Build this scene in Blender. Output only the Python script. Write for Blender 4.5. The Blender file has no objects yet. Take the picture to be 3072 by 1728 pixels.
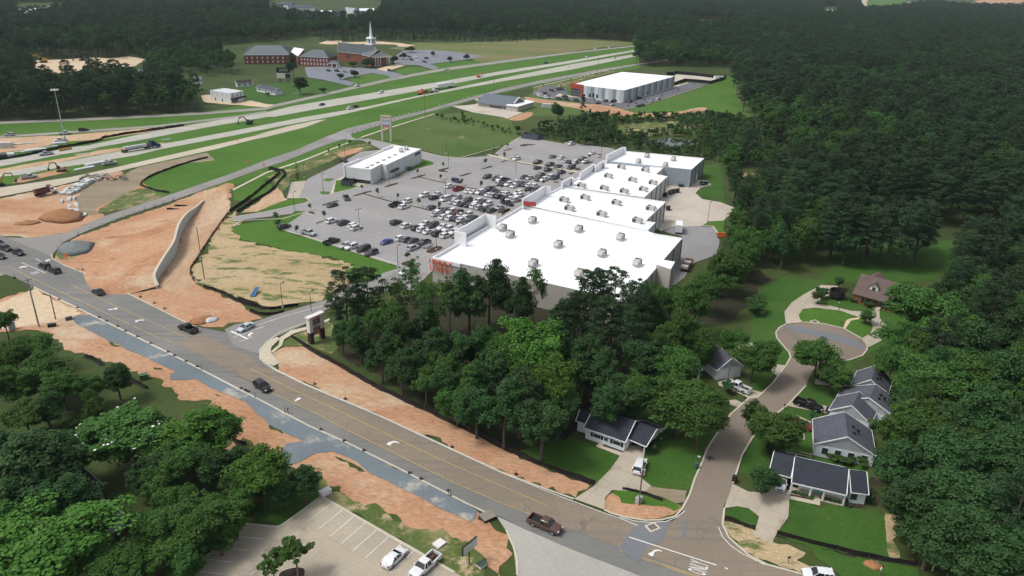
import bpy, math, random
import numpy as np
from mathutils import Vector, Matrix
from mathutils.geometry import tessellate_polygon
R = math.radians
rng = random.Random(7)
nrg = np.random.default_rng(7)
scene = bpy.context.scene
COL = scene.collection
# camera
FPX, PITCH, ROLL, CAMH = 2250.0, R(23.33), R(-1.5), 88.8     # focal length and size of the photograph: 3072 x 1728
PW, PH = 3072.0, 1728.0
_r0, _d0, _f0 = Vector((1, 0, 0)), Vector((0, -math.sin(PITCH), -math.cos(PITCH))), Vector((0, math.cos(PITCH), -math.sin(PITCH)))
CR = math.cos(ROLL) * _r0 + math.sin(ROLL) * _d0
CD = -math.sin(ROLL) * _r0 + math.cos(ROLL) * _d0
CAM = Vector((0, 0, CAMH))
cd = bpy.data.cameras.new('camera')
cam = bpy.data.objects.new('camera', cd); COL.objects.link(cam)
cd.sensor_width = 36.0; cd.lens = 36.0 * FPX / PW
cd.clip_start = 1.0; cd.clip_end = 20000
m3 = Matrix((CR, -CD, -_f0)).transposed()
cam.matrix_world = Matrix.Translation(CAM) @ m3.to_4x4()
scene.camera = cam
# world, sun, exposure
SUN_EL, SUN_AZ = R(58), R(-100)     # azimuth measured from +Y towards +X
w = bpy.data.worlds.new('World'); scene.world = w; w.use_nodes = True
nt = w.node_tree; nt.nodes.clear()
sky = nt.nodes.new('ShaderNodeTexSky'); sky.sky_type = 'NISHITA'; sky.sun_disc = False
sky.sun_elevation = SUN_EL; sky.sun_rotation = SUN_AZ; sky.altitude = 100; sky.air_density = 1.0; sky.dust_density = 4.0; sky.ozone_density = 1.0
hsv = nt.nodes.new('ShaderNodeHueSaturation'); hsv.inputs['Saturation'].default_value = 0.35
bg = nt.nodes.new('ShaderNodeBackground'); bg.inputs['Strength'].default_value = 0.13
wo = nt.nodes.new('ShaderNodeOutputWorld')
nt.links.new(sky.outputs[0], hsv.inputs['Color']); nt.links.new(hsv.outputs[0], bg.inputs[0]); nt.links.new(bg.outputs[0], wo.inputs[0])
ld = bpy.data.lights.new('sun', 'SUN'); ld.energy = 1.4; ld.angle = R(14); ld.color = (1.0, 0.96, 0.9)
sun = bpy.data.objects.new('sun', ld); COL.objects.link(sun)
sd = Vector((math.cos(SUN_EL) * math.sin(SUN_AZ), math.cos(SUN_EL) * math.cos(SUN_AZ), math.sin(SUN_EL)))
sun.rotation_euler = sd.to_track_quat('Z', 'Y').to_euler(); sun.location = (0, 0, 300)
vs = scene.view_settings
scene.display_settings.display_device = 'sRGB'
vs.view_transform = 'Standard'; vs.look = 'None'; vs.exposure = 0.35; vs.gamma = 1.0; vs.use_curve_mapping = False
hz = bpy.data.materials.new('haze_air'); hz.use_nodes = True; hn = hz.node_tree; hn.nodes.clear(); ho = hn.nodes.new('ShaderNodeOutputMaterial'); hv = hn.nodes.new('ShaderNodeVolumePrincipled')
hv.inputs['Color'].default_value = (.72, .84, .95, 1); hv.inputs['Density'].default_value = .00006; hv.inputs['Anisotropy'].default_value = .2; hn.links.new(hv.outputs[0], ho.inputs['Volume'])
hm = bpy.data.meshes.new('haze'); hm.from_pydata([(x, y, z) for z in (-1.0, 93.0) for x, y in ((-6000, -500), (6000, -500), (6000, 9500), (-6000, 9500))], [], [(3, 2, 1, 0), (4, 5, 6, 7), (0, 1, 5, 4), (1, 2, 6, 5), (2, 3, 7, 6), (3, 0, 4, 7)])
hm.materials.append(hz); hob = bpy.data.objects.new('haze', hm); COL.objects.link(hob); hob['kind'] = 'stuff'
scene.render.engine = 'CYCLES'
cy = scene.cycles
cy.max_bounces = 5; cy.diffuse_bounces = 3; cy.glossy_bounces = 2; cy.transmission_bounces = 2; cy.transparent_max_bounces = 4
cy.volume_bounces = 0; cy.caustics_reflective = False; cy.caustics_refractive = False
cy.use_denoising = True
try: cy.denoiser = 'OPENIMAGEDENOISE'
except Exception: pass
cy.use_adaptive_sampling = False
# picture to ground
KEYS = {'F': (0, 0, 0.838542), 'S': (0, 0, 1.0)}
for _i, _oy in enumerate((0, 400, 800, 1278)):
 for _j, _ox in enumerate((0, 700, 1500, 2272)):
  KEYS['ABCD'[_i] + str(_j)] = (_ox, _oy, 3.22)
KEYS.update({'H1': (1680, 1200, 6.039), 'H2': (2000, 980, 6.039), 'H3': (2300, 1060, 5.574), 'H4': (2280, 1300, 6.039), 'H5': (2460, 790, 6.586),
    'H6': (140, 1320, 4.829), 'S1': (1420, 260, 12.075), 'W1': (1600, 200, 4.293), 'L1': (0, 400, 8.587), 'L2': (80, 480, 7.247),
    'T1': (340, 400, 14.31), 'T2': (1220, 210, 14.31), 'AP': (820, 0, 6.779), 'R1': (1320, 640, 8.587), 'R2': (1900, 640, 6.038),
    'R3': (1660, 420, 6.038), 'Z1': (840, 600, 7.156), 'Z2': (1140, 600, 7.156), 'Z3': (1000, 440, 7.156), 'Z4': (1260, 500, 8.523),
    'Z5': (1460, 410, 7.156), 'Z6': (860, 420, 5.855), 'N1': (880, 900, 10.35), 'CH': (980, 50, 9.058), 'CW': (720, 100, 9.2), 'WH': (600, 240, 16.1)})
def pix(key, x, y):
 o = KEYS[key]
 return o[0] + x / o[2], o[1] + y / o[2]
def unproj(x, y, z=0.0):
 d = CR * ((x - PW / 2) / FPX) + CD * ((y - PH / 2) / FPX) + _f0
 t = (z - CAMH) / d.z if d.z < -0.012 else (z - CAMH) / -0.012
 p = CAM + d * t
 return Vector((p.x, p.y, z))
def at(key, x, y, z=0.0):
 return unproj(*pix(key, x, y), z)
def G(key, *a, z=0.0):
 """points of the place from numbers read off the photograph (string arguments switch the crop they were read in)"""
 out = []; i = 0; a = list(a)
 while i < len(a):
  if isinstance(a[i], str): key = a[i]; i += 1; continue
  out.append(at(key, a[i], a[i + 1], z)); i += 2
 return out
def hgt(p, key, x, y):
 """height of the point standing over p that is seen at row y"""
 Y = (pix(key, x, y)[1] - PH / 2) / FPX
 q = Vector((p.x, p.y, 0)) - CAM
 return (Y * q.dot(_f0) - q.dot(CD)) / (CD.z - Y * _f0.z)
def dist(p): return math.hypot(p.x, p.y)
# meshes
class MB:
 def __init__(s): s.v = []; s.f = []; s.m = []
 def add(s, vs_, fs, mi=0):
  o = len(s.v); s.v += [tuple(v) for v in vs_]; s.f += [tuple(i + o for i in f) for f in fs]; s.m += [mi] * len(fs)
 def quad(s, a, b, c, d, mi=0): s.add([a, b, c, d], [(0, 1, 2, 3)], mi)
 def box(s, c, size, rz=0.0, mi=0, taper=1.0, rot=None):
  x, y, z = size[0] / 2, size[1] / 2, size[2] / 2
  M = rot if rot is not None else Matrix.Rotation(rz, 3, 'Z')
  c = Vector(c); vv = []
  for sz in (-1, 1):
   t = taper if sz > 0 else 1.0
   for sx, sy in ((-1, -1), (1, -1), (1, 1), (-1, 1)): vv.append(c + M @ Vector((sx * x * t, sy * y * t, sz * z)))
  s.add(vv, [(3, 2, 1, 0), (4, 5, 6, 7), (0, 1, 5, 4), (1, 2, 6, 5), (2, 3, 7, 6), (3, 0, 4, 7)], mi)
 def beam(s, a, b, wd, hh=None, mi=0):
  a, b = Vector(a), Vector(b); d = b - a; L = d.length
  if L < 1e-6: return
  M = d.to_track_quat('X', 'Z').to_matrix()
  s.box((a + b) / 2, (L, wd, hh or wd), mi=mi, rot=M)
 def cyl(s, a, b, r0, r1=None, n=8, mi=0, caps=True):
  a, b = Vector(a), Vector(b); r1 = r0 if r1 is None else r1
  M = (b - a).to_track_quat('Z', 'Y').to_matrix(); vv = []
  for p, r in ((a, r0), (b, r1)):
   for i in range(n):
    t = 2 * math.pi * i / n; vv.append(p + M @ Vector((r * math.cos(t), r * math.sin(t), 0)))
  fs = [(i, (i + 1) % n, n + (i + 1) % n, n + i) for i in range(n)]
  if caps: fs += [tuple(range(n - 1, -1, -1)), tuple(range(n, 2 * n))]
  s.add(vv, fs, mi)
 def tube(s, pts, rs, n=6, mi=0):
  for i in range(len(pts) - 1): s.cyl(pts[i], pts[i + 1], rs[i], rs[i + 1], n, mi, caps=(i == len(pts) - 2))
 def prism(s, poly, z0, z1, mi=0, top_mi=None, top=True, bottom=False):
  n = len(poly); P = [Vector((p[0], p[1], 0)) for p in poly]
  if sum(P[i].x * P[(i + 1) % n].y - P[(i + 1) % n].x * P[i].y for i in range(n)) < 0: P.reverse()
  lo = [(p.x, p.y, z0) for p in P]; hi = [(p.x, p.y, z1) for p in P]
  s.add(lo + hi, [(i, (i + 1) % n, n + (i + 1) % n, n + i) for i in range(n)], mi)
  tris = tessellate_polygon([P])
  if top: s.add(hi, [t if _up(hi, t) else t[::-1] for t in tris], mi if top_mi is None else top_mi)
  if bottom: s.add(lo, [t[::-1] if _up(lo, t) else t for t in tris], mi)
 def loft(s, rings, mi=0, caps=True):
  n = len(rings[0]); vv = [p for r in rings for p in r]; fs = []
  for k in range(len(rings) - 1):
   for i in range(n):
    j = (i + 1) % n; fs.append((k * n + i, k * n + j, (k + 1) * n + j, (k + 1) * n + i))
  if caps: fs += [tuple(range(n - 1, -1, -1)), tuple(range((len(rings) - 1) * n, len(rings) * n))]
  s.add(vv, fs, mi)
 def mesh(s, name, mats, origin=None, smooth=False):
  me = bpy.data.meshes.new(name)
  o = origin or Vector((0, 0, 0))
  me.from_pydata([(x - o[0], y - o[1], z - o[2]) for x, y, z in s.v], [], s.f)
  for m in (mats if isinstance(mats, (list, tuple)) else [mats]): me.materials.append(m)
  if any(s.m): me.polygons.foreach_set('material_index', s.m)
  if smooth: me.polygons.foreach_set('use_smooth', [True] * len(s.f))
  me.update(); return me
def _up(v, t):
 a, b, c = v[t[0]], v[t[1]], v[t[2]]
 return (b[0] - a[0]) * (c[1] - a[1]) - (c[0] - a[0]) * (b[1] - a[1]) > 0
def link(name, me, parent=None):
 o = bpy.data.objects.new(name, me); COL.objects.link(o)
 if parent is not None: o.parent = parent
 return o
def tag(o, label, cat, group=None):
 o['label'] = label; o['category'] = cat
 if group: o['group'] = group
 return o
def thing(name, label, cat, loc, rz=0.0, group=None):
 o = bpy.data.objects.new(name, None); COL.objects.link(o); o.empty_display_size = 0.5
 o.location = loc; o.rotation_euler = (0, 0, rz)
 return tag(o, label, cat, group)
def part(name, mb, mat, parent, label=None, world=False, smooth=False):
 """world=True: the vertices are in world space and the parent stands unrotated at its base"""
 root = parent
 while root.parent is not None: root = root.parent
 o = link(name, mb.mesh(name, mat, root.location if world else None, smooth), parent)
 if label: o['label'] = label
 return o
def solo(name, mb, mat, label, cat, group=None, loc=None, rz=0.0, smooth=False, world=True):
 o = link(name, mb.mesh(name, mat, loc if (loc is not None and world) else None, smooth))
 if loc is not None: o.location = loc
 o.rotation_euler = (0, 0, rz)
 return tag(o, label, cat, group)
def struct(name, mb, mat, kind='structure', smooth=False, parent=None):
 o = link(name, mb.mesh(name, mat, None, smooth), parent); o['kind'] = kind
 return o
def copy_tree(o, parent=None):
 c = o.copy(); COL.objects.link(c)
 if parent is not None: c.parent = parent
 for ch in o.children: copy_tree(ch, c)
 return c
def densify(P, step, closed=True):
 out = []; n = len(P)
 for i in range(n if closed else n - 1):
  a, b = P[i], P[(i + 1) % n]; k = max(1, int((b - a).length / step))
  out += [a.lerp(b, j / k) for j in range(k)]
 if not closed: out.append(P[-1])
 return out
def smooth_line(P, closed=True, it=2):
 for _ in range(it):
  Q = []; n = len(P)
  if not closed: Q.append(P[0])
  for i in range(n if closed else n - 1):
   a, b = P[i], P[(i + 1) % n]; Q += [a.lerp(b, .25), a.lerp(b, .75)]
  if not closed: Q.append(P[-1])
  P = Q
 return P
def jitter(P, amp, closed=True):
 """an uneven edge: random walk noise at two lengths"""
 n = len(P); out = []
 a1 = nrg.normal(size=n); a1 = (a1 + np.roll(a1, 1) + np.roll(a1, 2) + np.roll(a1, 3)) / 2.0
 a2 = nrg.normal(size=n) * .5
 for i in range(n):
  t = P[(i + 1) % n] - P[i - 1]; nn = Vector((-t.y, t.x, 0))
  if nn.length > 1e-6: nn.normalize()
  out.append(P[i] + nn * float(a1[i] + a2[i]) * amp)
 return out
_zc = [0]
def sheet(name, P, mat, z, rough=0.0, curve=0, parent=None, kind='structure', thick=0.0):
 _zc[0] += 1; z += _zc[0] * 0.0004
 P = [Vector((p.x, p.y, 0)) for p in P]
 if curve: P = smooth_line(P, True, curve)
 if rough:
  d = sum(dist(p) for p in P) / len(P); P = jitter(densify(P, max(1.2, d / 160)), rough)
 mb = MB()
 if thick: mb.prism(P, z - thick, z)
 else:
  tr = tessellate_polygon([P]); V = [(p.x, p.y, z) for p in P]
  mb.add(V, [t if _up(V, t) else t[::-1] for t in tr])
 o = link(name, mb.mesh(name, mat), parent)
 if kind: o['kind'] = kind
 return o
def offset_line(P, wd):
 out = []; n = len(P)
 for i in range(n):
  t = P[min(i + 1, n - 1)] - P[max(i - 1, 0)]; nn = Vector((-t.y, t.x, 0)); nn.normalize(); out.append(P[i] + nn * wd)
 return out
def strip(mb, P, wd, z, mi=0):
 a, b = offset_line(P, wd / 2), offset_line(P, -wd / 2)
 for i in range(len(P) - 1):
  mb.quad((b[i].x, b[i].y, z), (b[i + 1].x, b[i + 1].y, z), (a[i + 1].x, a[i + 1].y, z), (a[i].x, a[i].y, z), mi)
def kerbline(mb, P, wd=0.3, h=0.13, z=0.0, mi=0):
 a, b = offset_line(P, wd / 2), offset_line(P, -wd / 2)
 for i in range(len(P) - 1):
  q = [b[i], b[i + 1], a[i + 1], a[i]]
  mb.add([(p.x, p.y, z) for p in q] + [(p.x, p.y, z + h) for p in q], [(4, 5, 6, 7), (0, 1, 5, 4), (2, 3, 7, 6)], mi)
def dashes(mb, P, wd, z, on, off, mi=0):
 L = 0.0; P = densify(P, 0.5, False); seg = []
 for i in range(len(P) - 1):
  L += (P[i + 1] - P[i]).length
  if (L % (on + off)) < on: seg.append(P[i])
  else:
   if len(seg) > 1: strip(mb, [seg[0], seg[-1]], wd, z, mi)
   seg = []
 if len(seg) > 1: strip(mb, [seg[0], seg[-1]], wd, z, mi)
# materials
def newmat(name):
 m = bpy.data.materials.new(name); m.use_nodes = True; n = m.node_tree
 b = n.nodes['Principled BSDF']; return m, n, b
def lin(c): return (c[0], c[1], c[2], 1.0)
def _noise(n, scale, detail, vec, rough=0.6):
 t = n.nodes.new('ShaderNodeTexNoise'); t.inputs['Scale'].default_value = scale; t.inputs['Detail'].default_value = detail
 t.inputs['Roughness'].default_value = rough; n.links.new(vec, t.inputs['Vector']); return t.outputs[0]
def _ramp(n, fac, stops):
 r = n.nodes.new('ShaderNodeValToRGB'); e = r.color_ramp.elements
 while len(e) > len(stops): e.remove(e[-1])
 while len(e) < len(stops): e.new(0.5)
 for i, (p, c) in enumerate(stops): e[i].position = p; e[i].color = lin(c) if len(c) == 3 else c
 n.links.new(fac, r.inputs[0]); return r.outputs[0]
def _mix(n, fac, a, b, mode='MIX'):
 x = n.nodes.new('ShaderNodeMix'); x.data_type = 'RGBA'; x.blend_type = mode; x.clamp_factor = True
 if isinstance(fac, (int, float)): x.inputs[0].default_value = fac
 else: n.links.new(fac, x.inputs[0])
 for k, s in ((6, a), (7, b)):
  if isinstance(s, tuple): x.inputs[k].default_value = lin(s)
  else: n.links.new(s, x.inputs[k])
 return x.outputs[2]
def _step(n, v, lo, hi):
 r = n.nodes.new('ShaderNodeMapRange'); r.interpolation_type = 'SMOOTHSTEP'
 r.inputs[1].default_value = lo; r.inputs[2].default_value = hi; n.links.new(v, r.inputs[0]); return r.outputs[0]
def _pos(n, rot=0.0, sc=(1, 1, 1), obj=False):
 if obj: v = n.nodes.new('ShaderNodeTexCoord').outputs['Object']
 else: v = n.nodes.new('ShaderNodeNewGeometry').outputs['Position']
 mp = n.nodes.new('ShaderNodeMapping'); mp.inputs['Rotation'].default_value = (0, 0, rot); mp.inputs['Scale'].default_value = sc
 n.links.new(v, mp.inputs[0]); return mp.outputs[0]
def _bump(n, b, h, strength, distance=0.1):
 u = n.nodes.new('ShaderNodeBump'); u.inputs['Strength'].default_value = strength; u.inputs['Distance'].default_value = distance
 n.links.new(h, u.inputs['Height']); n.links.new(u.outputs[0], b.inputs['Normal'])
def ground_mat(name, cols, big=0.03, fine=0.9, patch=None, patch2=None, rough=0.95, bump=0.4, rot=0.0, sc=(1, 1, 1), fineamt=0.5):
 """cols: three tones blended by broad noise; patch: (colour, scale, lo, hi) laid over where noise passes a threshold"""
 m, n, b = newmat(name); v = _pos(n, rot, sc)
 a = _ramp(n, _noise(n, big, 5, v), [(0.3, cols[0]), (0.5, cols[1]), (0.7, cols[2])])
 f = _noise(n, fine, 8, v, 0.75)
 tone = _ramp(n, f, [(0.25, (0.45,) * 3), (0.5, (0.95,) * 3), (0.75, (1.5,) * 3)])
 c = _mix(n, fineamt, a, _mix(n, 1.0, a, tone, 'MULTIPLY'))
 for p in (patch, patch2):
  if p:
   pf = _step(n, _noise(n, p[1], 7, v, 0.7), p[2], p[3])
   pc = _mix(n, 0.6, p[0], _mix(n, 1.0, p[0], tone, 'MULTIPLY'))
   c = _mix(n, pf, c, pc)
 n.links.new(c, b.inputs['Base Color']); b.inputs['Roughness'].default_value = rough
 b.inputs['Specular IOR Level'].default_value = 0.2
 if bump: _bump(n, b, f, bump, 0.15)
 return m
def paved_mat(name, col, var=0.25, stain=None, joints=None, cracks=None, rot=0.0, rough=0.85, fine=3.0, streak=None):
 m, n, b = newmat(name); v = _pos(n, rot)
 br = _noise(n, 0.05, 6, v, 0.6)
 c = _ramp(n, br, [(0.25, tuple(x * (1 - var) for x in col)), (0.5, col), (0.75, tuple(x * (1 + var) for x in col))])
 f = _noise(n, fine, 6, v, 0.8)
 c = _mix(n, 0.5, c, _mix(n, 1.0, c, _ramp(n, f, [(0.3, (0.7,) * 3), (0.7, (1.3,) * 3)]), 'MULTIPLY'))
 if stain: c = _mix(n, _step(n, _noise(n, stain[1], 6, v, 0.65), stain[2], stain[3]), c, stain[0])
 if streak:   # wear along the direction of travel
  vv = _pos(n, streak[1], (0.02, 0.9, 1)); c = _mix(n, _step(n, _noise(n, 1.0, 4, vv), 0.48, 0.66), c, streak[0])
 if joints:
  t = n.nodes.new('ShaderNodeTexBrick'); t.offset = 0.0
  for k, val in (('Scale', 1.0), ('Mortar Size', joints[1]), ('Brick Width', joints[0]), ('Row Height', joints[0]), ('Bias', 0.0)): t.inputs[k].default_value = val
  t.inputs['Color1'].default_value = (1, 1, 1, 1); t.inputs['Color2'].default_value = (0.86, 0.86, 0.86, 1); t.inputs['Mortar'].default_value = (0.55, 0.53, 0.5, 1)
  n.links.new(v, t.inputs[0]); c = _mix(n, joints[2], c, _mix(n, 1.0, c, t.outputs[0], 'MULTIPLY'))
 if cracks:
  t = n.nodes.new('ShaderNodeTexVoronoi'); t.feature = 'DISTANCE_TO_EDGE'; t.inputs['Scale'].default_value = cracks[0]
  wv = n.nodes.new('ShaderNodeVectorMath'); wv.operation = 'ADD'; n.links.new(v, wv.inputs[0])
  nz = n.nodes.new('ShaderNodeTexNoise'); nz.inputs['Scale'].default_value = 0.6; n.links.new(v, nz.inputs[0]); n.links.new(nz.outputs[1], wv.inputs[1])
  n.links.new(wv.outputs[0], t.inputs[0])
  k = _step(n, t.outputs[0], cracks[1], cracks[1] * 2.2); inv = n.nodes.new('ShaderNodeMath'); inv.operation = 'SUBTRACT'; inv.inputs[0].default_value = 1.0; n.links.new(k, inv.inputs[1])
  sel = n.nodes.new('ShaderNodeMath'); sel.operation = 'MULTIPLY'; n.links.new(inv.outputs[0], sel.inputs[0]); n.links.new(_step(n, _noise(n, 0.12, 3, v), 0.35, 0.6), sel.inputs[1])
  c = _mix(n, sel.outputs[0], c, cracks[2])
 n.links.new(c, b.inputs['Base Color']); b.inputs['Roughness'].default_value = rough; b.inputs['Specular IOR Level'].default_value = 0.25
 return m
def plain(name, col, rough=0.6, metal=0.0, var=0.12, scale=1.5, spec=0.4, streak=False):
 m, n, b = newmat(name); v = _pos(n, 0, (1, 1, 0.25) if streak else (1, 1, 1), obj=True)
 c = _ramp(n, _noise(n, scale, 5, v), [(0.3, tuple(x * (1 - var) for x in col)), (0.7, tuple(min(1, x * (1 + var)) for x in col))])
 n.links.new(c, b.inputs['Base Color']); b.inputs['Roughness'].default_value = rough; b.inputs['Metallic'].default_value = metal
 b.inputs['Specular IOR Level'].default_value = spec
 return m
def object_col(name, rough=0.3, spec=0.5, coat=0.3, dirt=0.12):
 """the colour each object carries"""
 m, n, b = newmat(name); oi = n.nodes.new('ShaderNodeObjectInfo'); v = _pos(n, 0, obj=True)
 c = _mix(n, 1.0, oi.outputs['Color'], _ramp(n, _noise(n, 2.5, 4, v), [(0.3, (1 - dirt,) * 3), (0.7, (1.0,) * 3)]), 'MULTIPLY')
 n.links.new(c, b.inputs['Base Color']); b.inputs['Roughness'].default_value = rough; b.inputs['Specular IOR Level'].default_value = spec
 b.inputs['Coat Weight'].default_value = coat; b.inputs['Coat Roughness'].default_value = 0.08
 return m
def shingle(name, col, rough=0.9):
 m, n, b = newmat(name); v = _pos(n, 0, obj=True)
 f = _noise(n, 5.0, 6, v, 0.8); g = _noise(n, 0.5, 3, v)
 wv = n.nodes.new('ShaderNodeTexWave'); wv.bands_direction = 'Z'; wv.inputs['Scale'].default_value = 1.6; wv.inputs['Distortion'].default_value = 0.6; n.links.new(v, wv.inputs[0])
 c = _ramp(n, f, [(0.3, tuple(x * 0.6 for x in col)), (0.7, tuple(x * 1.5 for x in col))])
 c = _mix(n, 0.45, c, _mix(n, 1.0, c, _ramp(n, wv.outputs[1], [(0.0, (0.6,) * 3), (0.5, (1.1,) * 3)]), 'MULTIPLY'))
 c = _mix(n, 0.6, c, _mix(n, 1.0, c, _ramp(n, g, [(0.3, (0.75,) * 3), (0.7, (1.2,) * 3)]), 'MULTIPLY'))
 n.links.new(c, b.inputs['Base Color']); b.inputs['Roughness'].default_value = rough; b.inputs['Specular IOR Level'].default_value = 0.2
 return m
def leaf_mat(name, dark, mid, light, hue=0.02):
 m, n, b = newmat(name)
 at_ = n.nodes.new('ShaderNodeAttribute'); at_.attribute_name = 'tone'
 oi = n.nodes.new('ShaderNodeObjectInfo')
 mx = n.nodes.new('ShaderNodeMath'); mx.operation = 'MULTIPLY_ADD'; n.links.new(oi.outputs['Random'], mx.inputs[0]); mx.inputs[1].default_value = 0.42
 hf = n.nodes.new('ShaderNodeMath'); hf.operation = 'MULTIPLY_ADD'; n.links.new(at_.outputs['Fac'], hf.inputs[0]); hf.inputs[1].default_value = 0.6; hf.inputs[2].default_value = -0.02
 n.links.new(hf.outputs[0], mx.inputs[2])
 c = _ramp(n, mx.outputs[0], [(0.08, dark), (0.48, mid), (0.95, light)])
 tint = n.nodes.new('ShaderNodeHueSaturation'); hh = n.nodes.new('ShaderNodeMapRange'); n.links.new(oi.outputs['Random'], hh.inputs[0])
 hh.inputs[3].default_value = 0.5 - hue; hh.inputs[4].default_value = 0.5 + hue
 n.links.new(hh.outputs[0], tint.inputs['Hue']); n.links.new(c, tint.inputs['Color'])
 mul = _mix(n, 1.0, tint.outputs[0], oi.outputs['Color'], 'MULTIPLY')
 n.links.new(mul, b.inputs['Base Color']); b.inputs['Roughness'].default_value = 0.75; b.inputs['Specular IOR Level'].default_value = 0.15
 tr = n.nodes.new('ShaderNodeBsdfTranslucent'); n.links.new(mul, tr.inputs[0])
 ms = n.nodes.new('ShaderNodeMixShader'); ms.inputs[0].default_value = 0.2
 out = n.nodes['Material Output']; n.links.new(b.outputs[0], ms.inputs[1]); n.links.new(tr.outputs[0], ms.inputs[2]); n.links.new(ms.outputs[0], out.inputs[0])
 return m
def glassy(name, col, rough=0.06):
 m, n, b = newmat(name); b.inputs['Base Color'].default_value = lin(col); b.inputs['Roughness'].default_value = rough; b.inputs['Specular IOR Level'].default_value = 0.7
 return m
M = {}
M['earth'] = ground_mat('earth_and_grass', [(.035, .05, .016), (.05, .075, .02), (.07, .09, .03)], 0.02, 0.5)
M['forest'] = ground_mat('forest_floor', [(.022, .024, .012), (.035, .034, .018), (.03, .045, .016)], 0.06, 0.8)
M['grass'] = ground_mat('bright_grass', [(.05, .125, .014), (.065, .15, .02), (.085, .155, .028)], 0.03, 1.2, patch=((.11, .15, .045), 0.035, .58, .72), fineamt=.6)
M['lawn'] = ground_mat('mown_lawn', [(.035, .09, .014), (.045, .108, .017), (.06, .115, .024)], 0.08, 1.6, patch=((.11, .115, .045), 0.09, .6, .74), fineamt=.6)
M['meadow'] = ground_mat('dry_meadow', [(.1, .14, .04), (.15, .16, .06), (.2, .17, .08)], 0.012, 0.4, sc=(.4, 1.6, 1))
M['field'] = ground_mat('rough_field', [(.055, .105, .022), (.075, .125, .03), (.1, .135, .045)], 0.03, 0.9, patch=((.42, .33, .2), 0.045, .62, .7))
M['straw'] = ground_mat('straw_mulched_soil', [(.36, .27, .15), (.43, .33, .19), (.48, .38, .24)], 0.05, 1.8, patch=((.1, .14, .04), 0.16, .5, .62), patch2=((.45, .26, .15), 0.05, .58, .7), fineamt=.9, rot=.5, sc=(.6, 1.4, 1))
M['weeds'] = ground_mat('weedy_soil', [(.07, .11, .025), (.1, .135, .04), (.3, .25, .13)], 0.12, 1.4, patch=((.4, .31, .19), 0.2, .53, .64), fineamt=.9)
M['dirt'] = ground_mat('orange_dirt', [(.36, .185, .1), (.44, .25, .145), (.48, .3, .185)], 0.05, 1.1, patch=((.5, .38, .26), 0.045, .5, .66), patch2=((.3, .135, .07), 0.085, .57, .72), fineamt=.8, rot=.6, sc=(.7, 1.3, 1))
M['dirt2'] = ground_mat('graded_dirt', [(.4, .25, .15), (.48, .33, .21), (.52, .39, .27)], 0.05, 0.6, patch=((.36, .19, .1), 0.06, .6, .75), fineamt=.6, rot=-.55, sc=(1.8, .35, 1))
M['sand'] = ground_mat('pale_sand', [(.5, .38, .25), (.58, .46, .32), (.55, .42, .28)], 0.05, 0.7)
M['clay'] = ground_mat('scraped_grey_soil', [(.21, .17, .115), (.25, .205, .14), (.3, .25, .175)], 0.05, 0.8, rot=.7, sc=(.4, 2.2, 1))
M['mulch'] = plain('dark_mulch', (.05, .033, .026), 1.0, var=.4, scale=3)
M['freeway'] = paved_mat('freeway_concrete', (.42, .41, .35), .12, rot=.3, streak=((.3, .3, .27), -.42))
M['ramp'] = paved_mat('ramp_concrete', (.46, .41, .32), .12)
M['frontage'] = paved_mat('frontage_asphalt', (.27, .26, .23), .15)
M['service'] = paved_mat('service_asphalt', (.235, .225, .215), .15, stain=((.3, .26, .2), .06, .55, .75))
M['road'] = paved_mat('newer_asphalt', (.18, .18, .17), .18, stain=((.215, .205, .185), .05, .5, .7), streak=((.15, .15, .145), .55))
M['brownroad'] = paved_mat('old_brown_asphalt', (.23, .19, .145), .15, cracks=(.22, .006, (.15, .125, .1)), streak=((.19, .165, .13), .55))
M['street'] = paved_mat('street_asphalt', (.215, .178, .14), .14, stain=((.16, .14, .12), .07, .56, .72))
M['patchroad'] = paved_mat('patched_asphalt', (.165, .175, .19), .12)
M['base'] = paved_mat('blue_grey_base_course', (.15, .18, .2), .2, stain=((.36, .35, .31), .09, .56, .66), fine=2)
M['lot'] = paved_mat('parking_lot_asphalt', (.285, .275, .275), .12, stain=((.33, .3, .27), .03, .55, .75))
M['concrete'] = paved_mat('driveway_concrete', (.43, .38, .3), .14, stain=((.32, .27, .2), .12, .55, .7), joints=(4.5, .05, .6), rot=.55)
M['lowlot'] = paved_mat('worn_concrete_lot', (.4, .35, .27), .2, stain=((.24, .215, .175), .08, .52, .68), joints=(5.5, .05, .4), rot=.58)
M['greyconc'] = paved_mat('grey_concrete', (.38, .37, .33), .14, joints=(6, .05, .35), rot=-.45, stain=((.31, .3, .28), .1, .5, .72))
M['docks'] = paved_mat('loading_yard_concrete', (.5, .45, .38), .12, joints=(6, .06, .45), rot=.6, stain=((.4, .36, .3), .08, .5, .7))
M['backlot'] = paved_mat('rear_asphalt', (.24, .235, .235), .15, stain=((.18, .18, .18), .08, .58, .7))
M['bluelot'] = paved_mat('church_asphalt', (.19, .2, .23), .12)
M['darklot'] = paved_mat('new_dark_asphalt', (.13, .13, .15), .12)
M['walk'] = paved_mat('sidewalk_concrete', (.52, .47, .36), .1, joints=(1.6, .03, .4))
M['kerb'] = paved_mat('kerb_concrete', (.5, .46, .37), .15)
M['white_line'] = paved_mat('white_paint', (.72, .72, .7), .1, stain=((.4, .39, .37), .5, .6, .72))
M['faint_line'] = paved_mat('worn_white_paint', (.5, .49, .47), .12, stain=((.32, .31, .31), .4, .55, .7))
M['yellow_line'] = paved_mat('yellow_paint', (.5, .36, .11), .15, stain=((.26, .22, .15), .35, .5, .68))
M['water'] = glassy('pond_water', (.03, .04, .025), 0.05)
M['white'] = plain('white_painted_metal', (.75, .76, .77), .5, var=.05)
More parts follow.
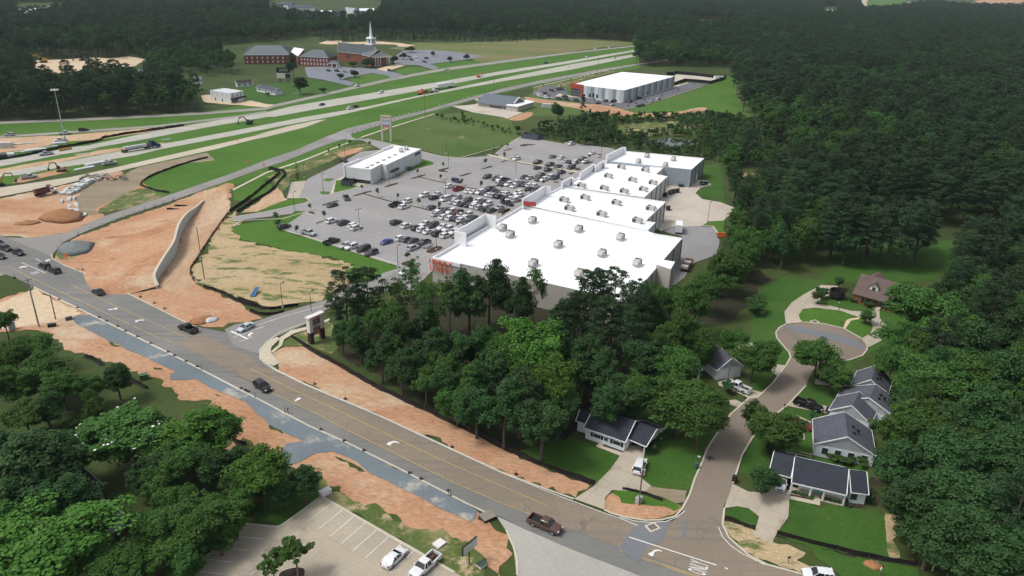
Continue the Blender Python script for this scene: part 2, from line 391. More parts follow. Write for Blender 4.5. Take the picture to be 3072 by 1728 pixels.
M['roofwhite'] = plain('white_roof_membrane', (.84, .85, .87), .7, var=.05, scale=.12)
M['lap'] = plain('white_lap_siding', (.68, .72, .74), .6, var=.05)
M['tan'] = plain('tan_block_wall', (.42, .4, .36), .85, var=.06, scale=.4)
M['greywall'] = plain('grey_metal_wall', (.3, .34, .38), .6, var=.06, streak=True)
M['palewall'] = plain('pale_panel_wall', (.58, .6, .6), .7, var=.05, scale=.3)
M['brick'] = plain('red_brick', (.21, .075, .05), .9, var=.25, scale=3)
M['log'] = plain('log_wall', (.2, .085, .035), .85, var=.3, scale=2)
M['glass'] = glassy('dark_window_glass', (.03, .04, .045))
M['black'] = plain('black_plastic', (.018, .018, .02), .6)
M['silt'] = plain('black_silt_fabric', (.014, .011, .01), .9, var=.5, scale=.8)
M['steel'] = plain('galvanised_steel', (.42, .43, .43), .5, .3)
M['darkpole'] = plain('bronze_pole', (.06, .05, .045), .5)
M['wood'] = plain('weathered_wood', (.16, .12, .09), .9, var=.3, scale=4, streak=True)
M['greywood'] = plain('grey_pole_wood', (.3, .27, .23), .9, var=.25, scale=4, streak=True)
M['slate'] = shingle('dark_slate_shingles', (.035, .04, .052))
M['greyshingle'] = shingle('grey_shingles', (.085, .09, .11))
M['churchroof'] = shingle('church_shingles', (.13, .15, .16))
M['brownroof'] = shingle('brown_shingles', (.13, .095, .085))
M['taupe'] = shingle('taupe_shingles', (.085, .075, .07))
M['bark'] = plain('bark', (.09, .07, .055), 1.0, var=.4, scale=3, streak=True)
M['paleb'] = plain('pale_bark', (.22, .19, .16), 1.0, var=.3, scale=3, streak=True)
M['paint'] = object_col('vehicle_paint')
M['matte'] = object_col('painted_matte', .7, .3, 0, .2)
M['carglass'] = glassy('vehicle_glass', (.012, .015, .018), .04)
M['tyre'] = plain('tyre_rubber', (.02, .02, .02), .9)
M['rim'] = plain('wheel_rim', (.35, .35, .36), .35, .6)
M['lamp'] = glassy('clear_lamp', (.6, .62, .62), .15)
M['tail'] = glassy('red_lamp', (.3, .01, .01), .15)
M['hvac'] = plain('rooftop_unit_metal', (.47, .45, .42), .6, var=.1)
M['hvacdark'] = plain('unit_coil', (.06, .06, .06), .7)
M['leafA'] = leaf_mat('broadleaf_foliage', (.028, .07, .016), (.055, .128, .026), (.1, .185, .042))
M['leafB'] = leaf_mat('dark_broadleaf_foliage', (.022, .058, .019), (.038, .09, .028), (.065, .13, .04))
M['needle'] = leaf_mat('pine_foliage', (.022, .046, .022), (.04, .078, .033), (.065, .115, .046))
M['blossom'] = plain('white_blossom', (.75, .76, .68), .8)
M['orange'] = plain('safety_orange', (.75, .12, .03), .6)
M['bluepipe'] = plain('blue_pipe', (.08, .2, .38), .5)
M['concpiece'] = plain('precast_concrete', (.5, .52, .52), .8, var=.12)
M['signwhite'] = plain('white_sign_face', (.68, .66, .64), .5, var=.03)
M['signred'] = plain('red_sign_face', (.33, .03, .035), .5, var=.05)
M['signdark'] = plain('dark_sign_face', (.05, .02, .03), .5)
M['signblue'] = plain('blue_sign_face', (.16, .27, .48), .5)
M['signorange'] = plain('orange_sign_face', (.5, .13, .05), .5)
M['letter'] = plain('orange_red_letters', (.72, .09, .03), .5, var=.05)
M['purple'] = plain('purple_letters', (.1, .06, .14), .6)
M['green'] = plain('utility_green', (.05, .11, .06), .6)
# THE GROUND
mb = MB(); mb.quad((-5000, -400, 0), (5000, -400, 0), (5000, 9000, 0), (-5000, 9000, 0)); struct('ground', mb, M['earth'])
sheet('freeway_verge', G('S', -60, 372, 310, 355, 600, 340, 850, 292, 1010, 250, 1180, 238, 1500, 180, 1918, 135, 1918, 205, 1600, 258, 1420, 300, 1270, 352, 1120, 400, 1000, 455, 860, 500, 700, 560, 500, 590, 420, 575, 400, 540, 470, 490, 300, 500, 0, 560, -60, 560), M['grass'], .02, .5)
sheet('church_lawn', G('A1', 720, 760, 1140, 820, 1000, 880, 760, 950, 640, 960, 400, 1010, 100, 1000, 0, 900, 60, 830, 500, 800), M['lawn'], .02, .4)
sheet('church_front_lawn', G('A1', 1090, 760, 1370, 705, 1580, 740, 1500, 770, 1280, 805, 1180, 800), M['grass'], .03, .2, 1)
sheet('church_front_lawn', G('A1', 1540, 690, 1650, 650, 1800, 645, 1930, 680, 1800, 715, 1620, 715), M['grass'], .03, .2, 1)
sheet('church_front_lawn', G('A1', 1900, 625, 2250, 580, 2440, 590, 2350, 620, 2030, 665), M['grass'], .03, .2)
sheet('meadow', G('A1', 1500, 470, 1760, 410, 2100, 420, 2576, 398, 'A2', 350, 375, 850, 385, 1340, 415, 1340, 432, 1000, 455, 700, 500, 200, 570, 0, 590, 'A1', 2400, 610, 2300, 560, 2160, 540), M['meadow'], .03, .8)
sheet('church_backland_dirt', G('A1', 830, 420, 900, 395, 1050, 392, 1050, 410, 1400, 400, 1600, 415, 1760, 440, 1700, 452, 1600, 450, 1560, 430, 1300, 425, 900, 428), M['sand'], .03, .5)
sheet('cleared_dirt', G('A0', 120, 680, 300, 590, 480, 580, 700, 570, 900, 555, 1060, 560, 1250, 545, 1400, 575, 1300, 640, 1000, 660, 700, 690, 430, 720, 330, 900, 390, 950, 290, 900, 260, 760, 170, 720), M['sand'], .03, .6)
sheet('gravel_yard', G('WH', 0, 760, 300, 720, 500, 720, 560, 900, 1500, 1100, 2576, 1000, 2576, 1180, 1700, 1200, 700, 1130, 200, 1070), M['sand'], .04, .3)
sheet('gravel_yard', G('A1', 0, 985, 150, 970, 330, 1005, 430, 1010, 330, 1040, 120, 1020, 0, 1010), M['sand'], .05, .3)
sheet('pole_sign_field', G('A1', 1190, 1340, 1430, 1260, 1950, 1105, 2050, 1115, 2576, 1230, 'S', 1560, 408, 1545, 425, 'B1', 2576, 120, 2180, 235, 2000, 210, 1810, 160, 1560, 110, 1260, 60), M['field'], .04, .3)
sheet('meadow_behind_shop', G('S', 1300, 345, 1420, 335, 1500, 350, 1800, 345, 1840, 362, 2140, 330, 2225, 350, 2290, 350, 2240, 235, 2215, 222, 2120, 240, 2000, 225, 1900, 232, 1640, 258, 1500, 330, 1560, 400, 1520, 400, 1300, 350), M['field'], .03, .4)
sheet('warehouse_slope', G('A2', 2290, 700, 2180, 760, 1900, 880, 1600, 970, 1350, 1050, 1250, 1050, 1500, 1085, 1750, 1120, 2000, 1060, 2350, 1120, 2260, 900), M['grass'], .05, .5)
sheet('dirt_track', G('A2', 200, 930, 420, 960, 620, 985, 780, 1000, 1000, 1010, 1200, 1060, 1330, 1105, 1500, 1090, 1700, 1085, 1920, 1037, 1990, 1040, 2010, 1060, 1800, 1110, 1500, 1130, 1200, 1125, 1000, 1105, 850, 1070, 600, 1020, 300, 985), M['dirt'], .07, .4, 1)
sheet('scrub_soil', G('A2', 1100, 1210, 1400, 1180, 1700, 1160, 2000, 1210, 2160, 1290, 2100, 1320, 1800, 1300, 1400, 1320, 1130, 1300), M['weeds'], .05, .8, 1)
sheet('sand_bank', G('B2', 2280, 360, 2400, 380, 2560, 420, 2576, 500, 2400, 700, 2300, 560), M['straw'], .05, .6, 1)
sheet('pond', G('A2', 1380, 1385, 1470, 1352, 1650, 1335, 1880, 1360, 1910, 1385, 1800, 1412, 1600, 1420, 1450, 1410), M['water'], .08, .2, 1)
sheet('pond', G('B3', 50, 690, 80, 640, 170, 590, 240, 605, 210, 670, 120, 705), M['water'], .08, .1, 1)
sheet('pond', G('B3', 620, 1010, 800, 940, 1130, 940, 1330, 990, 1300, 1050, 1100, 1090, 850, 1090), M['water'], .06, .1, 1)
sheet('orange_dirt_field', G('B0', -60, 640, 560, 520, 900, 440, 1150, 360, 1350, 480, 1500, 560, 1250, 640, 940, 760, 1000, 800, 640, 960, 300, 1012, -60, 980), M['dirt'], .05, .6)
sheet('scraped_slope', G('B0', 900, 470, 1150, 430, 1330, 330, 2000, 190, 2080, 260, 1800, 290, 1600, 350, 1430, 430, 1350, 490, 1250, 560, 1050, 660, 930, 740, 960, 780, 850, 790, 760, 720, 745, 640, 770, 560), M['clay'], .07, .4)
sheet('pale_dirt_patch', G('B0', 1000, 700, 1250, 560, 1400, 520, 1550, 590, 1640, 590, 1500, 640, 1200, 740, 950, 780, 930, 740), M['weeds'], .09, .4, 1)
sheet('freeway_dirt', G('L1', -100, 130, 600, 100, 1100, 60, 1600, 60, 2576, -20, 'A0', 1600, 1225, 1650, 1240, 'L1', 2576, 160, 1900, 200, 1400, 280, 900, 400, 300, 480, -100, 520), M['dirt2'], .05, .4)
sheet('freeway_dirt', G('L1', -100, 950, 900, 760, 1900, 600, 2576, 440, 'T1', 2300, 380, 2000, 470, 'L1', 2576, 540, 1500, 760, 500, 960, -100, 1030), M['dirt2'], .05, .3)
sheet('freeway_dirt', G('L1', 300, 1290, 500, 1150, 1000, 1050, 1400, 960, 1750, 900, 1700, 1000, 1000, 1180, 500, 1290), M['dirt'], .07, .3)
sheet('orange_dirt_field', G('B0', 520, 1180, 620, 1100, 760, 1000, 1300, 800, 1740, 640, 2190, 480, 2240, 530, 2200, 760, 2110, 900, 1900, 1220, 1820, 1340, 'C0', 1880, 150, 1970, 200, 2150, 250, 2360, 370, 2430, 430, 2500, 500, 2100, 600, 1850, 570, 1500, 400, 1000, 140, 660, 0), M['dirt'], .05, .6)
sheet('graded_dirt_track', G('B0', 1960, 560, 2190, 500, 2200, 760, 2100, 900, 1900, 1220, 1820, 1340, 'C0', 1880, 150, 1700, 260, 1530, 210, 'B0', 1600, 1330, 1740, 1100, 1760, 960, 1900, 760), M['dirt2'], .08, .5)
sheet('weeds_at_signpost', G('B0', 560, 1110, 640, 1070, 720, 1060, 830, 1100, 800, 1160, 700, 1200, 600, 1230, 545, 1200), M['weeds'], .08, .3, 1)
sheet('straw_field', G('B0', 1830, 1345, 1960, 1150, 2110, 920, 2210, 800, 2300, 740, 'B1', 60, 860, 0, 960, 200, 1080, 700, 1160, 1100, 1250, 1240, 1330, 1200, 1430, 'C1', 1100, 180, 860, 330, 640, 370, 460, 400, 330, 420, 180, 360, 0, 290, 'C0', 2060, 215, 1890, 160), M['straw'], .07, .8)
sheet('grass_bank', G('B1', 20, 900, 420, 830, 720, 750, 720, 780, 500, 850, 450, 930, 700, 1010, 1200, 1160, 1640, 1285, 1620, 1320, 1500, 1390, 1320, 1449, 1180, 1449, 1080, 1330, 1180, 1280, 900, 1180, 620, 1140, 400, 1090, 100, 1030, 20, 980), M['grass'], .09, .6)
sheet('verge_strip', G('B1', 0, 540, 330, 380, 700, 255, 950, 110, 1060, 85, 1110, 110, 700, 310, 300, 450, 60, 560, 0, 600), M['grass'], .05, .3)
sheet('pad_lot_bank', G('B1', 330, 420, 640, 300, 1060, 130, 1230, 110, 1290, 100, 1380, 140, 1290, 165, 1060, 215, 800, 330, 560, 400, 540, 500, 480, 560, 420, 540), M['weeds'], .06, .3)
sheet('pad_lot_dirt', G('B1', 980, 200, 1180, 140, 1270, 130, 1220, 180, 1090, 220, 1040, 240), M['dirt'], .08, .2, 1)
sheet('grass_plot', G('B1', 0, 560, 230, 460, 330, 470, 400, 540, 300, 600, 100, 660, 0, 650), M['grass'], .07, .3, 1)
sheet('bare_soil', G('B1', 60, 770, 300, 620, 430, 520, 520, 640, 500, 690, 250, 760), M['dirt2'], .07, .3)
sheet('grass_plot', G('B1', 380, 700, 520, 640, 700, 625, 735, 645, 700, 680, 500, 730, 250, 780, 200, 770), M['grass'], .12, .2, 1)
sheet('orange_dirt_verge', G('C0', -40, 330, 330, 210, 860, 470, 730, 490, 740, 560, 1050, 730, 1400, 890, 1950, 1150, 2576, 1420, 'D1', 480, 60, 700, 160, 480, 300, 430, 380, 660, 420, 950, 640, 1300, 800, 1600, 980, 2200, 1150, 2560, 1449, 2576, 1500, 2620, 1300, 2576, 960, 2480, 900, 2300, 930, 1600, 590, 1300, 440, 950, 250, 640, 350, 420, 300, 'D0', 2350, 150, 2180, 300, 2200, 20, 'C0', 1900, 1290, 1500, 1080, 800, 860, 540, 740, 350, 600, -40, 640), M['dirt'], .05, .7)
sheet('orange_dirt_verge', G('C0', 700, 455, 900, 470, 1600, 790, 2576, 1270, 'D1', 740, -20, 1100, 150, 2300, 780, 2400, 860, 2330, 960, 1600, 620, 1000, 290, 640, 380, 420, 330, 480, 100, 'C0', 2576, 1460, 1900, 1160, 1400, 910, 740, 580), M['dirt'], .045, .3)
sheet('pale_dirt_verge', G('C0', -40, 370, 330, 220, 800, 460, 560, 520, 380, 560, 200, 580, -40, 620), M['sand'], .06, .5)
sheet('weedy_verge', G('D1', 780, 440, 1000, 640, 1400, 800, 1600, 960, 2000, 1020, 2300, 1200, 2400, 1449, 2140, 1449, 1600, 1110, 860, 680, 760, 620), M['weeds'], .08, .6)
sheet('lowlot_lawn', G('D1', 100, 950, 280, 800, 560, 620, 780, 600, 860, 680, 430, 970), M['lawn'], .08, .3)
sheet('back_garden', G('D0', -60, 250, 400, 40, 700, 60, 760, 180, 500, 320, 200, 300, -60, 360), M['lawn'], .04, .5)
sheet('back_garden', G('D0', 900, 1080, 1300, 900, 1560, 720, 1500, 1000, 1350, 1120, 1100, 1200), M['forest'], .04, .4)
sheet('orange_dirt_verge', G('C1', 370, 830, 500, 770, 700, 790, 900, 900, 1250, 1110, 1600, 1290, 2000, 1470, 'D2', 0, 215, 420, 400, 700, 505, 890, 580, 730, 690, 600, 660, 0, 430, 'C1', 1400, 1440, 700, 1140, 450, 1000, 440, 930), M['dirt'], .05, .5)
sheet('verge_by_sign', G('C1', 490, 760, 560, 680, 700, 580, 860, 520, 960, 560, 1000, 780, 950, 850, 800, 800, 640, 760), M['weeds'], .07, .3)
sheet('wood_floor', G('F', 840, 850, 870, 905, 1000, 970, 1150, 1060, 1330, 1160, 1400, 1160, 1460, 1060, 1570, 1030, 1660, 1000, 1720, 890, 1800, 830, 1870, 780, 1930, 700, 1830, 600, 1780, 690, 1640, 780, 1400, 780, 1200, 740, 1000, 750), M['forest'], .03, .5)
sheet('front_lawn', G('D2', 180, 250, 400, 200, 700, 100, 940, 210, 1170, 300, 1050, 440, 920, 560, 700, 480, 420, 380), M['lawn'], .07, .4)
sheet('front_lawn', G('D2', 1380, 270, 1500, 150, 1900, 120, 2140, -10, 1960, 330, 1880, 500, 1830, 620, 1600, 620, 1450, 580, 1370, 500), M['lawn'], .07, .3)
sheet('corner_verge', G('D2', 1020, 830, 1010, 700, 1080, 640, 1180, 615, 1400, 660, 1700, 760, 1740, 790, 1690, 850, 1600, 890, 1400, 905, 1200, 890), M['dirt'], .09, .2, 1)
sheet('corner_grass', G('D2', 1080, 640, 1180, 615, 1400, 660, 1580, 700, 1740, 780, 1700, 830, 1640, 790, 1400, 760, 1200, 760, 1130, 680), M['grass'], .11, .2, 1)
sheet('house_lawn', G('D2', 2170, 810, 2290, 780, 2400, 800, 2490, 870, 2480, 950, 2450, 1010, 2300, 950, 2165, 900), M['lawn'], .09, .15, 1)
sheet('kerb_soil', G('D2', 2160, 920, 2300, 960, 2450, 1010, 2420, 1100, 2576, 1180, 'D3', 300, 1180, 480, 1230, 380, 1300, 700, 1449, 430, 1430, 0, 1290, 'D2', 2400, 1250, 2200, 1080, 2150, 980), M['straw'], .08, .4)
sheet('front_lawn', G('D3', 310, 700, 600, 770, 1100, 790, 1330, 900, 1290, 1120, 1350, 1300, 900, 1240, 450, 1130, 185, 1050, 300, 890), M['lawn'], .07, .4)
sheet('verge_grass', G('D3', 460, 1140, 900, 1250, 1350, 1320, 1560, 1370, 1560, 1520, 700, 1520, 800, 1449, 600, 1330), M['lawn'], .06, .4)
sheet('straw_drift', G('D3', 1250, 850, 1390, 890, 1380, 980, 1310, 1060, 1350, 1260, 1290, 1280, 1250, 1200, 1290, 1000), M['straw'], .09, .4)
sheet('dirt_heap_patch', G('D3', 1040, 1310, 1150, 1300, 1190, 1350, 1120, 1380, 1070, 1350), M['sand'], .09, .2, 1)
sheet('house_yards', G('C3', -60, 300, 250, 100, 450, 120, 640, 150, 800, 330, 1400, 430, 1500, 560, 1450, 700, 1200, 800, 900, 930, 820, 1160, 700, 1330, 560, 1449, 'D3', 520, 200, 1100, 400, 1100, 560, 160, 260, 0, 480, 'D2', 2270, 480, 2430, 120, 'C3', 250, 1380, 420, 1230, 500, 1050, 880, 905, 1055, 800, 640, 560, 300, 560, 190, 640, 250, 760, 325, 850, 270, 950, 100, 1150, -60, 1300), M['lawn'], .04, .4)
sheet('back_field', G('B3', 720, 1180, 1000, 1040, 1400, 1050, 1750, 1050, 1990, 1010, 2130, 1100, 2050, 1250, 1900, 1350, 1500, 1449, 900, 1449, 560, 1449, 700, 1300), M['lawn'], .04, .5)
sheet('rear_grass', G('B2', 1950, 330, 2000, 300, 2130, 300, 2150, 420, 2170, 650, 2230, 720, 2100, 660, 1960, 620, 1880, 580, 1910, 540, 2030, 500, 1960, 450), M['lawn'], .06, .2)
sheet('rear_grass', G('R2', 1230, 220, 1340, 160, 1640, 130, 1640, 390, 1550, 380, 1440, 240), M['grass'], .09, .1)
# ROADS
def roadpoly(name, mat, z, up, lo, **kw): return sheet(name, G(*up) + list(reversed(G(*lo))), mat, z, **kw)
roadpoly('freeway_carriageway', M['freeway'], .1,
 ('L1', -100, 720, 600, 600, 1300, 470, 1900, 360, 2576, 275, 'A0', 830, 1410, 1500, 1268, 2300, 1128, 2576, 1085, 'A1', 600, 1020, 1300, 905, 2000, 790, 2576, 690, 'A2', 600, 600, 1340, 475, 1700, 425),
 ('L1', -100, 880, 900, 690, 1600, 550, 2576, 395, 'A0', 830, 1446, 1400, 1347, 2000, 1232, 2576, 1133, 'A1', 400, 1130, 1000, 1020, 1700, 895, 2576, 722, 'A2', 700, 608, 1340, 492, 1700, 440))
roadpoly('freeway_carriageway', M['freeway'], .1,
 ('L1', -100, 1030, 500, 930, 1300, 800, 1900, 690, 2576, 560, 'T1', 2000, 470, 2576, 385, 'A1', 0, 1265, 700, 1130, 1300, 1030, 1950, 890, 2576, 760, 'A2', 700, 620, 1340, 518, 1700, 462),
 ('L1', -100, 1130, 500, 1080, 1300, 930, 1700, 870, 2576, 730, 'T1', 1000, 950, 2000, 700, 2576, 590, 'A1', 0, 1312, 500, 1212, 1000, 1120, 1800, 937, 2300, 842, 2576, 792, 'A2', 700, 672, 1340, 540, 1700, 482))
roadpoly('ramp', M['ramp'], .12,
 ('L1', -100, 1420, 560, 1330, 'B0', 700, 422, 1200, 312, 2000, 130, 2576, 0, 'A1', 200, 1310, 560, 1215, 800, 1165),
 ('B0', -40, 622, 540, 512, 1300, 332, 2100, 152, 2576, 30, 'A1', 200, 1355, 700, 1230, 900, 1155))
roadpoly('ramp', M['frontage'], .12, ('A0', -40, 1318, 600, 1275, 1500, 1213, 2300, 1118, 2576, 1072), ('A0', -40, 1336, 600, 1297, 1500, 1233, 2300, 1136, 2576, 1090))
roadpoly('frontage_road', M['frontage'], .1,
 ('A0', -40, 1178, 1000, 1135, 2000, 1083, 2576, 1038, 'A1', 400, 1010, 800, 920, 1500, 758, 2000, 664, 2576, 588, 'A2', 700, 503, 1340, 434, 1700, 400),
 ('A0', -40, 1202, 1000, 1160, 2000, 1106, 2576, 1062, 'A1', 400, 1036, 800, 946, 1500, 785, 2000, 690, 2576, 612, 'A2', 700, 516, 1340, 446, 1700, 409))
roadpoly('service_road', M['service'], .1,
 ('B0', -40, 1008, 300, 1012, 640, 962, 1000, 805, 1650, 592, 2200, 402, 2576, 258, 'B1', 600, 165, 880, 42, 'A1', 1100, 1240, 1800, 1080, 2400, 912, 2576, 862, 'A2', 400, 775, 1000, 665, 1310, 619, 1700, 560),
 ('B0', -40, 1400, 480, 1210, 600, 1062, 800, 962, 1150, 822, 1700, 642, 2200, 462, 2576, 328, 'B1', 500, 272, 900, 112, 1060, 60, 'A1', 1140, 1300, 1450, 1200, 1900, 1080, 2400, 940, 2576, 895, 'A2', 400, 805, 1000, 692, 1310, 634, 1700, 575))
UP = ('B0', -60, 960, 430, 1160, 520, 1212, 640, 1282, 800, 1342, 'C0', 960, 118, 1300, 290, 1700, 490, 1900, 585, 2200, 640, 2330, 760, 2576, 900, 'C1', 255, 850, 275, 930, 420, 1012, 700, 1150, 1400, 1449, 'D2', 0, 450, 500, 650, 1000, 840, 1150, 892, 1400, 928, 1700, 920, 1900, 800, 2150, 900, 2220, 1100, 2400, 1250, 2576, 1340, 'D3', 430, 1432, 700, 1540)
LO = ('C0', -60, 40, 150, 112, 330, 202, 750, 402, 1200, 622, 1800, 922, 2300, 1182, 2576, 1322, 'D1', 740, 3, 1080, 152, 1700, 462, 2250, 747, 2430, 832, 'D2', 0, 880, 230, 1000, 700, 1200, 1350, 1449, 1900, 1640)
roadpoly('main_road', M['road'], .1, UP, LO)
sheet('old_asphalt', G('C0', 1720, 750, 1780, 715, 1900, 660, 2100, 720, 2250, 810, 2440, 890, 2576, 990, 'C1', 200, 930, 300, 960, 420, 1030, 700, 1165, 1400, 1465, 'D2', 0, 462, 500, 662, 1000, 852, 1150, 905, 1400, 940, 1700, 935, 1890, 815, 2100, 930, 2230, 1120, 2420, 1265, 2576, 1355, 'D3', 430, 1445, 700, 1555, 'D2', 1960, 1460, 1500, 1290, 1160, 1180, 700, 1010, 300, 862, 0, 748, 'D1', 2100, 540, 1010, 2, 'C1', 850, 1445, 400, 1230, 40, 1050), M['brownroad'], .13, .12)
sheet('road_patch', G('D2', 1330, 945, 1660, 935, 1580, 1070, 1530, 1150, 1450, 1140, 1330, 1330, 1150, 1190), M['patchroad'], .15, .1)
sheet('road_patch', G('D2', 1760, 925, 1800, 920, 1800, 1080, 1755, 1080), M['patchroad'], .15)
sheet('base_course', G('C0', 700, 500, 760, 470, 860, 472, 1100, 585, 1500, 770, 2000, 1018, 2576, 1310, 'D1', 740, 10, 1080, 165, 1700, 475, 2250, 760, 2350, 820, 2350, 880, 2290, 935, 2200, 890, 2000, 800, 1700, 640, 1300, 440, 1150, 330, 960, 248, 800, 262, 640, 350, 540, 382, 420, 300, 500, 170, 700, 145, 480, 55, 350, -10, 'C0', 2360, 1310, 1960, 1140, 1880, 1090, 1760, 1100, 1640, 1100, 1640, 1040, 1700, 1020, 1400, 882, 1050, 722, 740, 555), M['base'], .11, .12)
sheet('side_street', G('D2', -40, 870, 230, 1000, 700, 1202, 1350, 1452, 1900, 1660, 300, 1660, 160, 1449, 130, 1180, 60, 1020), M['greyconc'], .12)
sheet('residential_street', G('D2', 1660, 935, 1752, 850, 1830, 680, 1880, 520, 1955, 350, 2000, 230, 2150, 0, 'C2', 2230, 1432, 2400, 1282, 'C3', 0, 1272, 150, 1132, 280, 962, 325, 882, 310, 832, 240, 752, 190, 690, 182, 640, 215, 595, 290, 562, 450, 545, 640, 560, 830, 605, 1005, 700, 1050, 760, 1055, 805, 1010, 860, 880, 905, 700, 920, 540, 1000, 470, 1150, 290, 1340, 150, 1449, 'D2', 2430, 122, 2330, 290, 2270, 480, 2200, 700, 2150, 800, 2148, 960), M['street'], .14)
sheet('asphalt_patch', G('C3', 250, 590, 330, 570, 700, 640, 960, 715, 1040, 800, 1020, 812, 700, 715, 300, 610), M['patchroad'], .17)
sheet('driveway_loop', G('C3', 275, 558, 260, 440, 330, 350, 450, 270, 620, 180, 780, 190, 740, 270, 640, 300, 560, 360, 700, 380, 900, 430, 1100, 440, 1180, 420, 1180, 500, 1290, 610, 1230, 700, 1100, 770, 1055, 790, 1000, 700, 1090, 650, 1115, 590, 1100, 540, 990, 495, 800, 430, 560, 400, 440, 412, 400, 470, 410, 510, 440, 540), M['concrete'], .12)
sheet('loop_lawn', G('C3', 440, 540, 405, 490, 415, 430, 500, 405, 620, 412, 800, 438, 990, 500, 1095, 545, 1110, 595, 1080, 650, 1000, 695, 830, 602, 640, 555), M['grass'], .1)
sheet('stone_path', G('C3', 825, 600, 860, 520, 890, 508, 1010, 492, 1010, 506, 905, 525, 880, 560, 850, 605), M['sand'], .14)
for a in (G('C2', 2430, 735, 2576, 790, 2576, 830, 2440, 800), G('C3', -250, 770, -60, 740, 100, 790, 60, 830, -100, 830), G('C3', 110, 990, 170, 945, 280, 960, 190, 1060),
   G('H2', 920, 1010, 1080, 960, 1120, 860, 1200, 860, 1210, 1000, 1480, 1130, 1740, 1200, 1560, 1350, 1400, 1260, 1100, 1120, 950, 1080), G('H2', 1130, 1340, 1250, 1330, 1420, 1410, 1460, 1440, 1380, 1500, 1150, 1420),
   G('H3', 330, 880, 500, 750, 900, 870, 1080, 900, 1060, 1010, 900, 1000), G('H3', 500, 1040, 740, 1150, 720, 1250, 620, 1290, 640, 1449, 600, 1449, 620, 1300, 520, 1230), G('H3', 800, 440, 1400, 500, 1400, 560, 1240, 560, 780, 520)):
 sheet('driveway', a, M['concrete'], .1)
sheet('driveway', G('D2', 715, 710, 900, 590, 1060, 430, 1190, 250, 1240, 190, 1400, 200, 1390, 300, 1330, 480, 1460, 585, 1400, 640, 1080, 625, 1015, 700, 1010, 815), M['concrete'], .12)
sheet('gravel_drive', G('D2', 1460, 590, 1600, 610, 1820, 625, 1780, 740, 1700, 750, 1560, 690, 1400, 640), M['clay'], .1, .2)
sheet('driveway', G('D2', 2240, 560, 2400, 640, 2576, 650, 'H4', 210, 960, 560, 1050, 530, 1150, 520, 1430, 'D3', 295, 890, 185, 1040, 140, 1150, 'D2', 2440, 1060, 2480, 960, 2500, 880, 2400, 800, 2290, 780, 2165, 800), M['concrete'], .12)
sheet('porch_walk', G('H4', 540, 1140, 970, 1230, 980, 1140, 1090, 1180, 1085, 1320, 530, 1200), M['walk'], .13)
sheet('front_walk', G('H1', 470, 690, 460, 640, 1180, 900, 1150, 960, 1090, 1020, 650, 850, 720, 770), M['walk'], .11)
sheet('garden_bed', G('H1', 800, 795, 1170, 930, 1140, 965, 770, 840), M['mulch'], .13, .05)
sheet('garden_bed', G('H4', 540, 1060, 970, 1150, 965, 1230, 535, 1140), M['mulch'], .11, .05)
sheet('garden_bed', G('H4', 1100, 1180, 1560, 1270, 1900, 1290, 1900, 1340, 1640, 1370, 1090, 1240), M['mulch'], .11, .1)
sheet('garden_bed', G('H4', -40, 960, 200, 960, 195, 1060, 100, 1080, -40, 1070), M['mulch'], .14, .1, 1)
sheet('parking_lot', G('B1', 450, 930, 540, 865, 480, 830, 700, 765, 0, 850, -20, 810, 300, 760, 720, 665, 735, 640, 700, 625, 515, 632, 560, 480, 700, 465, 720, 440, 1040, 290, 1230, 180, 1430, 160, 1250, 70, 1000, 60, 880, 42, 1060, -20, 1130, 10, 1250, 55, 1560, 112, 1810, 175, 2000, 220, 2190, 240, 'S', 1480, 468, 1515, 438, 1560, 410, 1580, 414, 1690, 432, 1695, 428, 1820, 445, 1900, 460, 1830, 520, 1700, 590, 1580, 650, 1440, 720, 1310, 800, 1240, 872, 1110, 850, 1150, 820, 1205, 803), M['lot'], .11)
sheet('pad_lot_concrete', G('B1', 520, 628, 560, 560, 590, 470, 700, 465, 660, 560, 640, 630), M['concrete'], .13, .2)
sheet('entrance_drive', G('C1', 1140, 150, 1330, 150, 1480, 100, 1640, 20, 1900, 70, 1700, 180, 1400, 260, 1200, 300, 980, 380, 860, 440, 700, 560, 560, 620, 420, 680, 330, 720, 250, 850, 180, 830, 0, 760, 'C0', 2170, 610, 2280, 560, 'C1', 200, 540, 400, 470, 640, 400, 880, 330), M['service'], .13)
sheet('corner_walk', G('C1', 255, 800, 330, 720, 420, 685, 455, 700, 370, 780, 360, 830, 450, 935, 390, 965, 300, 930, 262, 880), M['walk'], .16)
sheet('corner_walk', G('C1', 450, 690, 560, 620, 740, 580, 930, 505, 930, 525, 740, 605, 590, 650, 490, 710, 470, 770, 380, 840, 360, 830, 440, 760), M['walk'], .17)
sheet('rear_yard', G('B2', 1620, 470, 1740, 490, 1860, 490, 1920, 450, 2000, 460, 2040, 500, 1930, 530, 1880, 580, 1950, 640, 2120, 670, 2260, 720, 2230, 780, 2160, 845, 2010, 855, 1950, 900, 1640, 905, 1560, 950, 1400, 850, 1560, 700, 1400, 640, 1500, 600), M['docks'], .1)
sheet('rear_asphalt', G('B2', 1640, 903, 1950, 903, 2060, 905, 2110, 975, 2120, 1060, 2090, 1180, 1860, 1260, 1780, 1400, 1640, 1500, 1480, 1449, 1700, 1250, 1760, 1000, 1580, 950), M['backlot'], .12)
sheet('pad_walk', G('B1', 935, 590, 985, 460, 1060, 420, 1080, 430, 1010, 460, 965, 585), M['walk'], .16)
sheet('pad_walk', G('B1', 1140, 505, 1200, 480, 1340, 460, 1380, 465, 1220, 512), M['walk'], .15)
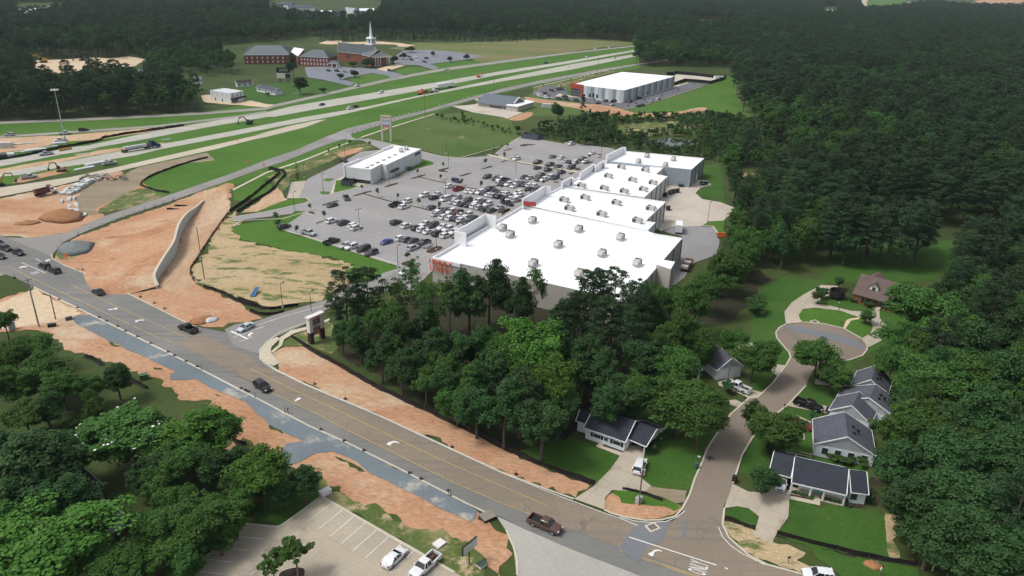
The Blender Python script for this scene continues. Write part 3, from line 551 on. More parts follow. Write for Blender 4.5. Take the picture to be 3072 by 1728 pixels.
for a in (G('B1', 865, 460, 890, 440, 970, 440, 975, 450, 920, 468), G('B1', 830, 570, 850, 565, 935, 570, 925, 590, 860, 595), G('B1', 990, 460, 1080, 450, 1130, 500, 1200, 515, 1080, 560, 970, 582),
   G('B1', 1370, 460, 1440, 410, 1600, 420, 1820, 250, 1930, 280, 1940, 300, 1640, 375, 1400, 470), G('B1', 1130, 10, 1280, 50, 1200, 60, 1150, 40), G('B1', 600, 755, 700, 755, 540, 870, 470, 850), G('B1', 950, 90, 1090, 85, 1060, 110, 960, 120),
   G('B1', 420, 860, 540, 865, 460, 930, 420, 910), G('B1', 560, 445, 700, 435, 710, 450, 680, 462, 560, 458)):
 sheet('grass_island', a, M['grass'], .18, .05)
sheet('church_lot', G('A1', 690, 650, 1000, 640, 1250, 665, 1380, 700, 1090, 750, 1060, 770, 1180, 800, 1130, 830, 860, 770, 720, 750, 700, 700), M['bluelot'], .09)
sheet('church_drive', G('A1', 1180, 650, 1400, 670, 1550, 700, 1650, 725, 1560, 765, 1480, 730, 1250, 690), M['bluelot'], .11)
sheet('church_lot', G('A1', 1540, 560, 1640, 490, 1900, 480, 2200, 510, 2430, 545, 2250, 575, 1900, 620, 1990, 655, 1940, 675, 1780, 630, 1560, 625), M['bluelot'], .09)
sheet('church_plaza', G('A1', 1380, 670, 1540, 625, 1660, 635, 1560, 665, 1480, 690), M['sand'], .12)
sheet('church_side_lot', G('A0', 2000, 560, 2060, 530, 2120, 600, 2110, 640, 2020, 630), M['bluelot'], .06)
sheet('warehouse_lot', G('W1', 0, 370, 40, 310, 160, 240, 420, 280, 440, 370, 700, 410, 1150, 440, 1800, 250, 1990, 205, 2260, 225, 2180, 250, 1500, 470, 1200, 545, 1000, 510, 500, 440), M['darklot'], .1)
sheet('warehouse_walk', G('W1', 330, 350, 430, 370, 620, 380, 1150, 435, 1500, 350, 1850, 240, 1990, 205, 1990, 215, 1500, 370, 1180, 455, 1100, 470, 640, 400, 400, 390, 280, 385), M['walk'], .13)
sheet('storage_yard', G('W1', 1810, 130, 1840, 100, 2100, 120, 2340, 150, 2400, 130, 2420, 160, 2270, 210, 1950, 175, 1820, 210), M['docks'], .1)
sheet('warehouse_bed', G('W1', 0, 280, 240, 225, 480, 180, 960, 50, 1100, 60, 560, 200, 420, 240, 60, 330, 0, 360), M['weeds'], .08, .2)
sheet('shop_apron', G('S1', -400, 690, 60, 640, 240, 590, 700, 700, 1300, 850, 1800, 940, 1500, 1060, 1230, 1170, 1050, 1110, 500, 1020, 0, 940, -500, 800, -800, 700), M['docks'], .09)
sheet('shop_dirt', G('S1', 1240, 1180, 1560, 1060, 1900, 920, 2200, 940, 2100, 1080, 1800, 1230, 1400, 1240), M['dirt'], .08, .3, 1)
sheet('lower_parking_lot', G('D1', 860, 690, 2140, 1420, 2300, 1520, -700, 1560, -520, 1449, 120, 960, 430, 985, 480, 960), M['lowlot'], .12)
# BUILDINGS
def cen(P): return Vector((sum(p.x for p in P) / len(P), sum(p.y for p in P) / len(P), 0))
def inset(P, d):
 P = [Vector((p.x, p.y, 0)) for p in P]; n = len(P)
 if sum(P[i].x * P[(i + 1) % n].y - P[(i + 1) % n].x * P[i].y for i in range(n)) < 0: P.reverse()
 out = []
 for i in range(n):
  a, b, c = P[i - 1], P[i], P[(i + 1) % n]
  e1, e2 = (b - a).normalized(), (c - b).normalized(); n1, n2 = Vector((-e1.y, e1.x, 0)), Vector((-e2.y, e2.x, 0))
  m = n1 + n2; k = d / max(0.35, 1 + n1.dot(n2)); out.append(b + m * k)
 return P, out
def on_wall(A, B, key, x, y):
 """the point of the upright plane through A and B that is seen at this pixel"""
 px_, py_ = pix(key, x, y); d = CR * ((px_ - PW / 2) / FPX) + CD * ((py_ - PH / 2) / FPX) + _f0
 nn = Vector((-(B - A).y, (B - A).x, 0)); t = nn.dot(Vector((A.x, A.y, 0)) - Vector((CAM.x, CAM.y, 0))) / nn.dot(d)
 return CAM + d * t
def flat_building(name, label, cat, P, h, wall, roof, par=0.5, wd=0.35, group=None, coping=None):
 P, Q = inset(P, wd); t = thing(name, label, cat, cen(P), 0, group); n = len(P)
 mb = MB(); mb.prism(P, 0, h, top=False); part('wall', mb, wall, t, world=True)
 mb = MB()
 for i in range(n):
  j = (i + 1) % n
  mb.quad((P[i].x, P[i].y, h), (P[j].x, P[j].y, h), (Q[j].x, Q[j].y, h), (Q[i].x, Q[i].y, h))
  mb.quad((Q[i].x, Q[i].y, h), (Q[j].x, Q[j].y, h), (Q[j].x, Q[j].y, h - par), (Q[i].x, Q[i].y, h - par))
 part('parapet', mb, coping or M['white'], t, world=True)
 mb = MB(); V = [(q.x, q.y, h - par) for q in Q]; tr = tessellate_polygon([Q]); mb.add(V, [k if _up(V, k) else k[::-1] for k in tr])
 part('roof', mb, roof, t, world=True)
 return t
def wallbox(t, name, A, B, s0, s1, z0, z1, mat, out=0.04, thick=0.1, label=None):
 """a flat box on the upright face from A to B, between s0..s1 metres along it; it stands out metres proud on the right of A>B"""
 d = (B - A); d.z = 0; d.normalize(); nn = Vector((d.y, -d.x, 0))
 c = A + d * (s0 + s1) / 2 + nn * (out - thick / 2); mb = MB()
 mb.box((c.x, c.y, (z0 + z1) / 2), (s1 - s0, thick, z1 - z0), math.atan2(d.y, d.x))
 return part(name, mb, mat, t, label, world=True)
FONT = None
def text_mesh(s, size, depth=0.0):
 cu = bpy.data.curves.new('lettering', 'FONT'); cu.body = s; cu.size = size; cu.extrude = depth; cu.align_x = 'CENTER'; cu.align_y = 'CENTER'; cu.resolution_u = 2
 o = bpy.data.objects.new('lettering', cu); dg = bpy.context.evaluated_depsgraph_get(); COL.objects.link(o)
 dg.update(); me = bpy.data.meshes.new_from_object(o.evaluated_get(dg)); bpy.data.objects.remove(o); bpy.data.curves.remove(cu)
 return me
def text_part(name, s, size, depth, mat, parent, loc, yaw, upright=True, sx=1.0):
 me = text_mesh(s, size, depth); me.materials.clear(); me.materials.append(mat)
 o = link(name, me, parent); o.location = loc; o.rotation_euler = (R(90) if upright else 0, 0, yaw); o.scale = (sx, 1, 1)
 return o
# rooftop units (things that rest on the roofs)
def make_unit(L=3.0, W=2.0, H=1.6):
 t = thing('rooftop_unit', '', 'air conditioner', (0, 0, 0))
 a = MB(); a.box((0, 0, .15), (L * 1.05, W * 1.05, .3)); part('curb', a, M['white'], t)
 a = MB(); a.box((0, 0, .3 + H / 2), (L, W, H)); a.box((L * .2, 0, .3 + H + .04), (L * .5, W * .9, .08)); part('casing', a, M['hvac'], t)
 a = MB()
 a.add([(-L / 2, -W * .4, .3 + H * .95), (-L / 2, W * .4, .3 + H * .95), (-L / 2 - .8, W * .4, .3 + H * .45), (-L / 2 - .8, -W * .4, .3 + H * .45), (-L / 2, -W * .4, .3 + H * .4), (-L / 2, W * .4, .3 + H * .4)],
   [(0, 1, 2, 3), (0, 3, 4), (1, 5, 2), (3, 2, 5, 4)]); part('hood', a, M['hvac'], t)
 for s in (-1, 1):
  a = MB(); a.cyl((L * .2, s * W * .22, .3 + H + .06), (L * .2, s * W * .22, .3 + H + .2), W * .19, n=12); part('fan', a, M['hvacdark'], t)
 a = MB(); a.box((L * .3, 0, .3 + H * .5), (L * .42, W + .04, H * .75)); a.box((L / 2 + .01, 0, .3 + H * .5), (.04, W * .9, H * .75)); part('coil', a, M['hvacdark'], t)
 return t
unit_proto = make_unit(); _uf = [True]
def unit(p, z, rz, label, group, s=1.0):
 o = unit_proto if _uf[0] else copy_tree(unit_proto); _uf[0] = False
 o.location = (p.x, p.y, z); o.rotation_euler = (0, 0, rz); o.scale = (s, s, s); o['label'] = label; o['group'] = group
# the shopping centre, from the near store to the far one
hS = 8.0
big = G('S', 1297, 771, 1567, 617, 1945.7, 693.5, 1962, 700, 2047.5, 714, 1972, 801, 1882, 904, z=hS)
st1 = flat_building('craft_store', 'largest white roofed store with orange red letters on its tan wall, behind the wood', 'store', big, hS, M['tan'], M['roofwhite'], .9)
A, B = Vector((big[0].x, big[0].y, 0)), Vector((big[6].x, big[6].y, 0)); dw = (B - A).normalized(); yaw = math.atan2(dw.y, dw.x); nw = Vector((dw.y, -dw.x, 0))
p0 = on_wall(A, B, 'B1', 2008, 1280)
for row, wtxt in ((0.95, 'HOBBY'), (-0.95, 'LOBBY')):
 for i, ch in enumerate(wtxt):
  q = p0 + dw * ((i - 2) * 1.6) + Vector((0, 0, row - (0.0 if row > 0 else 0.1))) + nw * 0.5 - st1.location
  text_part('letter', ch, 2.3, .08, M['letter'], st1, q, yaw)
L = (B - A).length
for k in range(1, int(L / 7.6)): wallbox(st1, 'panel_joint', A, B, k * 7.6, k * 7.6 + .12, .05, hS - .7, M['greywall'], .03)
wallbox(st1, 'cornice', A, B, 0, 10, hS - 1.2, hS - .05, M['white'], .35, .4)
tw = G('R1', 385, 462, 1165, 18, 1450, 70, 672, 505, z=11.6)
mb = MB(); E4 = [Vector((p.x, p.y, 0)) for p in tw]
def screen(mb, a, b, z0, z1, th=.5):
 d = (b - a).normalized(); c = (a + b) / 2; mb.box((c.x, c.y, (z0 + z1) / 2), ((b - a).length, th, z1 - z0), math.atan2(d.y, d.x))
screen(mb, E4[0], E4[1], 6.3, 11.6); screen(mb, E4[1], E4[2], 6.3, 11.598); screen(mb, E4[3], E4[0], 6.3, 11.602)
part('entrance_parapet', mb, M['white'], st1, world=True)
mb = MB()
for f in (0.02, .3, .7, .98):
 p = E4[0].lerp(E4[1], f) + (E4[3] - E4[0]) * .06; mb = MB(); mb.box((p.x, p.y, 3.15), (1.3, 1.3, 6.3), yaw); part('entrance_pier', mb, M['tan'], st1, world=True)
mb = MB(); mb.prism([E4[0].lerp(E4[3], .04), E4[1].lerp(E4[2], .04), E4[1].lerp(E4[2], .97), E4[0].lerp(E4[3], .97)], 6.0, 6.29, bottom=True); part('entrance_canopy', mb, M['palewall'], st1, world=True)
rb = G('R2', 415, 925, 490, 835, 755, 875, 680, 1010, z=hS + 1.0)
mb = MB(); mb.prism(rb, 0, hS + 1.0, 0, 1); part('service_block', mb, [M['tan'], M['roofwhite']], st1, world=True)
Bk0, Bk1 = Vector((big[5].x, big[5].y, 0)), Vector((big[4].x, big[4].y, 0)); Lb = (Bk1 - Bk0).length
for f in (.25, .62, .97): wallbox(st1, 'downpipe', Bk0, Bk1, Lb * f, Lb * f + .25, .1, hS - .4, M['darkpole'], .25, .25)
Bk2 = Vector((big[6].x, big[6].y, 0)); Lc = (Bk0 - Bk2).length
for f in (.3, .8): wallbox(st1, 'downpipe', Bk2, Bk0, Lc * f, Lc * f + .25, .1, hS - .4, M['darkpole'], .25, .25)
h2 = 7.9
P2 = G('S', 1575, 615, 1683, 560, 1998, 605, 1938, 662, 1967, 667, 1943, 692, z=h2)
st2 = flat_building('clothing_store', 'white roofed store with eight rooftop units, second from the wood', 'store', P2, h2, M['palewall'], M['roofwhite'], .7)
mb = MB(); a, b, c = [Vector((p.x, p.y, 0)) for p in G('B2', 222, 632, 432, 508, 492, 512, z=11.2)]
screen(mb, a, b, 0, 11.2, .6); screen(mb, b, c, 6, 11.19, .5); part('front_parapet', mb, M['white'], st2, world=True)
wallbox(st2, 'sign_band', a, a + (c - b).normalized() * 5, .2, 4.8, 8.8, 10.2, M['signred'], .4, .8)
a, b = Vector((P2[3].x, P2[3].y, 0)), Vector((P2[2].x, P2[2].y, 0)); Lb = (b - a).length
for f in (.12, .32, .52, .72, .92): wallbox(st2, 'downpipe', a, b, Lb * f, Lb * f + .22, .1, h2 - .4, M['darkpole'], .22, .22)
h3 = 7.8
P3 = G('S', 1688, 558, 1820, 482, 1990.7, 503, 1968.5, 522, 2003, 529, 1933, 592, z=h3)
st3 = flat_building('shoe_store', 'white roofed store with nine rooftop units in front of the grey walled one', 'store', P3, h3, M['palewall'], M['roofwhite'], .7)
for q in (('B2', 597, 470, 697, 420, 700, 424), ('B2', 770, 385, 905, 295, 912, 300), ('B2', 940, 300, 1000, 262, 1004, 266)):
 a, b, c = [Vector((p.x, p.y, 0)) for p in G(*q, z=10.2)]; mb = MB(); screen(mb, a, b, 0, 10.2, .6); screen(mb, b, b + (c - b).normalized() * 3, 6, 10.19, .5); part('front_parapet', mb, M['white'], st3, world=True)
a, b = Vector((P3[5].x, P3[5].y, 0)), Vector((P3[4].x, P3[4].y, 0)); Lb = (b - a).length
for f in (.3, .5, .7, .9): wallbox(st3, 'downpipe', a, b, Lb * f, Lb * f + .22, .1, h3 - .4, M['darkpole'], .22, .22)
h5 = 8.2
P5 = G('B2', 1032, 266, 1188, 168, 1975, 240, 1850, 350, z=h5)
st5 = flat_building('grey_store', 'farthest store of the strip, white roof over blue grey walls', 'store', P5, h5, M['greywall'], M['roofwhite'], .5)
a, b, c = [Vector((p.x, p.y, 0)) for p in G('B2', 1030, 210, 1190, 131, 1220, 133, z=11)]; mb = MB(); screen(mb, a, b, 0, 11, .6); screen(mb, b, c, 6, 10.99, .5); part('front_parapet', mb, M['white'], st5, world=True)
a, b = Vector((P5[3].x, P5[3].y, 0)), Vector((P5[2].x, P5[2].y, 0)); Lb = (b - a).length
for f in (.02, .33, .62, .97): wallbox(st5, 'downpipe', a, b, Lb * f, Lb * f + .22, .1, h5 - .3, M['darkpole'], .22, .22)
wallbox(st5, 'rear_door', a, b, Lb * .45, Lb * .45 + 3.2, .1, 3.4, M['white'], .06)
AX = math.atan2((big[1] - big[0]).y, (big[1] - big[0]).x)
where = {'a': ('on the largest white roof', 'rooftop units on the largest store'), 'b': ('on the second roof from the wood', 'rooftop units on the second store'), 'c': ('on the third roof from the wood', 'rooftop units on the third store'), 'd': ('on the farthest roof of the strip', 'rooftop units on the grey store')}
def units(kind, z, rz, rows, s):
 for rname, pts in rows:
  for i, (x, y) in enumerate(pts):
   nm = '' if len(pts) == 1 else (['leftmost', 'rightmost'] if len(pts) == 2 else ['leftmost', 'second from left', 'third from left', 'rightmost'] if len(pts) == 4 else ['leftmost', 'middle', 'rightmost'])[i]
   unit(at('B2', x, y, z + .8), z, rz, ('grey unit ' + where[kind][0] + ', ' + (nm + ' of its ' + rname if nm else 'alone in its ' + rname)), where[kind][1], s)
units('a', hS - .9, AX, [('front pair', [(22, 915), (97, 980)]), ('far row', [(312, 842), (760, 926), (1163, 1003)]), ('middle row', [(560, 1075), (985, 1160), (1325, 1252)]), ('near row', [(320, 1257), (765, 1353), (1140, 1440)])], 1.0)
units('b', h2 - .7, AX + R(90), [('back row', [(820, 622), (1122, 672)]), ('middle row', [(618, 645), (668, 727), (1455, 728)]), ('near row', [(980, 782), (1325, 845)])], 1.0)
units('c', h3 - .7, AX + R(90), [('back row', [(1170, 325), (1402, 355)]), ('middle row', [(1045, 413), (1278, 450), (1475, 478)]), ('near row', [(785, 505), (1005, 530), (1197, 560), (1382, 541)])], .95)
units('d', h5 - .5, AX, [('back pair', [(1418, 215), (1672, 248)]), ('near pair', [(1337, 270), (1597, 303)])], .9)
# the small white store on its own plot
hp = 6.8
PP = G('Z6', 1048, 466, 1485, 515, 1668, 418, 1745, 437, 2366, 156, 1860, 82, z=hp)
pad = flat_building('pad_store', 'long white store standing alone beside the parking lot', 'store', PP, hp, M['palewall'], M['roofwhite'], .4)
a, b = Vector((PP[0].x, PP[0].y, 0)), Vector((PP[1].x, PP[1].y, 0)); Lb = (b - a).length
wallbox(pad, 'shopfront', a, b, .1, Lb - .6, .1, 1.9, M['glass'], .02, .3)  # dark band in place of the shaded recess under the overhanging facade
wallbox(pad, 'facade_panel', a, b, -.2, Lb, 1.95, hp + .05, M['palewall'], .7, .9)
q = [Vector((p.x, p.y, 0)) for p in G('Z6', 1002, 440, 1860, 82, 1640, 165, z=hp + .8)]
mb = MB(); screen(mb, q[0], q[0].lerp(q[1], .32), 0, hp + .8, .6); part('side_parapet', mb, M['white'], pad, world=True)
mb = MB(); screen(mb, q[0].lerp(q[1], .32), q[0].lerp(q[1], .78), 0, hp + .1, .6); part('side_parapet', mb, M['palewall'], pad, world=True)
mb = MB(); screen(mb, q[0].lerp(q[1], .78), q[1], 0, hp + .8, .6); part('side_parapet', mb, M['white'], pad, world=True)
a, b = Vector((PP[3].x, PP[3].y, 0)), Vector((PP[4].x, PP[4].y, 0)); Lb = (b - a).length
for s in range(1, 6): wallbox(pad, 'panel_joint', a, b, Lb * s / 6, Lb * s / 6 + .1, .1, hp - .3, M['greywall'], .03)
for k in range(5): wallbox(pad, 'sign_letter', a, b, Lb * .8 + k * 1.15, Lb * .8 + k * 1.15 + .8, 4.7 + .15 * (k % 2), 6.1, M['purple'], .12)
for f in (.22, .3): wallbox(pad, 'rear_door', a, b, Lb * f, Lb * f + 1.3, .1, 2.3, M['steel'], .05)
wallbox(pad, 'window_shade', a, b, Lb * .1, Lb * .3, 2.6, 3.3, M['signdark'], 1.0, 1.0)
for i, (x, y) in enumerate(((1620, 167), (1670, 146))): unit(at('B1', x, y, hp + .2), hp - .4, AX + .5, ['nearer', 'farther'][i] + ' grey unit of the pair at the far end of the white pad store roof', 'rooftop units on the pad store', .9)
for i, (x, y) in enumerate(((1293, 325), (1337, 303), (1393, 278), (1450, 254), (1506, 230), (1560, 204))):
 p = at('B1', x, y, hp - .2); mb = MB(); mb.box((0, 0, .18), (2.4, 1.2, .36)); mb.box((0, 0, .4), (2.2, 1.0, .08), mi=1)
 solo('skylight', mb, [M['greyshingle'], M['white']], ['first', 'second', 'third', 'fourth', 'fifth', 'sixth'][i] + ' skylight from the left along the white pad store roof', 'skylight', 'skylights on the pad store', (p.x, p.y, hp - .4), AX + .5, world=False)
# pitched roofs
def slope(mb, a, b, c, d, th=.18, mi=0):
 """a roof plane a-b (ridge) d-c (eave) with thickness"""
 lo = [Vector(v) - Vector((0, 0, th)) for v in (a, b, c, d)]; hi = [Vector(v) for v in (a, b, c, d)]
 n = (hi[1] - hi[0]).cross(hi[3] - hi[0])
 top = (0, 1, 2, 3) if n.z > 0 else (3, 2, 1, 0)
 mb.add(hi + lo, [top, tuple(i + 4 for i in reversed(top)), (0, 1, 5, 4), (1, 2, 6, 5), (2, 3, 7, 6), (3, 0, 4, 7)], mi)
def gable(t, R1, R2, E1, E2, roof, wall, hip=0.0, over=.45, gables=(True, True), trim=True, base=0.0, wallname='wall'):
 """ridge R1>R2, near eave E1>E2; the far side mirrors the near one"""
 ax = (R2 - R1); ax.z = 0; ax.normalize()
 def proj(p):
  q = R1 + ax * (p - R1).dot(ax); return Vector((q.x, q.y, p.z))
 wv = ((E1 - proj(E1)) + (E2 - proj(E2))) / 2; wv.z = 0; wd = wv.length; wn = wv.normalized(); ze = (E1.z + E2.z) / 2
 r1, r2 = R1 + ax * hip, R2 - ax * hip
 c = lambda r, s, z: Vector((r.x, r.y, 0)) + wn * (wd * s) + Vector((0, 0, z))
 mb = MB()
 for s in (1, -1): slope(mb, r1, r2, c(R2, s, ze), c(R1, s, ze))
 if hip:
  for r, q, sg in ((r1, R1, -1), (r2, R2, 1)):
   V = [r, c(q, 1, ze), c(q, -1, ze)]; V += [v - Vector((0, 0, .18)) for v in V]
   mb.add(V, [(0, 1, 2), (2, 1, 0), (1, 2, 5, 4)])
 ro = part('roof', mb, roof, t, world=True)
 mb = MB(); k = (wd - over) / wd; a1, a2 = R1 + ax * over * .6, R2 - ax * over * .6
 Pp = [c(a1, k, 0), c(a2, k, 0), c(a2, -k, 0), c(a1, -k, 0)]; zz = ze + (R1.z - ze) * (1 - k) - .22
 mb.prism(Pp, base, zz, top=False)
 if not hip:
  for q in (a1, a2):
   V = [c(q, k, zz), c(q, -k, zz), Vector((q.x, q.y, R1.z - .22))]; mb.add(V + [v + ax * .02 for v in V], [(0, 1, 2), (2, 1, 0)])
 wo = part(wallname, mb, wall, t, world=True)
 if trim:
  mb = MB()
  for s in (1, -1): mb.beam(c(R1, s, ze - .09), c(R2, s, ze - .09), .14, .2)
  if not hip:
   for q in (R1, R2):
    for s in (1, -1): mb.beam(Vector((q.x, q.y, R1.z - .1)), c(q, s, ze - .1), .14, .22)
  part('fascia', mb, M['white'], t, world=True)
 return dict(ax=ax, wn=wn, wd=wd, k=k, a1=a1, a2=a2, ze=ze, c=c, roof=ro, wall=wo)
def vents(t, g, R1, R2, fs, side=1):
 for f in fs:
  p = R1.lerp(R2, f) + g['wn'] * side * g['wd'] * .25; z = R1.z + (g['ze'] - R1.z) * .25
  mb = MB(); mb.box((p.x, p.y, z + .15), (.45, .45, .5)); part('roof_vent', mb, M['black'], g['roof'] if False else t, world=True)
def window(t, A, B, s, z0, z1, wd, shutters=False, frame=True):
 f = wallbox(t, 'window', A, B, s - wd / 2 - .08, s + wd / 2 + .08, z0 - .08, z1 + .08, M['white'], .05)
 d = (B - A); d.z = 0; d.normalize(); nn = Vector((d.y, -d.x, 0)); c = A + d * s + nn * .045
 mb = MB(); mb.box((c.x, c.y, (z0 + z1) / 2), (wd, .06, z1 - z0), math.atan2(d.y, d.x)); part('pane', mb, M['glass'], f, world=True)
 if shutters:
  for q in (-1, 1): wallbox(t, 'shutter', A, B, s + q * (wd / 2 + .35) - .25, s + q * (wd / 2 + .35) + .25, z0 - .1, z1 + .1, M['black'], .07)
Rz, Ez = 5.3, 2.75
r = G('H1', 625, 118, 1375, 370, z=Rz); e = G('H1', 455, 500, 1190, 770, z=Ez)
hs1 = thing('house', 'white house with black shingles and a carport at its right end, below the wood', 'house', cen(r + e))
g = gable(hs1, r[0], r[1], e[0], e[1], M['slate'], M['lap'])
A = g['c'](g['a1'], g['k'], 0); B = g['c'](g['a2'], g['k'], 0)
if (B - A).cross(g['wn']).z > 0: A, B = B, A
Lh = (B - A).length
flip = (A - g['c'](g['a1'], g['k'], 0)).length > 1
def fr(f): return Lh * (1 - f if flip else f)
for f in (.3, .8):
 window(hs1, A, B, fr(f), 1.1, 1.9, 1.6, True)
wallbox(hs1, 'door', A, B, fr(.47) - .55, fr(.47) + .55, .2, 2.2, M['white'], .06); wallbox(hs1, 'wreath', A, B, fr(.53) - .4, fr(.53) + .4, 1.1, 1.9, M['greyshingle'], .08)
rc = G('H1', 1378, 372, 1758, 525, z=4.6); ec = G('H1', 1245, 716, 1525, 822, z=2.6)
axc = (r[1] - r[0]).normalized()
mb = MB(); gd = gable(hs1, rc[0], rc[1], ec[0], ec[1], M['slate'], M['lap'], gables=(False, False), base=2.35, wallname='carport_gable')
mb = MB()
for q, s in ((rc[1] - axc * .5, .93), (rc[1] - axc * .5, -.93), (rc[0].lerp(rc[1], .1), .93)):
 p = gd['c'](q, s, 0); mb.box((p.x, p.y, 1.25), (.22, .22, 2.5))
part('carport_post', mb, M['white'], hs1, world=True)
rw = G('H1', 360, 160, 620, 250, z=4.6); ew = G('H1', 235, 355, 470, 437, z=2.6)
gw = gable(hs1, rw[0], rw[1], ew[0], ew[1], M['slate'], M['lap'])
r = G('H4', 628, 430, 1612, 648, z=5.4); e = G('H4', 585, 885, 1575, 1115, z=2.8)
hs2 = thing('house', 'white house with a posted front porch and teal door, nearest the front road', 'house', cen(r + e))
mb = MB()
ax = (r[1] - r[0]); ax.z = 0; ax.normalize(); wv = (e[0] - r[0]) - ax * (e[0] - r[0]).dot(ax); wv.z = 0; wn = wv.normalized(); wd = wv.length
for s in (1, -1):
 slope(mb, r[0], r[1], Vector((r[1].x, r[1].y, 0)) + wn * wd * s + Vector((0, 0, 2.8)), Vector((r[0].x, r[0].y, 0)) + wn * wd * s + Vector((0, 0, 2.8)))
part('roof', mb, M['slate'], hs2, world=True)
cc = lambda q, s, z=0: Vector((q.x, q.y, 0)) + wn * (s) + Vector((0, 0, z))
mb = MB(); mb.prism([cc(r[0] + ax * 1.6, wd - 2.3), cc(r[1] - ax * .2, wd - 2.3), cc(r[1] - ax * .2, -wd + .4), cc(r[0] + ax * .3, -wd + .4), cc(r[0] + ax * .3, 0), cc(r[0] + ax * 1.6, 0)], 0, 3.1)
for q in (r[0] + ax * .25, r[1] - ax * .25): mb.add([cc(q, wd - 2.3, 3.05), cc(q, -wd + .4, 3.05), (q.x, q.y, 5.2), cc(q, wd - .3, 2.85)], [(0, 1, 2), (2, 1, 0), (0, 2, 3), (3, 2, 0)])
part('wall', mb, M['lap'], hs2, world=True)
mb = MB(); mb.prism([cc(r[0], wd - .1), cc(r[1], wd - .1), cc(r[1], wd - 2.3), cc(r[0], wd - 2.3)], 0, .22); part('porch_floor', mb, M['walk'], hs2, world=True)
mb = MB(); mb.beam(cc(r[0], wd - .05, 2.62), cc(r[1], wd - .05, 2.62), .25, .28)
for z0 in (0, 1):
 mb.beam((r[z0].x, r[z0].y, 5.3), cc(r[z0], wd, 2.7), .14, .22)
part('fascia', mb, M['white'], hs2, world=True)
Lp = (r[1] - r[0]).length
for f in (.02, .37, .61, .98):
 p = cc(r[0] + ax * Lp * f, wd - .3); mb = MB(); mb.box((p.x, p.y, 1.36), (.28, .28, 2.28)); part('porch_post', mb, M['white'], hs2, world=True)
A, B = cc(r[0] + ax * 1.6, wd - 2.3), cc(r[1] - ax * .2, wd - 2.3)
if (B - A).cross(wn).z > 0: fl = True; A, B = B, A
else: fl = False
Lh = (B - A).length; fr2 = lambda f: Lh * (1 - f if fl else f)
window(hs2, A, B, fr2(.18), 1.0, 2.1, 1.7, True); window(hs2, A, B, fr2(.74), 1.0, 2.1, 1.7, True)
M['teal'] = plain('teal_door_paint', (.22, .45, .46), .5)
wallbox(hs2, 'door', A, B, fr2(.46) - .9, fr2(.46) + .9, .25, 2.4, M['teal'], .07)
rr = G('H4', 1615, 652, 1935, 690, z=5.2); ee = G('H4', 1592, 1050, 1932, 1117, z=2.75)
g = gable(hs2, rr[0], rr[1], ee[0], ee[1], M['slate'], M['lap'])
A = g['c'](g['a1'], g['k'], 0); B = g['c'](g['a2'], g['k'], 0)
if (B - A).cross(g['wn']).z > 0: window(hs2, B, A, (B - A).length * .8, .9, 2.2, 1.2)
else: window(hs2, A, B, (B - A).length * .2, .9, 2.2, 1.2)
rr = G('H4', 250, 335, 640, 440, z=4.6); ee = G('H4', 205, 690, 585, 822, z=2.7)
g = gable(hs2, rr[0], rr[1], ee[0], ee[1], M['slate'], M['lap'], base=2.4, wallname='carport_gable')
mb = MB()
for f, s in ((.06, .93), (.06, -.9)):
 p = g['c'](rr[0].lerp(rr[1], f), s, 0); mb.box((p.x, p.y, 1.25), (.25, .25, 2.5))
part('carport_post', mb, M['white'], hs2, world=True)
def gabled(label, R1, R2, E1, E2, extra=None, nwin=4, win=True):
 t = thing('house', label, 'house', cen([R1, R2, E1, E2]), 0, 'gabled houses along the street')
 g = gable(t, R1, R2, E1, E2, M['greyshingle'], M['lap'], over=.3)
 if win:
  A = g['c'](g['a1'], g['k'], 0); B = g['c'](g['a1'], -g['k'], 0)
  if (B - A).cross(-g['ax']).z > 0: A, B = B, A
  Lg = (B - A).length
  for i in range(nwin): window(t, A, B, Lg * (i + .8) / (nwin + .5), .9, 2.3, 1.1)
 vents(t, g, R1, R2, (.3, .55), -1); vents(t, g, R1, R2, (.42,), -1.6)
 if extra: gable(t, *extra, M['greyshingle'], M['lap'], over=.3)
 return t
r = G('H3', 1360, 1395, 1305, 975, z=5.9); e = G('H3', 725, 1449, 820, 1045, z=2.8)
gabled('white gable house with four windows and a hedge, behind the porch house', r[0], r[1], e[0], e[1])
r = G('H3', 1715, 742, 1835, 517, z=5.8); e = G('H3', 1175, 730, 1262, 552, z=2.8); r2 = G('H3', 1425, 872, 1560, 640, z=5.6); e2 = G('H3', 1060, 893, 1190, 700, z=2.8)
gabled('grey roofed house with two stepped white gables, next to the black pickup', r[0], r[1], e[0], e[1], (r2[0], r2[1], e2[0], e2[1]), 3, False)
r = G('H3', 1750, 437, 1850, 190, z=5.8); e = G('H3', 1410, 462, 1585, 170, z=2.8)
gabled('grey roofed house nearest the turning circle, half hidden by a big tree', r[0], r[1], e[0], e[1], None, 2)
r = G('H2', 775, 245, 1185, 570, z=5.6); e = G('H2', 560, 440, 945, 908, z=2.8)
hs = thing('house', 'grey roofed house among trees beside the white pickup driveway', 'house', cen(r + e))
g = gable(hs, r[0], r[1], e[0], e[1], M['greyshingle'], M['lap']); vents(hs, g, r[0], r[1], (.1, .25), 1)
r = G('H2', 590, 450, 560, 620, z=5.0); e = G('H2', 710, 555, 640, 700, z=2.8); gable(hs, r[0], r[1], e[0], e[1], M['greyshingle'], M['lap'])
r = G('H5', 822, 197, 1720, 432, z=7.6); e = G('H5', 865, 655, 1410, 790, z=2.7)
hl = thing('log_house', 'brown log house with two dormers above the turning circle', 'house', cen(r + e))
e2_ = e[0] + (r[1] - r[0]) * (1.0); e2_.z = 2.7
g = gable(hl, r[0], r[1], e[0], e2_, M['brownroof'], M['log'], trim=False)
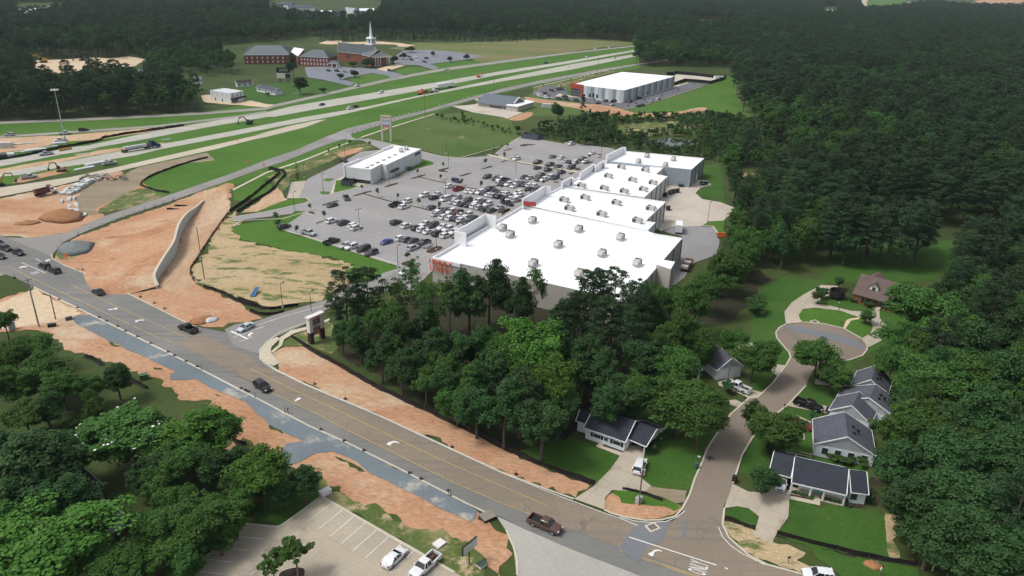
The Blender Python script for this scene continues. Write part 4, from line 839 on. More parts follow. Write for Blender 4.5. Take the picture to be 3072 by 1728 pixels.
ax, wn = g['ax'], g['wn']
A = g['c'](g['a1'], g['k'], 0); B = g['c'](g['a1'], -g['k'], 0)
if (B - A).cross(-ax).z > 0: A, B = B, A
for s, z0, z1 in ((.35, 1.2, 2.4), (.6, 1.2, 2.4), (.5, 4.2, 5.2)): window(hl, A, B, (B - A).length * s, z0, z1, 1.0)
for f in (.3, .45, .6, .75, .9):
 p = g['c'](r[0].lerp(r[1], f), .96, 0); mb = MB(); mb.box((p.x, p.y, 1.25), (.2, .2, 2.5)); part('porch_post', mb, M['log'], hl, world=True)
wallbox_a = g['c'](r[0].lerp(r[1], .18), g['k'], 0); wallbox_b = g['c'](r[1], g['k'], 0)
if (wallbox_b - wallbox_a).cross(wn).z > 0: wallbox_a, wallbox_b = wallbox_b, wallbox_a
wallbox(hl, 'porch_opening', wallbox_a, wallbox_b, .4, (wallbox_b - wallbox_a).length - .4, .5, 2.5, M['black'], .04)  # black panel on the closed wall, stands in for the shade under the porch
for k_, (x, y) in enumerate(((1090, 470), (1470, 560))):
 q = at('H5', x, y, 5.3); ft = q + wn * 1.0; bk = q - wn * 2.2
 d = MB(); wl = 1.15
 a = ft - ax * wl; b = ft + ax * wl
 d.prism([a, b, b - wn * 3, a - wn * 3], 4.2, 5.6, top=False); d.add([(a.x, a.y, 5.6), (b.x, b.y, 5.6), (ft.x, ft.y, 6.7)], [(0, 1, 2), (2, 1, 0)])
 dm = part('dormer', d, M['palewall'], hl, world=True)
 d = MB(); r1, r2 = Vector((ft.x, ft.y, 6.9)) + wn * .2, Vector((ft.x, ft.y, 6.9)) - wn * 3.2
 for s in (1, -1): slope(d, r1, r2, r2 + ax * s * 1.5 + Vector((0, 0, -1.45)), r1 + ax * s * 1.5 + Vector((0, 0, -1.45)), .12)
 part('dormer_roof', d, M['brownroof'], dm, world=True)
 d = MB(); d.box((ft.x + wn.x * .03, ft.y + wn.y * .03, 5.0), (.9, .1, 1.0), math.atan2(ax.y, ax.x)); part('pane', d, M['glass'], dm, world=True)
bk_ = r[0] + ax * 2.5 - wn * g['wd'] * .95; rw1 = Vector((bk_.x, bk_.y, 6.2)); rw2 = rw1 - wn * 5
gable(hl, rw2, rw1 + wn * 3, rw2 - ax * 3.2 + Vector((0, 0, -2.6)), rw1 + wn * 3 - ax * 3.2 + Vector((0, 0, -2.6)), M['brownroof'], M['log'], trim=False)
st = at('H5', 1110, 890, .3); mb = MB()
for k in range(5):
 q = st + wn * (k * .35 - .8); mb.box((q.x, q.y, (.75 - k * .15) / 2), (2.0, .36, .75 - k * .15), math.atan2(ax.y, ax.x))
part('front_steps', mb, M['walk'], hl, world=True)
r = G('H6', 800, 1100, 455, 850, z=4.6); e = G('H6', 1095, 1060, 760, 800, z=2.7)
hb = thing('house', 'pale blue gabled house with tall windows hidden among trees at lower left', 'house', cen(r + e))
g = gable(hb, r[0], r[1], e[0], e[1], M['greyshingle'], M['lap'])
A = g['c'](g['a1'], g['k'], 0); B = g['c'](g['a1'], -g['k'], 0)
if (B - A).cross(-g['ax']).z > 0: A, B = B, A
Lg = (B - A).length
for f in (.27, .42):
 fw = wallbox(hb, 'french_window', A, B, Lg * f - .4, Lg * f + .4, .3, 2.2, M['white'], .05)
 for i in range(2):
  for j in range(4):
   d = (B - A).normalized(); nn = Vector((d.y, -d.x, 0)); c = A + d * (Lg * f + (i - .5) * .38) + nn * .05; mb = MB(); mb.box((c.x, c.y, .6 + j * .45), (.3, .06, .36), math.atan2(d.y, d.x)); part('pane', mb, M['glass'], fw, world=True)
r = G('H6', 400, 300, 700, 560, z=4.6); e = G('H6', 322, 488, 622, 697, z=2.6)
hb2 = thing('house', 'taupe roofed house with an open carport beside the pale blue gable', 'house', cen(r + e)); gable(hb2, r[0], r[1], e[0], e[1], M['taupe'], M['tan'], hip=1.5)
r = G('H6', 125, 140, 250, 240, z=4.6); e = G('H6', 90, 240, 230, 340, z=2.6); gable(hb2, r[0], r[1], e[0], e[1], M['taupe'], M['tan'])
# church
ch = thing('church', 'red brick church with white steeple and columned portico across the freeway', 'church', cen(G('CH', 900, 1100)))
def gb(key, a, b, c, d, zr, ze, hip=0, roof='churchroof', wall='brick', t=ch, **kw):
 r = [at(key, a[0], a[1], zr), at(key, b[0], b[1], zr)]; e = [at(key, c[0], c[1], ze), at(key, d[0], d[1], ze)]
 return gable(t, r[0], r[1], e[0], e[1], M[roof], M[wall], hip=hip, over=.6, **kw)
gb('CH', (300, 692), (1330, 800), (0, 935), (925, 1000), 17, 8.5)
gb('CH', (1180, 840), (1405, 893), (955, 1050), (1180, 1074), 14.5, 8.5)
g = gb('CH', (1400, 925), (1502, 958), (1225, 1103), (1325, 1112), 12.6, 8.6, wall='white', base=7.6, wallname='pediment')
Pa = [at('CH', x, y, 0) for x, y in ((1335, 1348), (1400, 1343), (1468, 1335), (1575, 1318), (1640, 1308), (1708, 1298))]
for p in Pa:
 mb = MB(); mb.cyl((p.x, p.y, .3), (p.x, p.y, 7.3), .5, .42, 12); mb.box((p.x, p.y, .15), (1.3, 1.3, .3)); mb.box((p.x, p.y, 7.45), (1.2, 1.2, .3)); part('column', mb, M['white'], ch, world=True)
q = on_wall(Pa[0], Pa[5], 'CH', 1500, 1200); a, b = Pa[0], Pa[5]; d = (b - a).normalized()
mb = MB(); c = (a + b) / 2; mb.box((c.x, c.y, 7.9), ((b - a).length + 2, 1.2, .7), math.atan2(d.y, d.x)); part('entablature', mb, M['white'], ch, world=True)
bk = Vector((-d.y, d.x, 0)); mb = MB()
c2 = c + bk * 5; mb.box((c2.x, c2.y, 4), ((b - a).length + 1.5, 1, 8), math.atan2(d.y, d.x)); part('porch_wall', mb, M['brick'], ch, world=True)
for i in range(5):
 q = a.lerp(b, (i + .5) / 5) + bk * 4.45; mb = MB(); mb.box((q.x, q.y, 2.2), (1.6, .12, 4), math.atan2(d.y, d.x)); part('door', mb, M['white'] if i == 2 else M['glass'], ch, world=True)
sb = at('CH', 1215, 790, 15.5)
def sz(y): return hgt(Vector((sb.x, sb.y, 0)), 'CH', 0, y)
yw = math.atan2(d.y, d.x); mb = MB(); mb.box((sb.x, sb.y, (8 + sz(765)) / 2), (6.2, 6.2, sz(765) - 8), yw); stp = part('steeple_base', mb, M['brick'], ch, world=True)
mb = MB(); z = sz(765); mb.box((sb.x, sb.y, z + .5), (8, 8, 1), yw); z += 1
zb = sz(590); mb.box((sb.x, sb.y, (z + zb) / 2), (4.4, 4.4, zb - z), yw)
for sx in (-1, 1):
 for sy in (-1, 1):
  o = Matrix.Rotation(yw, 3, 'Z') @ Vector((sx * 2.5, sy * 2.5, 0)); mb.box((sb.x + o.x, sb.y + o.y, (z + zb) / 2), (1.1, 1.1, zb - z), yw)
mb.box((sb.x, sb.y, zb + .5), (7, 7, 1.0), yw, taper=.85)
z1, z2, z3, z4 = zb + 1, sz(530), sz(460), sz(400)
mb.cyl((sb.x, sb.y, z1), (sb.x, sb.y, z2), 1.9, 1.7, 8); mb.cyl((sb.x, sb.y, z2), (sb.x, sb.y, z3), 1.45, 1.3, 8); mb.cyl((sb.x, sb.y, z3), (sb.x, sb.y, z4), 1.25, 1.15, 8)
mb.cyl((sb.x, sb.y, z4), (sb.x, sb.y, sz(105)), 1.1, .06, 8); part('steeple', mb, M['white'], ch, world=True)
for sgn in (0, 1, 2, 3):
 o = Matrix.Rotation(yw + sgn * math.pi / 2, 3, 'Z') @ Vector((0, 2.22, 0)); mb = MB(); mb.box((sb.x + o.x, sb.y + o.y, (z + zb) / 2), (1.5, .1, (zb - z) * .7), yw + sgn * math.pi / 2); part('louvre', mb, M['greyshingle'], ch, world=True)
hall = thing('church_hall', 'brick hall with a hipped grey roof left of the church, behind dark pines', 'hall', cen(G('CW', 800, 600)))
g1 = gb('CW', (150, 330), (1400, 330), (180, 545), (1600, 650), 13, 8, hip=9, t=hall)
wing = thing('church_wing', 'brick wing with a pyramid grey roof between hall and steeple church', 'hall', cen(G('CW', 2000, 700)))
g2 = gb('CW', (1750, 430), (2560, 470), (1660, 672), (2560, 650), 13.5, 8, hip=9, t=wing)
for gg, tt, n_ in ((g1, hall, 9), (g2, wing, 9)):
 A = gg['c'](gg['a1'], gg['k'], 0); B = gg['c'](gg['a2'], gg['k'], 0)
 if (B - A).cross(gg['wn']).z > 0: A, B = B, A
 for i in range(n_):
  for z in (1.2, 4.6): wallbox(tt, 'window', A, B, (B - A).length * (i + .5) / n_ - .6, (B - A).length * (i + .5) / n_ + .6, z, z + 1.8, M['palewall'], .06)
lk = G('CW', 1490, 385, 1770, 430, 1600, 630, 1400, 510, z=8); flat_building('church_link', 'white flat roofed link between the two brick church halls', 'hall', lk, 8, M['brick'], M['roofwhite'], .3)
pc = thing('porte_cochere', 'small hip roofed drop off canopy on white posts before the church', 'canopy', cen(G('CH', 210, 1340)))
g = gb('CH', (60, 1185), (360, 1200), (50, 1265), (370, 1290), 6, 3.6, hip=2.5, t=pc, base=3.2, wallname='beam', wall='white')
for x, y in ((70, 1365), (145, 1385), (280, 1390), (345, 1365)):
 p = at('CH', x, y); mb = MB(); mb.box((p.x, p.y, 1.7), (.9, .9, 3.4)); part('post', mb, M['white'], pc, world=True)
# striped warehouse
hW = 8.6
PW_ = G('W1', 490, 226, 1140, 66, 1822, 123, 1170, 305, z=hW)
wh = flat_building('warehouse', 'huge pale roofed warehouse with grey and white striped walls and red entrance', 'warehouse', PW_, hW, M['greywall'], M['roofwhite'], .15, .3)
M['panelA'] = plain('light_metal_panel', (.55, .6, .63), .6, var=.04); M['panelB'] = plain('mid_metal_panel', (.22, .26, .29), .6, var=.05); M['panelC'] = plain('grey_metal_panel', (.4, .45, .48), .6, var=.05)
M['redpanel'] = plain('brick_red_panel', (.36, .06, .035), .6, var=.06)
A, B, C3 = [Vector((p.x, p.y, 0)) for p in (PW_[0], PW_[3], PW_[2])]
def panels(A, B, n, s0=0.0):
 L = (B - A).length
 for i in range(n):
  a, b = s0 + (L - s0) * i / n, s0 + (L - s0) * (i + 1) / n
  wallbox(wh, 'wall_panel', A, B, a + .03, b - .03, .05, hW - .1, M[('panelA', 'panelC', 'panelB')[i % 3]], .1 + .03 * (i % 2), .12)
sgn = (B - A).cross(C3 - B).z
panels(A, B, 11, (B - A).length * .24) if True else 0
panels(B, C3, 24)
L = (B - A).length
wallbox(wh, 'portal', A, B, -.5, L * .235, hW - 2.6, hW + .6, M['redpanel'], .8, 1.2); wallbox(wh, 'portal', A, B, L * .2, L * .235, .05, hW - 2.61, M['redpanel'], .8, 1.2)
gl = wallbox(wh, 'glass_front', A, B, 0, L * .2, .1, hW - 2.62, M['glass'], .25, .3)
d = (B - A).normalized(); nn = Vector((d.y, -d.x, 0))
for k in range(9):
 c = A + d * (L * .2 * (k + .5) / 9) + nn * .3; mb = MB(); mb.box((c.x, c.y, (hW - 2.6) / 2), (.12, .1, hW - 2.7), math.atan2(d.y, d.x)); part('mullion', mb, M['steel'], gl, world=True)
for z in (2.0, 4.0):
 c = A + d * (L * .1) + nn * .31; mb = MB(); mb.box((c.x, c.y, z), (L * .2, .1, .12), math.atan2(d.y, d.x)); part('transom', mb, M['steel'], gl, world=True)
for f in (.35, .42, .49):
 wallbox(wh, 'window', A, B, L * f, L * f + 1.6, 1.0, 3.4 if f != .42 else 4.2, M['glass'], .2, .1)
a = Vector((PW_[0].x, PW_[0].y, 0)); b = Vector((PW_[1].x, PW_[1].y, 0)); wallbox(wh, 'portal', b, a, (b - a).length * .82, (b - a).length + .4, hW - 1.8, hW + .6, M['redpanel'], .5, .8)
fp = [Vector((p.x, p.y, 0)) for p in G('W1', 1715, 108, 1795, 106, 1830, 90, 2100, 118, 2345, 145, 2400, 140, 2478, 145, 2440, 175, 2275, 222, 2180, 210, 1950, 192, 1815, 238)]
fn = thing('screen_fence', 'tall black screen fence enclosing the pale yard behind the striped warehouse', 'fence', cen(fp))
for i in range(len(fp) - 1):
 mb = MB(); screen(mb, fp[i], fp[i + 1], .05, 2.6, .1); part('screen_panel', mb, M['silt'], fn, world=True)
p = at('W1', 2390, 160); mb = MB(); mb.box((0, 0, 1.3), (9, 2.5, 2.6)); mb.box((0, 0, 2.63), (9.1, 2.6, .06)); solo('storage_container', mb, M['white'], 'white storage container inside the black screen fence', 'container', None, (p.x, p.y, 0), .2, world=False)
# shop with a steep metal roof and white annex
M['slateblue'] = plain('blue_grey_metal_roof', (.11, .135, .165), .5, var=.06)
sh = thing('steep_roof_shop', 'low shop with a big blue grey roof and white flat annex by the service road', 'shop', cen(G('S1', 800, 700)))
r = G('S1', 430, 232, 1655, 378, z=7.5); e = G('S1', 190, 590, 1450, 735, z=2.6)
g = gable(sh, r[0], r[1], e[0], e[1], M['slateblue'], M['tan'], trim=False, over=1.2)
mb = MB(); q = r[1]; c = g['c']
for s in (.62, -.62): mb.beam((q.x + g['ax'].x * .2, q.y + g['ax'].y * .2, 7.4), c(q + g['ax'] * .2, s, 4.3), .5, .5)
part('gable_trim', mb, M['white'], sh, world=True)
A = g['c'](g['a1'], g['k'], 0); B = g['c'](g['a2'], g['k'], 0)
if (B - A).cross(g['wn']).z > 0: A, B = B, A
wallbox(sh, 'window_band', A, B, (B - A).length * .35, (B - A).length * .85, .6, 1.7, M['glass'], .06)
an = [Vector((p.x, p.y, 0)) for p in G('S1', 1215, 658, 1400, 598, 1545, 620, 1900, 482, 2175, 545, 1605, 712, z=3.7)]
mb = MB(); mb.prism(an, 0, 3.3, top=False); part('annex_wall', mb, M['tan'], sh, world=True)
mb = MB(); mb.prism(inset(an, -.5)[1], 3.3, 3.75, bottom=True); part('annex_roof', mb, M['roofwhite'], sh, world=True)
p = at('S1', 1310, 830); mb = MB(); mb.box((p.x, p.y, 1.2), (1.4, .5, 2.3), .2); part('door', mb, M['glass'], sh, world=True)
for x, y in ((1080, 880), (1190, 890), (1310, 905)):
 p = at('S1', x, y); mb = MB(); mb.cyl((p.x, p.y, 0), (p.x, p.y, 2.4), .12, n=6); part('canopy_post', mb, M['white'], sh, world=True)
p = at('W1', 170, 525); mb = MB(); mb.box((0, 0, 1.25), (6, 2.4, 2.5)); solo('grey_shed', mb, M['palewall'], 'pale grey shed beside the dirt track behind the steep roofed shop', 'shed', None, (p.x, p.y, 0), .1, world=False)
# white two-storey building with shop front
P = G('WH', 470, 485, 1440, 645, 2085, 520, 1160, 385, z=6.6)
wb = flat_building('white_shop_building', 'white boxy building with a black awning on a gravel yard by the freeway', 'building', P, 6.6, M['lap'], M['palewall'], .3)
A, B, C_ = [Vector((p.x, p.y, 0)) for p in (P[0], P[1], P[2])]; L = (A - B).length
for f in (.1, .35, .6, .83): wallbox(wb, 'panel_joint', A, B, L * f, L * f + .35, 3.3, 6.3, M['greywall'], .05)
for f in (.22, .56): wallbox(wb, 'door', A, B, L * f, L * f + 1.0, .1, 2.2, M['glass'], .05)
L = (C_ - B).length
wallbox(wb, 'awning', B, C_, 0, L * 1.05, 2.5, 3.3, M['black'], 1.6, 1.7); wallbox(wb, 'shop_window', B, C_, L * .1, L * .55, .4, 2.4, M['glass'], .05); wallbox(wb, 'door', B, C_, L * .62, L * .74, .1, 2.3, M['white'], .05)
for f, z in ((.2, 4), (.5, 4), (.78, 4), (.22, 5.4), (.62, 5.4), (.8, 5.4)): window(wb, B, C_, L * f, z, z + .9, 1.0)
# small houses across the freeway
def small_house(label, key, r, e, zr, ze, roof, wall, group='small houses across the freeway', hip=0, win=3):
 rr = [at(key, *p, zr) for p in r]; ee = [at(key, *p, ze) for p in e]
 t = thing('small_house', label, 'house', cen(rr + ee), 0, group); g = gable(t, rr[0], rr[1], ee[0], ee[1], M[roof], M[wall], hip=hip)
 A = g['c'](g['a1'], g['k'], 0); B = g['c'](g['a2'], g['k'], 0)
 if (B - A).cross(g['wn']).z > 0: A, B = B, A
 for i in range(win): window(t, A, B, (B - A).length * (i + .5) / win, 1.0, 2.2, 1.2)
 return t
small_house('grey cottage with a faded brown roof above the white boxy building', 'A1', ((20, 775), (180, 765)), ((0, 805), (180, 805)), 5, 2.7, 'taupe', 'lap')
small_house('pale cottage with a grey roof in the lawn below the billboard', 'A1', ((255, 812), (440, 850)), ((230, 850), (440, 895)), 4.8, 2.6, 'greyshingle', 'lap')
small_house('white gabled cottage deep among pines left of the billboard', 'A0', ((1340, 672), (1420, 668)), ((1335, 690), (1425, 690)), 5, 2.7, 'greyshingle', 'lap')
small_house('grey cottage half hidden by trees, right of the pale trees', 'A0', ((1870, 755), (1950, 752)), ((1865, 780), (1950, 782)), 4.8, 2.7, 'greyshingle', 'lap')
small_house('little grey house peeping out of trees beside the round trees', 'A0', ((1690, 752), (1740, 748)), ((1685, 775), (1740, 778)), 4.8, 2.7, 'greyshingle', 'lap')
# far estate beyond the church
def block(label, key, r, e, zr, ze, roof='greyshingle', wall='lap', floors=2, n=6, group='apartment blocks behind the church', hip=4):
 rr = [at(key, *p, zr) for p in r]; ee = [at(key, *p, ze) for p in e]
 t = thing('apartment_block', label, 'building', cen(rr + ee), 0, group); g = gable(t, rr[0], rr[1], ee[0], ee[1], M[roof], M[wall], hip=hip, trim=False, over=.8)
 A = g['c'](g['a1'], g['k'], 0); B = g['c'](g['a2'], g['k'], 0)
 if (B - A).cross(g['wn']).z > 0: A, B = B, A
 for i in range(n):
  for f in range(floors): wallbox(t, 'window', A, B, (B - A).length * (i + .5) / n - 1, (B - A).length * (i + .5) / n + 1, 1 + f * 3.2, 2.8 + f * 3.2, M['glass'], .08)
 return t
block('white three storey apartment block at the top edge, left of two', 'AP', ((130, 30), (420, 60)), ((150, 80), (400, 120)), 16, 12, floors=3)
block('white apartment block in front of the top one, with paired dark windows', 'AP', ((300, 95), (830, 100)), ((290, 130), (860, 140)), 14, 10, floors=3)
block('long grey roofed block at the left end of the far estate', 'AP', ((-60, 170), (330, 190)), ((-60, 215), (480, 245)), 10, 6)
block('grey roofed block with three white gables, nearest the church', 'AP', ((640, 370), (1300, 400)), ((620, 440), (1240, 455)), 10, 6)
block('grey block with cream end walls in the far estate', 'AP', ((1080, 345), (1480, 370)), ((1240, 440), (1470, 450)), 10, 6)
block('brown roofed block left of the white flat roof in the far estate', 'AP', ((700, 215), (860, 225)), ((690, 280), (860, 290)), 9, 5, 'brownroof')
block('brown roofed block with pale wall at the right end of the far estate', 'AP', ((1480, 320), (1680, 345)), ((1450, 375), (1690, 400)), 10, 6, 'brownroof', 'palewall')
block('grey block in the middle of the far estate behind round trees', 'AP', ((960, 225), (1300, 235)), ((950, 290), (1300, 300)), 9, 5)
block('taupe roofed block behind the white flat roof of the far estate', 'AP', ((1200, 190), (1360, 195)), ((1200, 235), (1370, 240)), 9, 5, 'taupe')
M['blueroof'] = plain('blue_metal_roof', (.12, .26, .55), .5)
block('block with a bright blue metal roof in the far estate', 'AP', ((1440, 185), (1740, 185)), ((1430, 215), (1750, 225)), 9, 6, 'blueroof', 'palewall', hip=0)
def white_box(label, key, pts, h, name='far_white_building', wall='palewall', roof='roofwhite'):
 flat_building(name, label, 'building', G(key, *pts, z=h), h, M[wall], M[roof], .3)
white_box('white flat roofed strip in the middle of the far estate', 'AP', (925, 205, 1190, 215, 1190, 245, 920, 235), 6)
white_box('cream low building right of the blue roof in the far estate', 'AP', (1745, 170, 2050, 165, 2050, 215, 1760, 215), 6)
for i, q in enumerate(((200, 360), (840, 440), (1005, 440), (1165, 430))): pass
white_box('big pale blue roof among the trees at the top left corner', 'A0', (170, 85, 385, 70, 380, 150, 240, 178), 9)
white_box('pale roof strip right of the big one at the top left', 'A0', (440, 62, 735, 68, 730, 85, 600, 90), 8)
white_box('white house in the forest gap above the dark treeline, right one', 'A2', (2000, 212, 2075, 212, 2080, 262, 1990, 240), 7)
white_box('white billboard-like building in the forest gap, left one', 'A2', (1915, 234, 1960, 234, 1960, 262, 1915, 262), 7)
white_box('white roof farther right in the forest gap', 'A2', (2290, 205, 2360, 205, 2350, 222, 2280, 240), 7)
white_box('white and blue low building near the far turning road', 'A3', (650, 88, 735, 88, 750, 130, 640, 140), 7)
# VEHICLES
DIM = {'sedan': (4.75, 1.83, 1.42), 'suv': (4.75, 1.93, 1.72), 'pickup': (5.8, 2.0, 1.88), 'van': (5.1, 2.0, 1.8)}
def wheel_mesh(r=.35, wd=.24):
 mb = MB(); mb.cyl((0, -wd / 2, 0), (0, wd / 2, 0), r, n=14); mb.cyl((0, -wd / 2 - .012, 0), (0, wd / 2 + .012, 0), r * .62, n=10, mi=1)
 return mb.mesh('wheel', [M['tyre'], M['rim']])
WHEEL = {'sedan': wheel_mesh(.33), 'suv': wheel_mesh(.37), 'pickup': wheel_mesh(.41, .27), 'van': wheel_mesh(.36)}
def ring(x, zl, zt, hw, crown=.06):
 return [(x, -hw * .9, zl), (x, -hw, zl + .18), (x, -hw, zt - .22), (x, -hw * .93, zt - .05), (x, -hw * .6, zt), (x, 0, zt + crown * .3), (x, hw * .6, zt), (x, hw * .93, zt - .05), (x, hw, zt - .22), (x, hw, zl + .18), (x, hw * .9, zl)]
def make_vehicle(kind, near):
 L, W, H = DIM[kind]; h = W / 2; f = L / 2
 root = thing(kind if kind != 'van' else 'minivan', '', {'sedan': 'car', 'suv': 'suv', 'pickup': 'pickup truck', 'van': 'minivan'}[kind], (0, 0, 0))
 b = MB(); g = MB(); extra = []
 if kind == 'sedan':
  b.loft([ring(x, zl, zt, w_) for x, zl, zt, w_ in ((-f, .42, .78, h * .8), (-f + .12, .28, .96, h * .93), (-f + .9, .2, 1.0, h), (-.2, .18, .95, h), (.75, .18, .96, h), (f - .7, .2, .84, h * .97), (f - .15, .25, .68, h * .88), (f, .36, .56, h * .72))])
  gx = (-1.75, -.95, .2, 1.1); zb, zr = .93, H
 elif kind == 'suv':
  b.loft([ring(x, zl, zt, w_) for x, zl, zt, w_ in ((-f, .45, .95, h * .85), (-f + .1, .32, 1.08, h * .95), (-f + .8, .25, 1.1, h), (.6, .22, 1.08, h), (1.0, .22, 1.1, h), (f - .6, .25, 1.02, h * .97), (f - .12, .3, .88, h * .88), (f, .4, .72, h * .74))])
  gx = (-2.25, -1.85, .25, 1.05); zb, zr = 1.06, H
 elif kind == 'van':
  b.loft([ring(x, zl, zt, w_) for x, zl, zt, w_ in ((-f, .42, .95, h * .88), (-f + .1, .28, 1.08, h * .96), (-f + .8, .22, 1.1, h), (.9, .2, 1.08, h), (f - .7, .22, .98, h * .96), (f - .12, .27, .8, h * .86), (f, .38, .64, h * .72))])
  gx = (-2.42, -2.15, .45, 1.6); zb, zr = 1.05, H
 else:
  b.loft([ring(x, zl, zt, w_) for x, zl, zt, w_ in ((-.55, .38, 1.18, h), (.5, .36, 1.18, h), (1.25, .36, 1.2, h), (f - .6, .4, 1.14, h * .98), (f - .1, .45, 1.02, h * .92), (f, .5, .85, h * .82))])
  for s in (-1, 1): b.box((-1.72, s * (h - .09), .82), (2.3, .18, .76))
  b.box((-f + .06, 0, .82), (.12, W - .02, .76)); b.box((-1.72, 0, .5), (2.3, W - .1, .2)); b.box((-f - .08, 0, .5), (.16, W * .92, .2))
  gx = (-.5, -.38, .75, 1.35); zb, zr = 1.16, H
  bed = MB(); bed.box((-1.72, 0, .63), (2.18, W - .37, .06)); extra.append(('bed_liner', bed, M['black']))
 wb_, wr = h * .95, h * .74
 V = [(gx[0], -wb_, zb), (gx[3], -wb_, zb), (gx[3], wb_, zb), (gx[0], wb_, zb), (gx[1], -wr, zr - .05), (gx[2], -wr, zr - .05), (gx[2], wr, zr - .05), (gx[1], wr, zr - .05)]
 g.add(V, [(4, 5, 6, 7), (0, 1, 5, 4), (1, 2, 6, 5), (2, 3, 7, 6), (3, 0, 4, 7)])
 e = .03; x0, x1 = gx[1] - .06, gx[2] + .05
 b.loft([[(x0, -wr, zr - .06), (x0, -wr * .9, zr - .01), (x0, 0, zr + .0), (x0, wr * .9, zr - .01), (x0, wr, zr - .06)],
   [((x0 + x1) / 2, -wr - .03, zr - .05), ((x0 + x1) / 2, -wr * .9, zr + .03), ((x0 + x1) / 2, 0, zr + .05), ((x0 + x1) / 2, wr * .9, zr + .03), ((x0 + x1) / 2, wr + .03, zr - .05)],
   [(x1, -wr, zr - .07), (x1, -wr * .9, zr - .02), (x1, 0, zr - .01), (x1, wr * .9, zr - .02), (x1, wr, zr - .07)]])
 for s in (-1, 1):
  b.beam((gx[3], s * wb_, zb), (gx[2], s * (wr + .01), zr - .05), .07); b.beam((gx[0], s * wb_, zb), (gx[1], s * (wr + .01), zr - .05), .16 if kind != 'pickup' else .12)
  xm = (gx[0] + gx[3]) / 2; b.beam((xm, s * (wb_ + .005), zb), (xm - .05, s * (wr + .015), zr - .05), .08)
  b.beam((gx[3] - .35, s * (h + .06), zb + .02), (gx[3] - .2, s * (h + .1), zb + .12), .14, .16)
  if kind in ('suv', 'van'): b.beam((gx[0] + .75, s * (wb_ - .01), zb), (gx[1] + .62, s * (wr + .015), zr - .05), .1)
 part('body', b, M['paint'], root, smooth=False); part('window', g, M['carglass'], root)
 for nm, q, mm in extra: part(nm, q, mm, root)
 wx = {'sedan': (1.42, -1.38), 'suv': (1.45, -1.4), 'pickup': (1.85, -1.75), 'van': (1.65, -1.5)}[kind]; wr_ = {'sedan': .33, 'suv': .37, 'pickup': .41, 'van': .36}[kind]
 for x in wx:
  for s in (-1, 1): o = link('wheel', WHEEL[kind], root); o.location = (x, s * (h - .1), wr_)
 if near:
  zf, zt = {'sedan': (.62, .82), 'suv': (.8, .98), 'pickup': (.93, .98), 'van': (.72, 1.0)}[kind]
  for s in (-1, 1):
   q = MB(); q.box((f - .1, s * h * .68, zf), (.22, .38, .15)); part('headlight', q, M['lamp'], root)
   q = MB(); q.box((-f + .06, s * h * .78, zt), (.14, .22, .3)); part('taillight', q, M['tail'], root)
  q = MB(); q.box((f - .05, 0, zf - .12), (.12, W * .5, .2)); part('grille', q, M['black'], root)
  q = MB(); q.box((-f + .02, 0, zt - .25), (.1, .5, .13)); part('number_plate', q, M['signwhite'], root)
 return root
PROTO = {}
CARCOL = {'white': (.72, .73, .74), 'black': (.012, .012, .014), 'silver': (.42, .44, .46), 'grey': (.16, .165, .175), 'dark grey': (.05, .053, .06), 'red': (.22, .012, .015), 'maroon': (.09, .015, .025), 'blue': (.03, .07, .3), 'navy': (.02, .025, .06), 'brown': (.1, .055, .045), 'light blue': (.5, .57, .62)}
CK = {'W': 'white', 'K': 'black', 'S': 'silver', 'G': 'grey', 'D': 'dark grey', 'R': 'red', 'M': 'maroon', 'B': 'blue', 'N': 'navy', 'O': 'brown', 'L': 'light blue'}
TK = {'s': 'sedan', 'u': 'suv', 'p': 'pickup', 'v': 'van'}
def put(kind, colour, p, yaw, label, group=None, near=False, z=0.11):
 k = (kind, near)
 if k not in PROTO: PROTO[k] = make_vehicle(kind, near); o = PROTO[k]
 else: o = copy_tree(PROTO[k])
 o.location = (p.x, p.y, z); o.rotation_euler = (0, 0, yaw); o.scale = (1.06, 1.06, 1.06)
 for c in o.children:
  if c.name.startswith('body'): c.color = (*CARCOL[colour], 1)
 o['label'] = label
 if group: o['group'] = group
 elif 'group' in o: del o['group']
 return o
def head(key, x, y, dx, dy):
 v = at(key, x + dx, y + dy) - at(key, x, y); return math.atan2(v.y, v.x)
LA = [('S', 840.7, 688, 1192, 794.2), ('S', 996.5, 669.9, 1151.6, 716), ('S', 1014.7, 616.8, 1181, 661.5), ('S', 1092, 582.5, 1301.8, 635.6), ('Z3', 1320, 860, 1720, 960), ('S', 1257, 532, 1341, 551.8), ('Z5', 80, 690, 600, 830), ('S', 1521.5, 479.9, 1736.7, 516.2), ('Z5', 490, 320, 1180, 480), ('Z5', 1050, 180, 2200, 385), ('Z5', 1560, 150, 2500, 240)]
LAW = [G(*l) for l in LA]
dA = sum(((q[1] - q[0]).normalized() for q in LAW[:7]), Vector((0, 0, 0))).normalized(); dB = Vector((-dA.y, dA.x, 0))
if dB.y < 0: dB = -dB
OFF = [((q[0] + q[1]) / 2).dot(dB) for q in LAW]; yB = math.atan2(dB.y, dB.x)
ROWN = []; ROWO = []
names = ['first double row', 'second double row', 'first planted strip', 'third double row', 'second planted strip', 'fourth double row', 'footpath strip', 'fifth double row', 'sixth double row']
ROWN.append('row along the grass bank'); ROWO.append(OFF[0] + 2.6)
for nm, o in zip(names, OFF[1:10]):
 ROWN += ['near side of the ' + nm, 'far side of the ' + nm]; ROWO += [o - 2.5, o + 2.5]
ROWN.append('farthest row by the bushes'); ROWO.append(OFF[10] - 2.5)
LOT = []
def lot(key, s):
 for w_ in s.split():
  a = w_.split(','); LOT.append((at(key, float(a[0]), float(a[1]), .8), TK[a[2]], CK[a[3]], 0 if a[4] == '+' else math.pi))
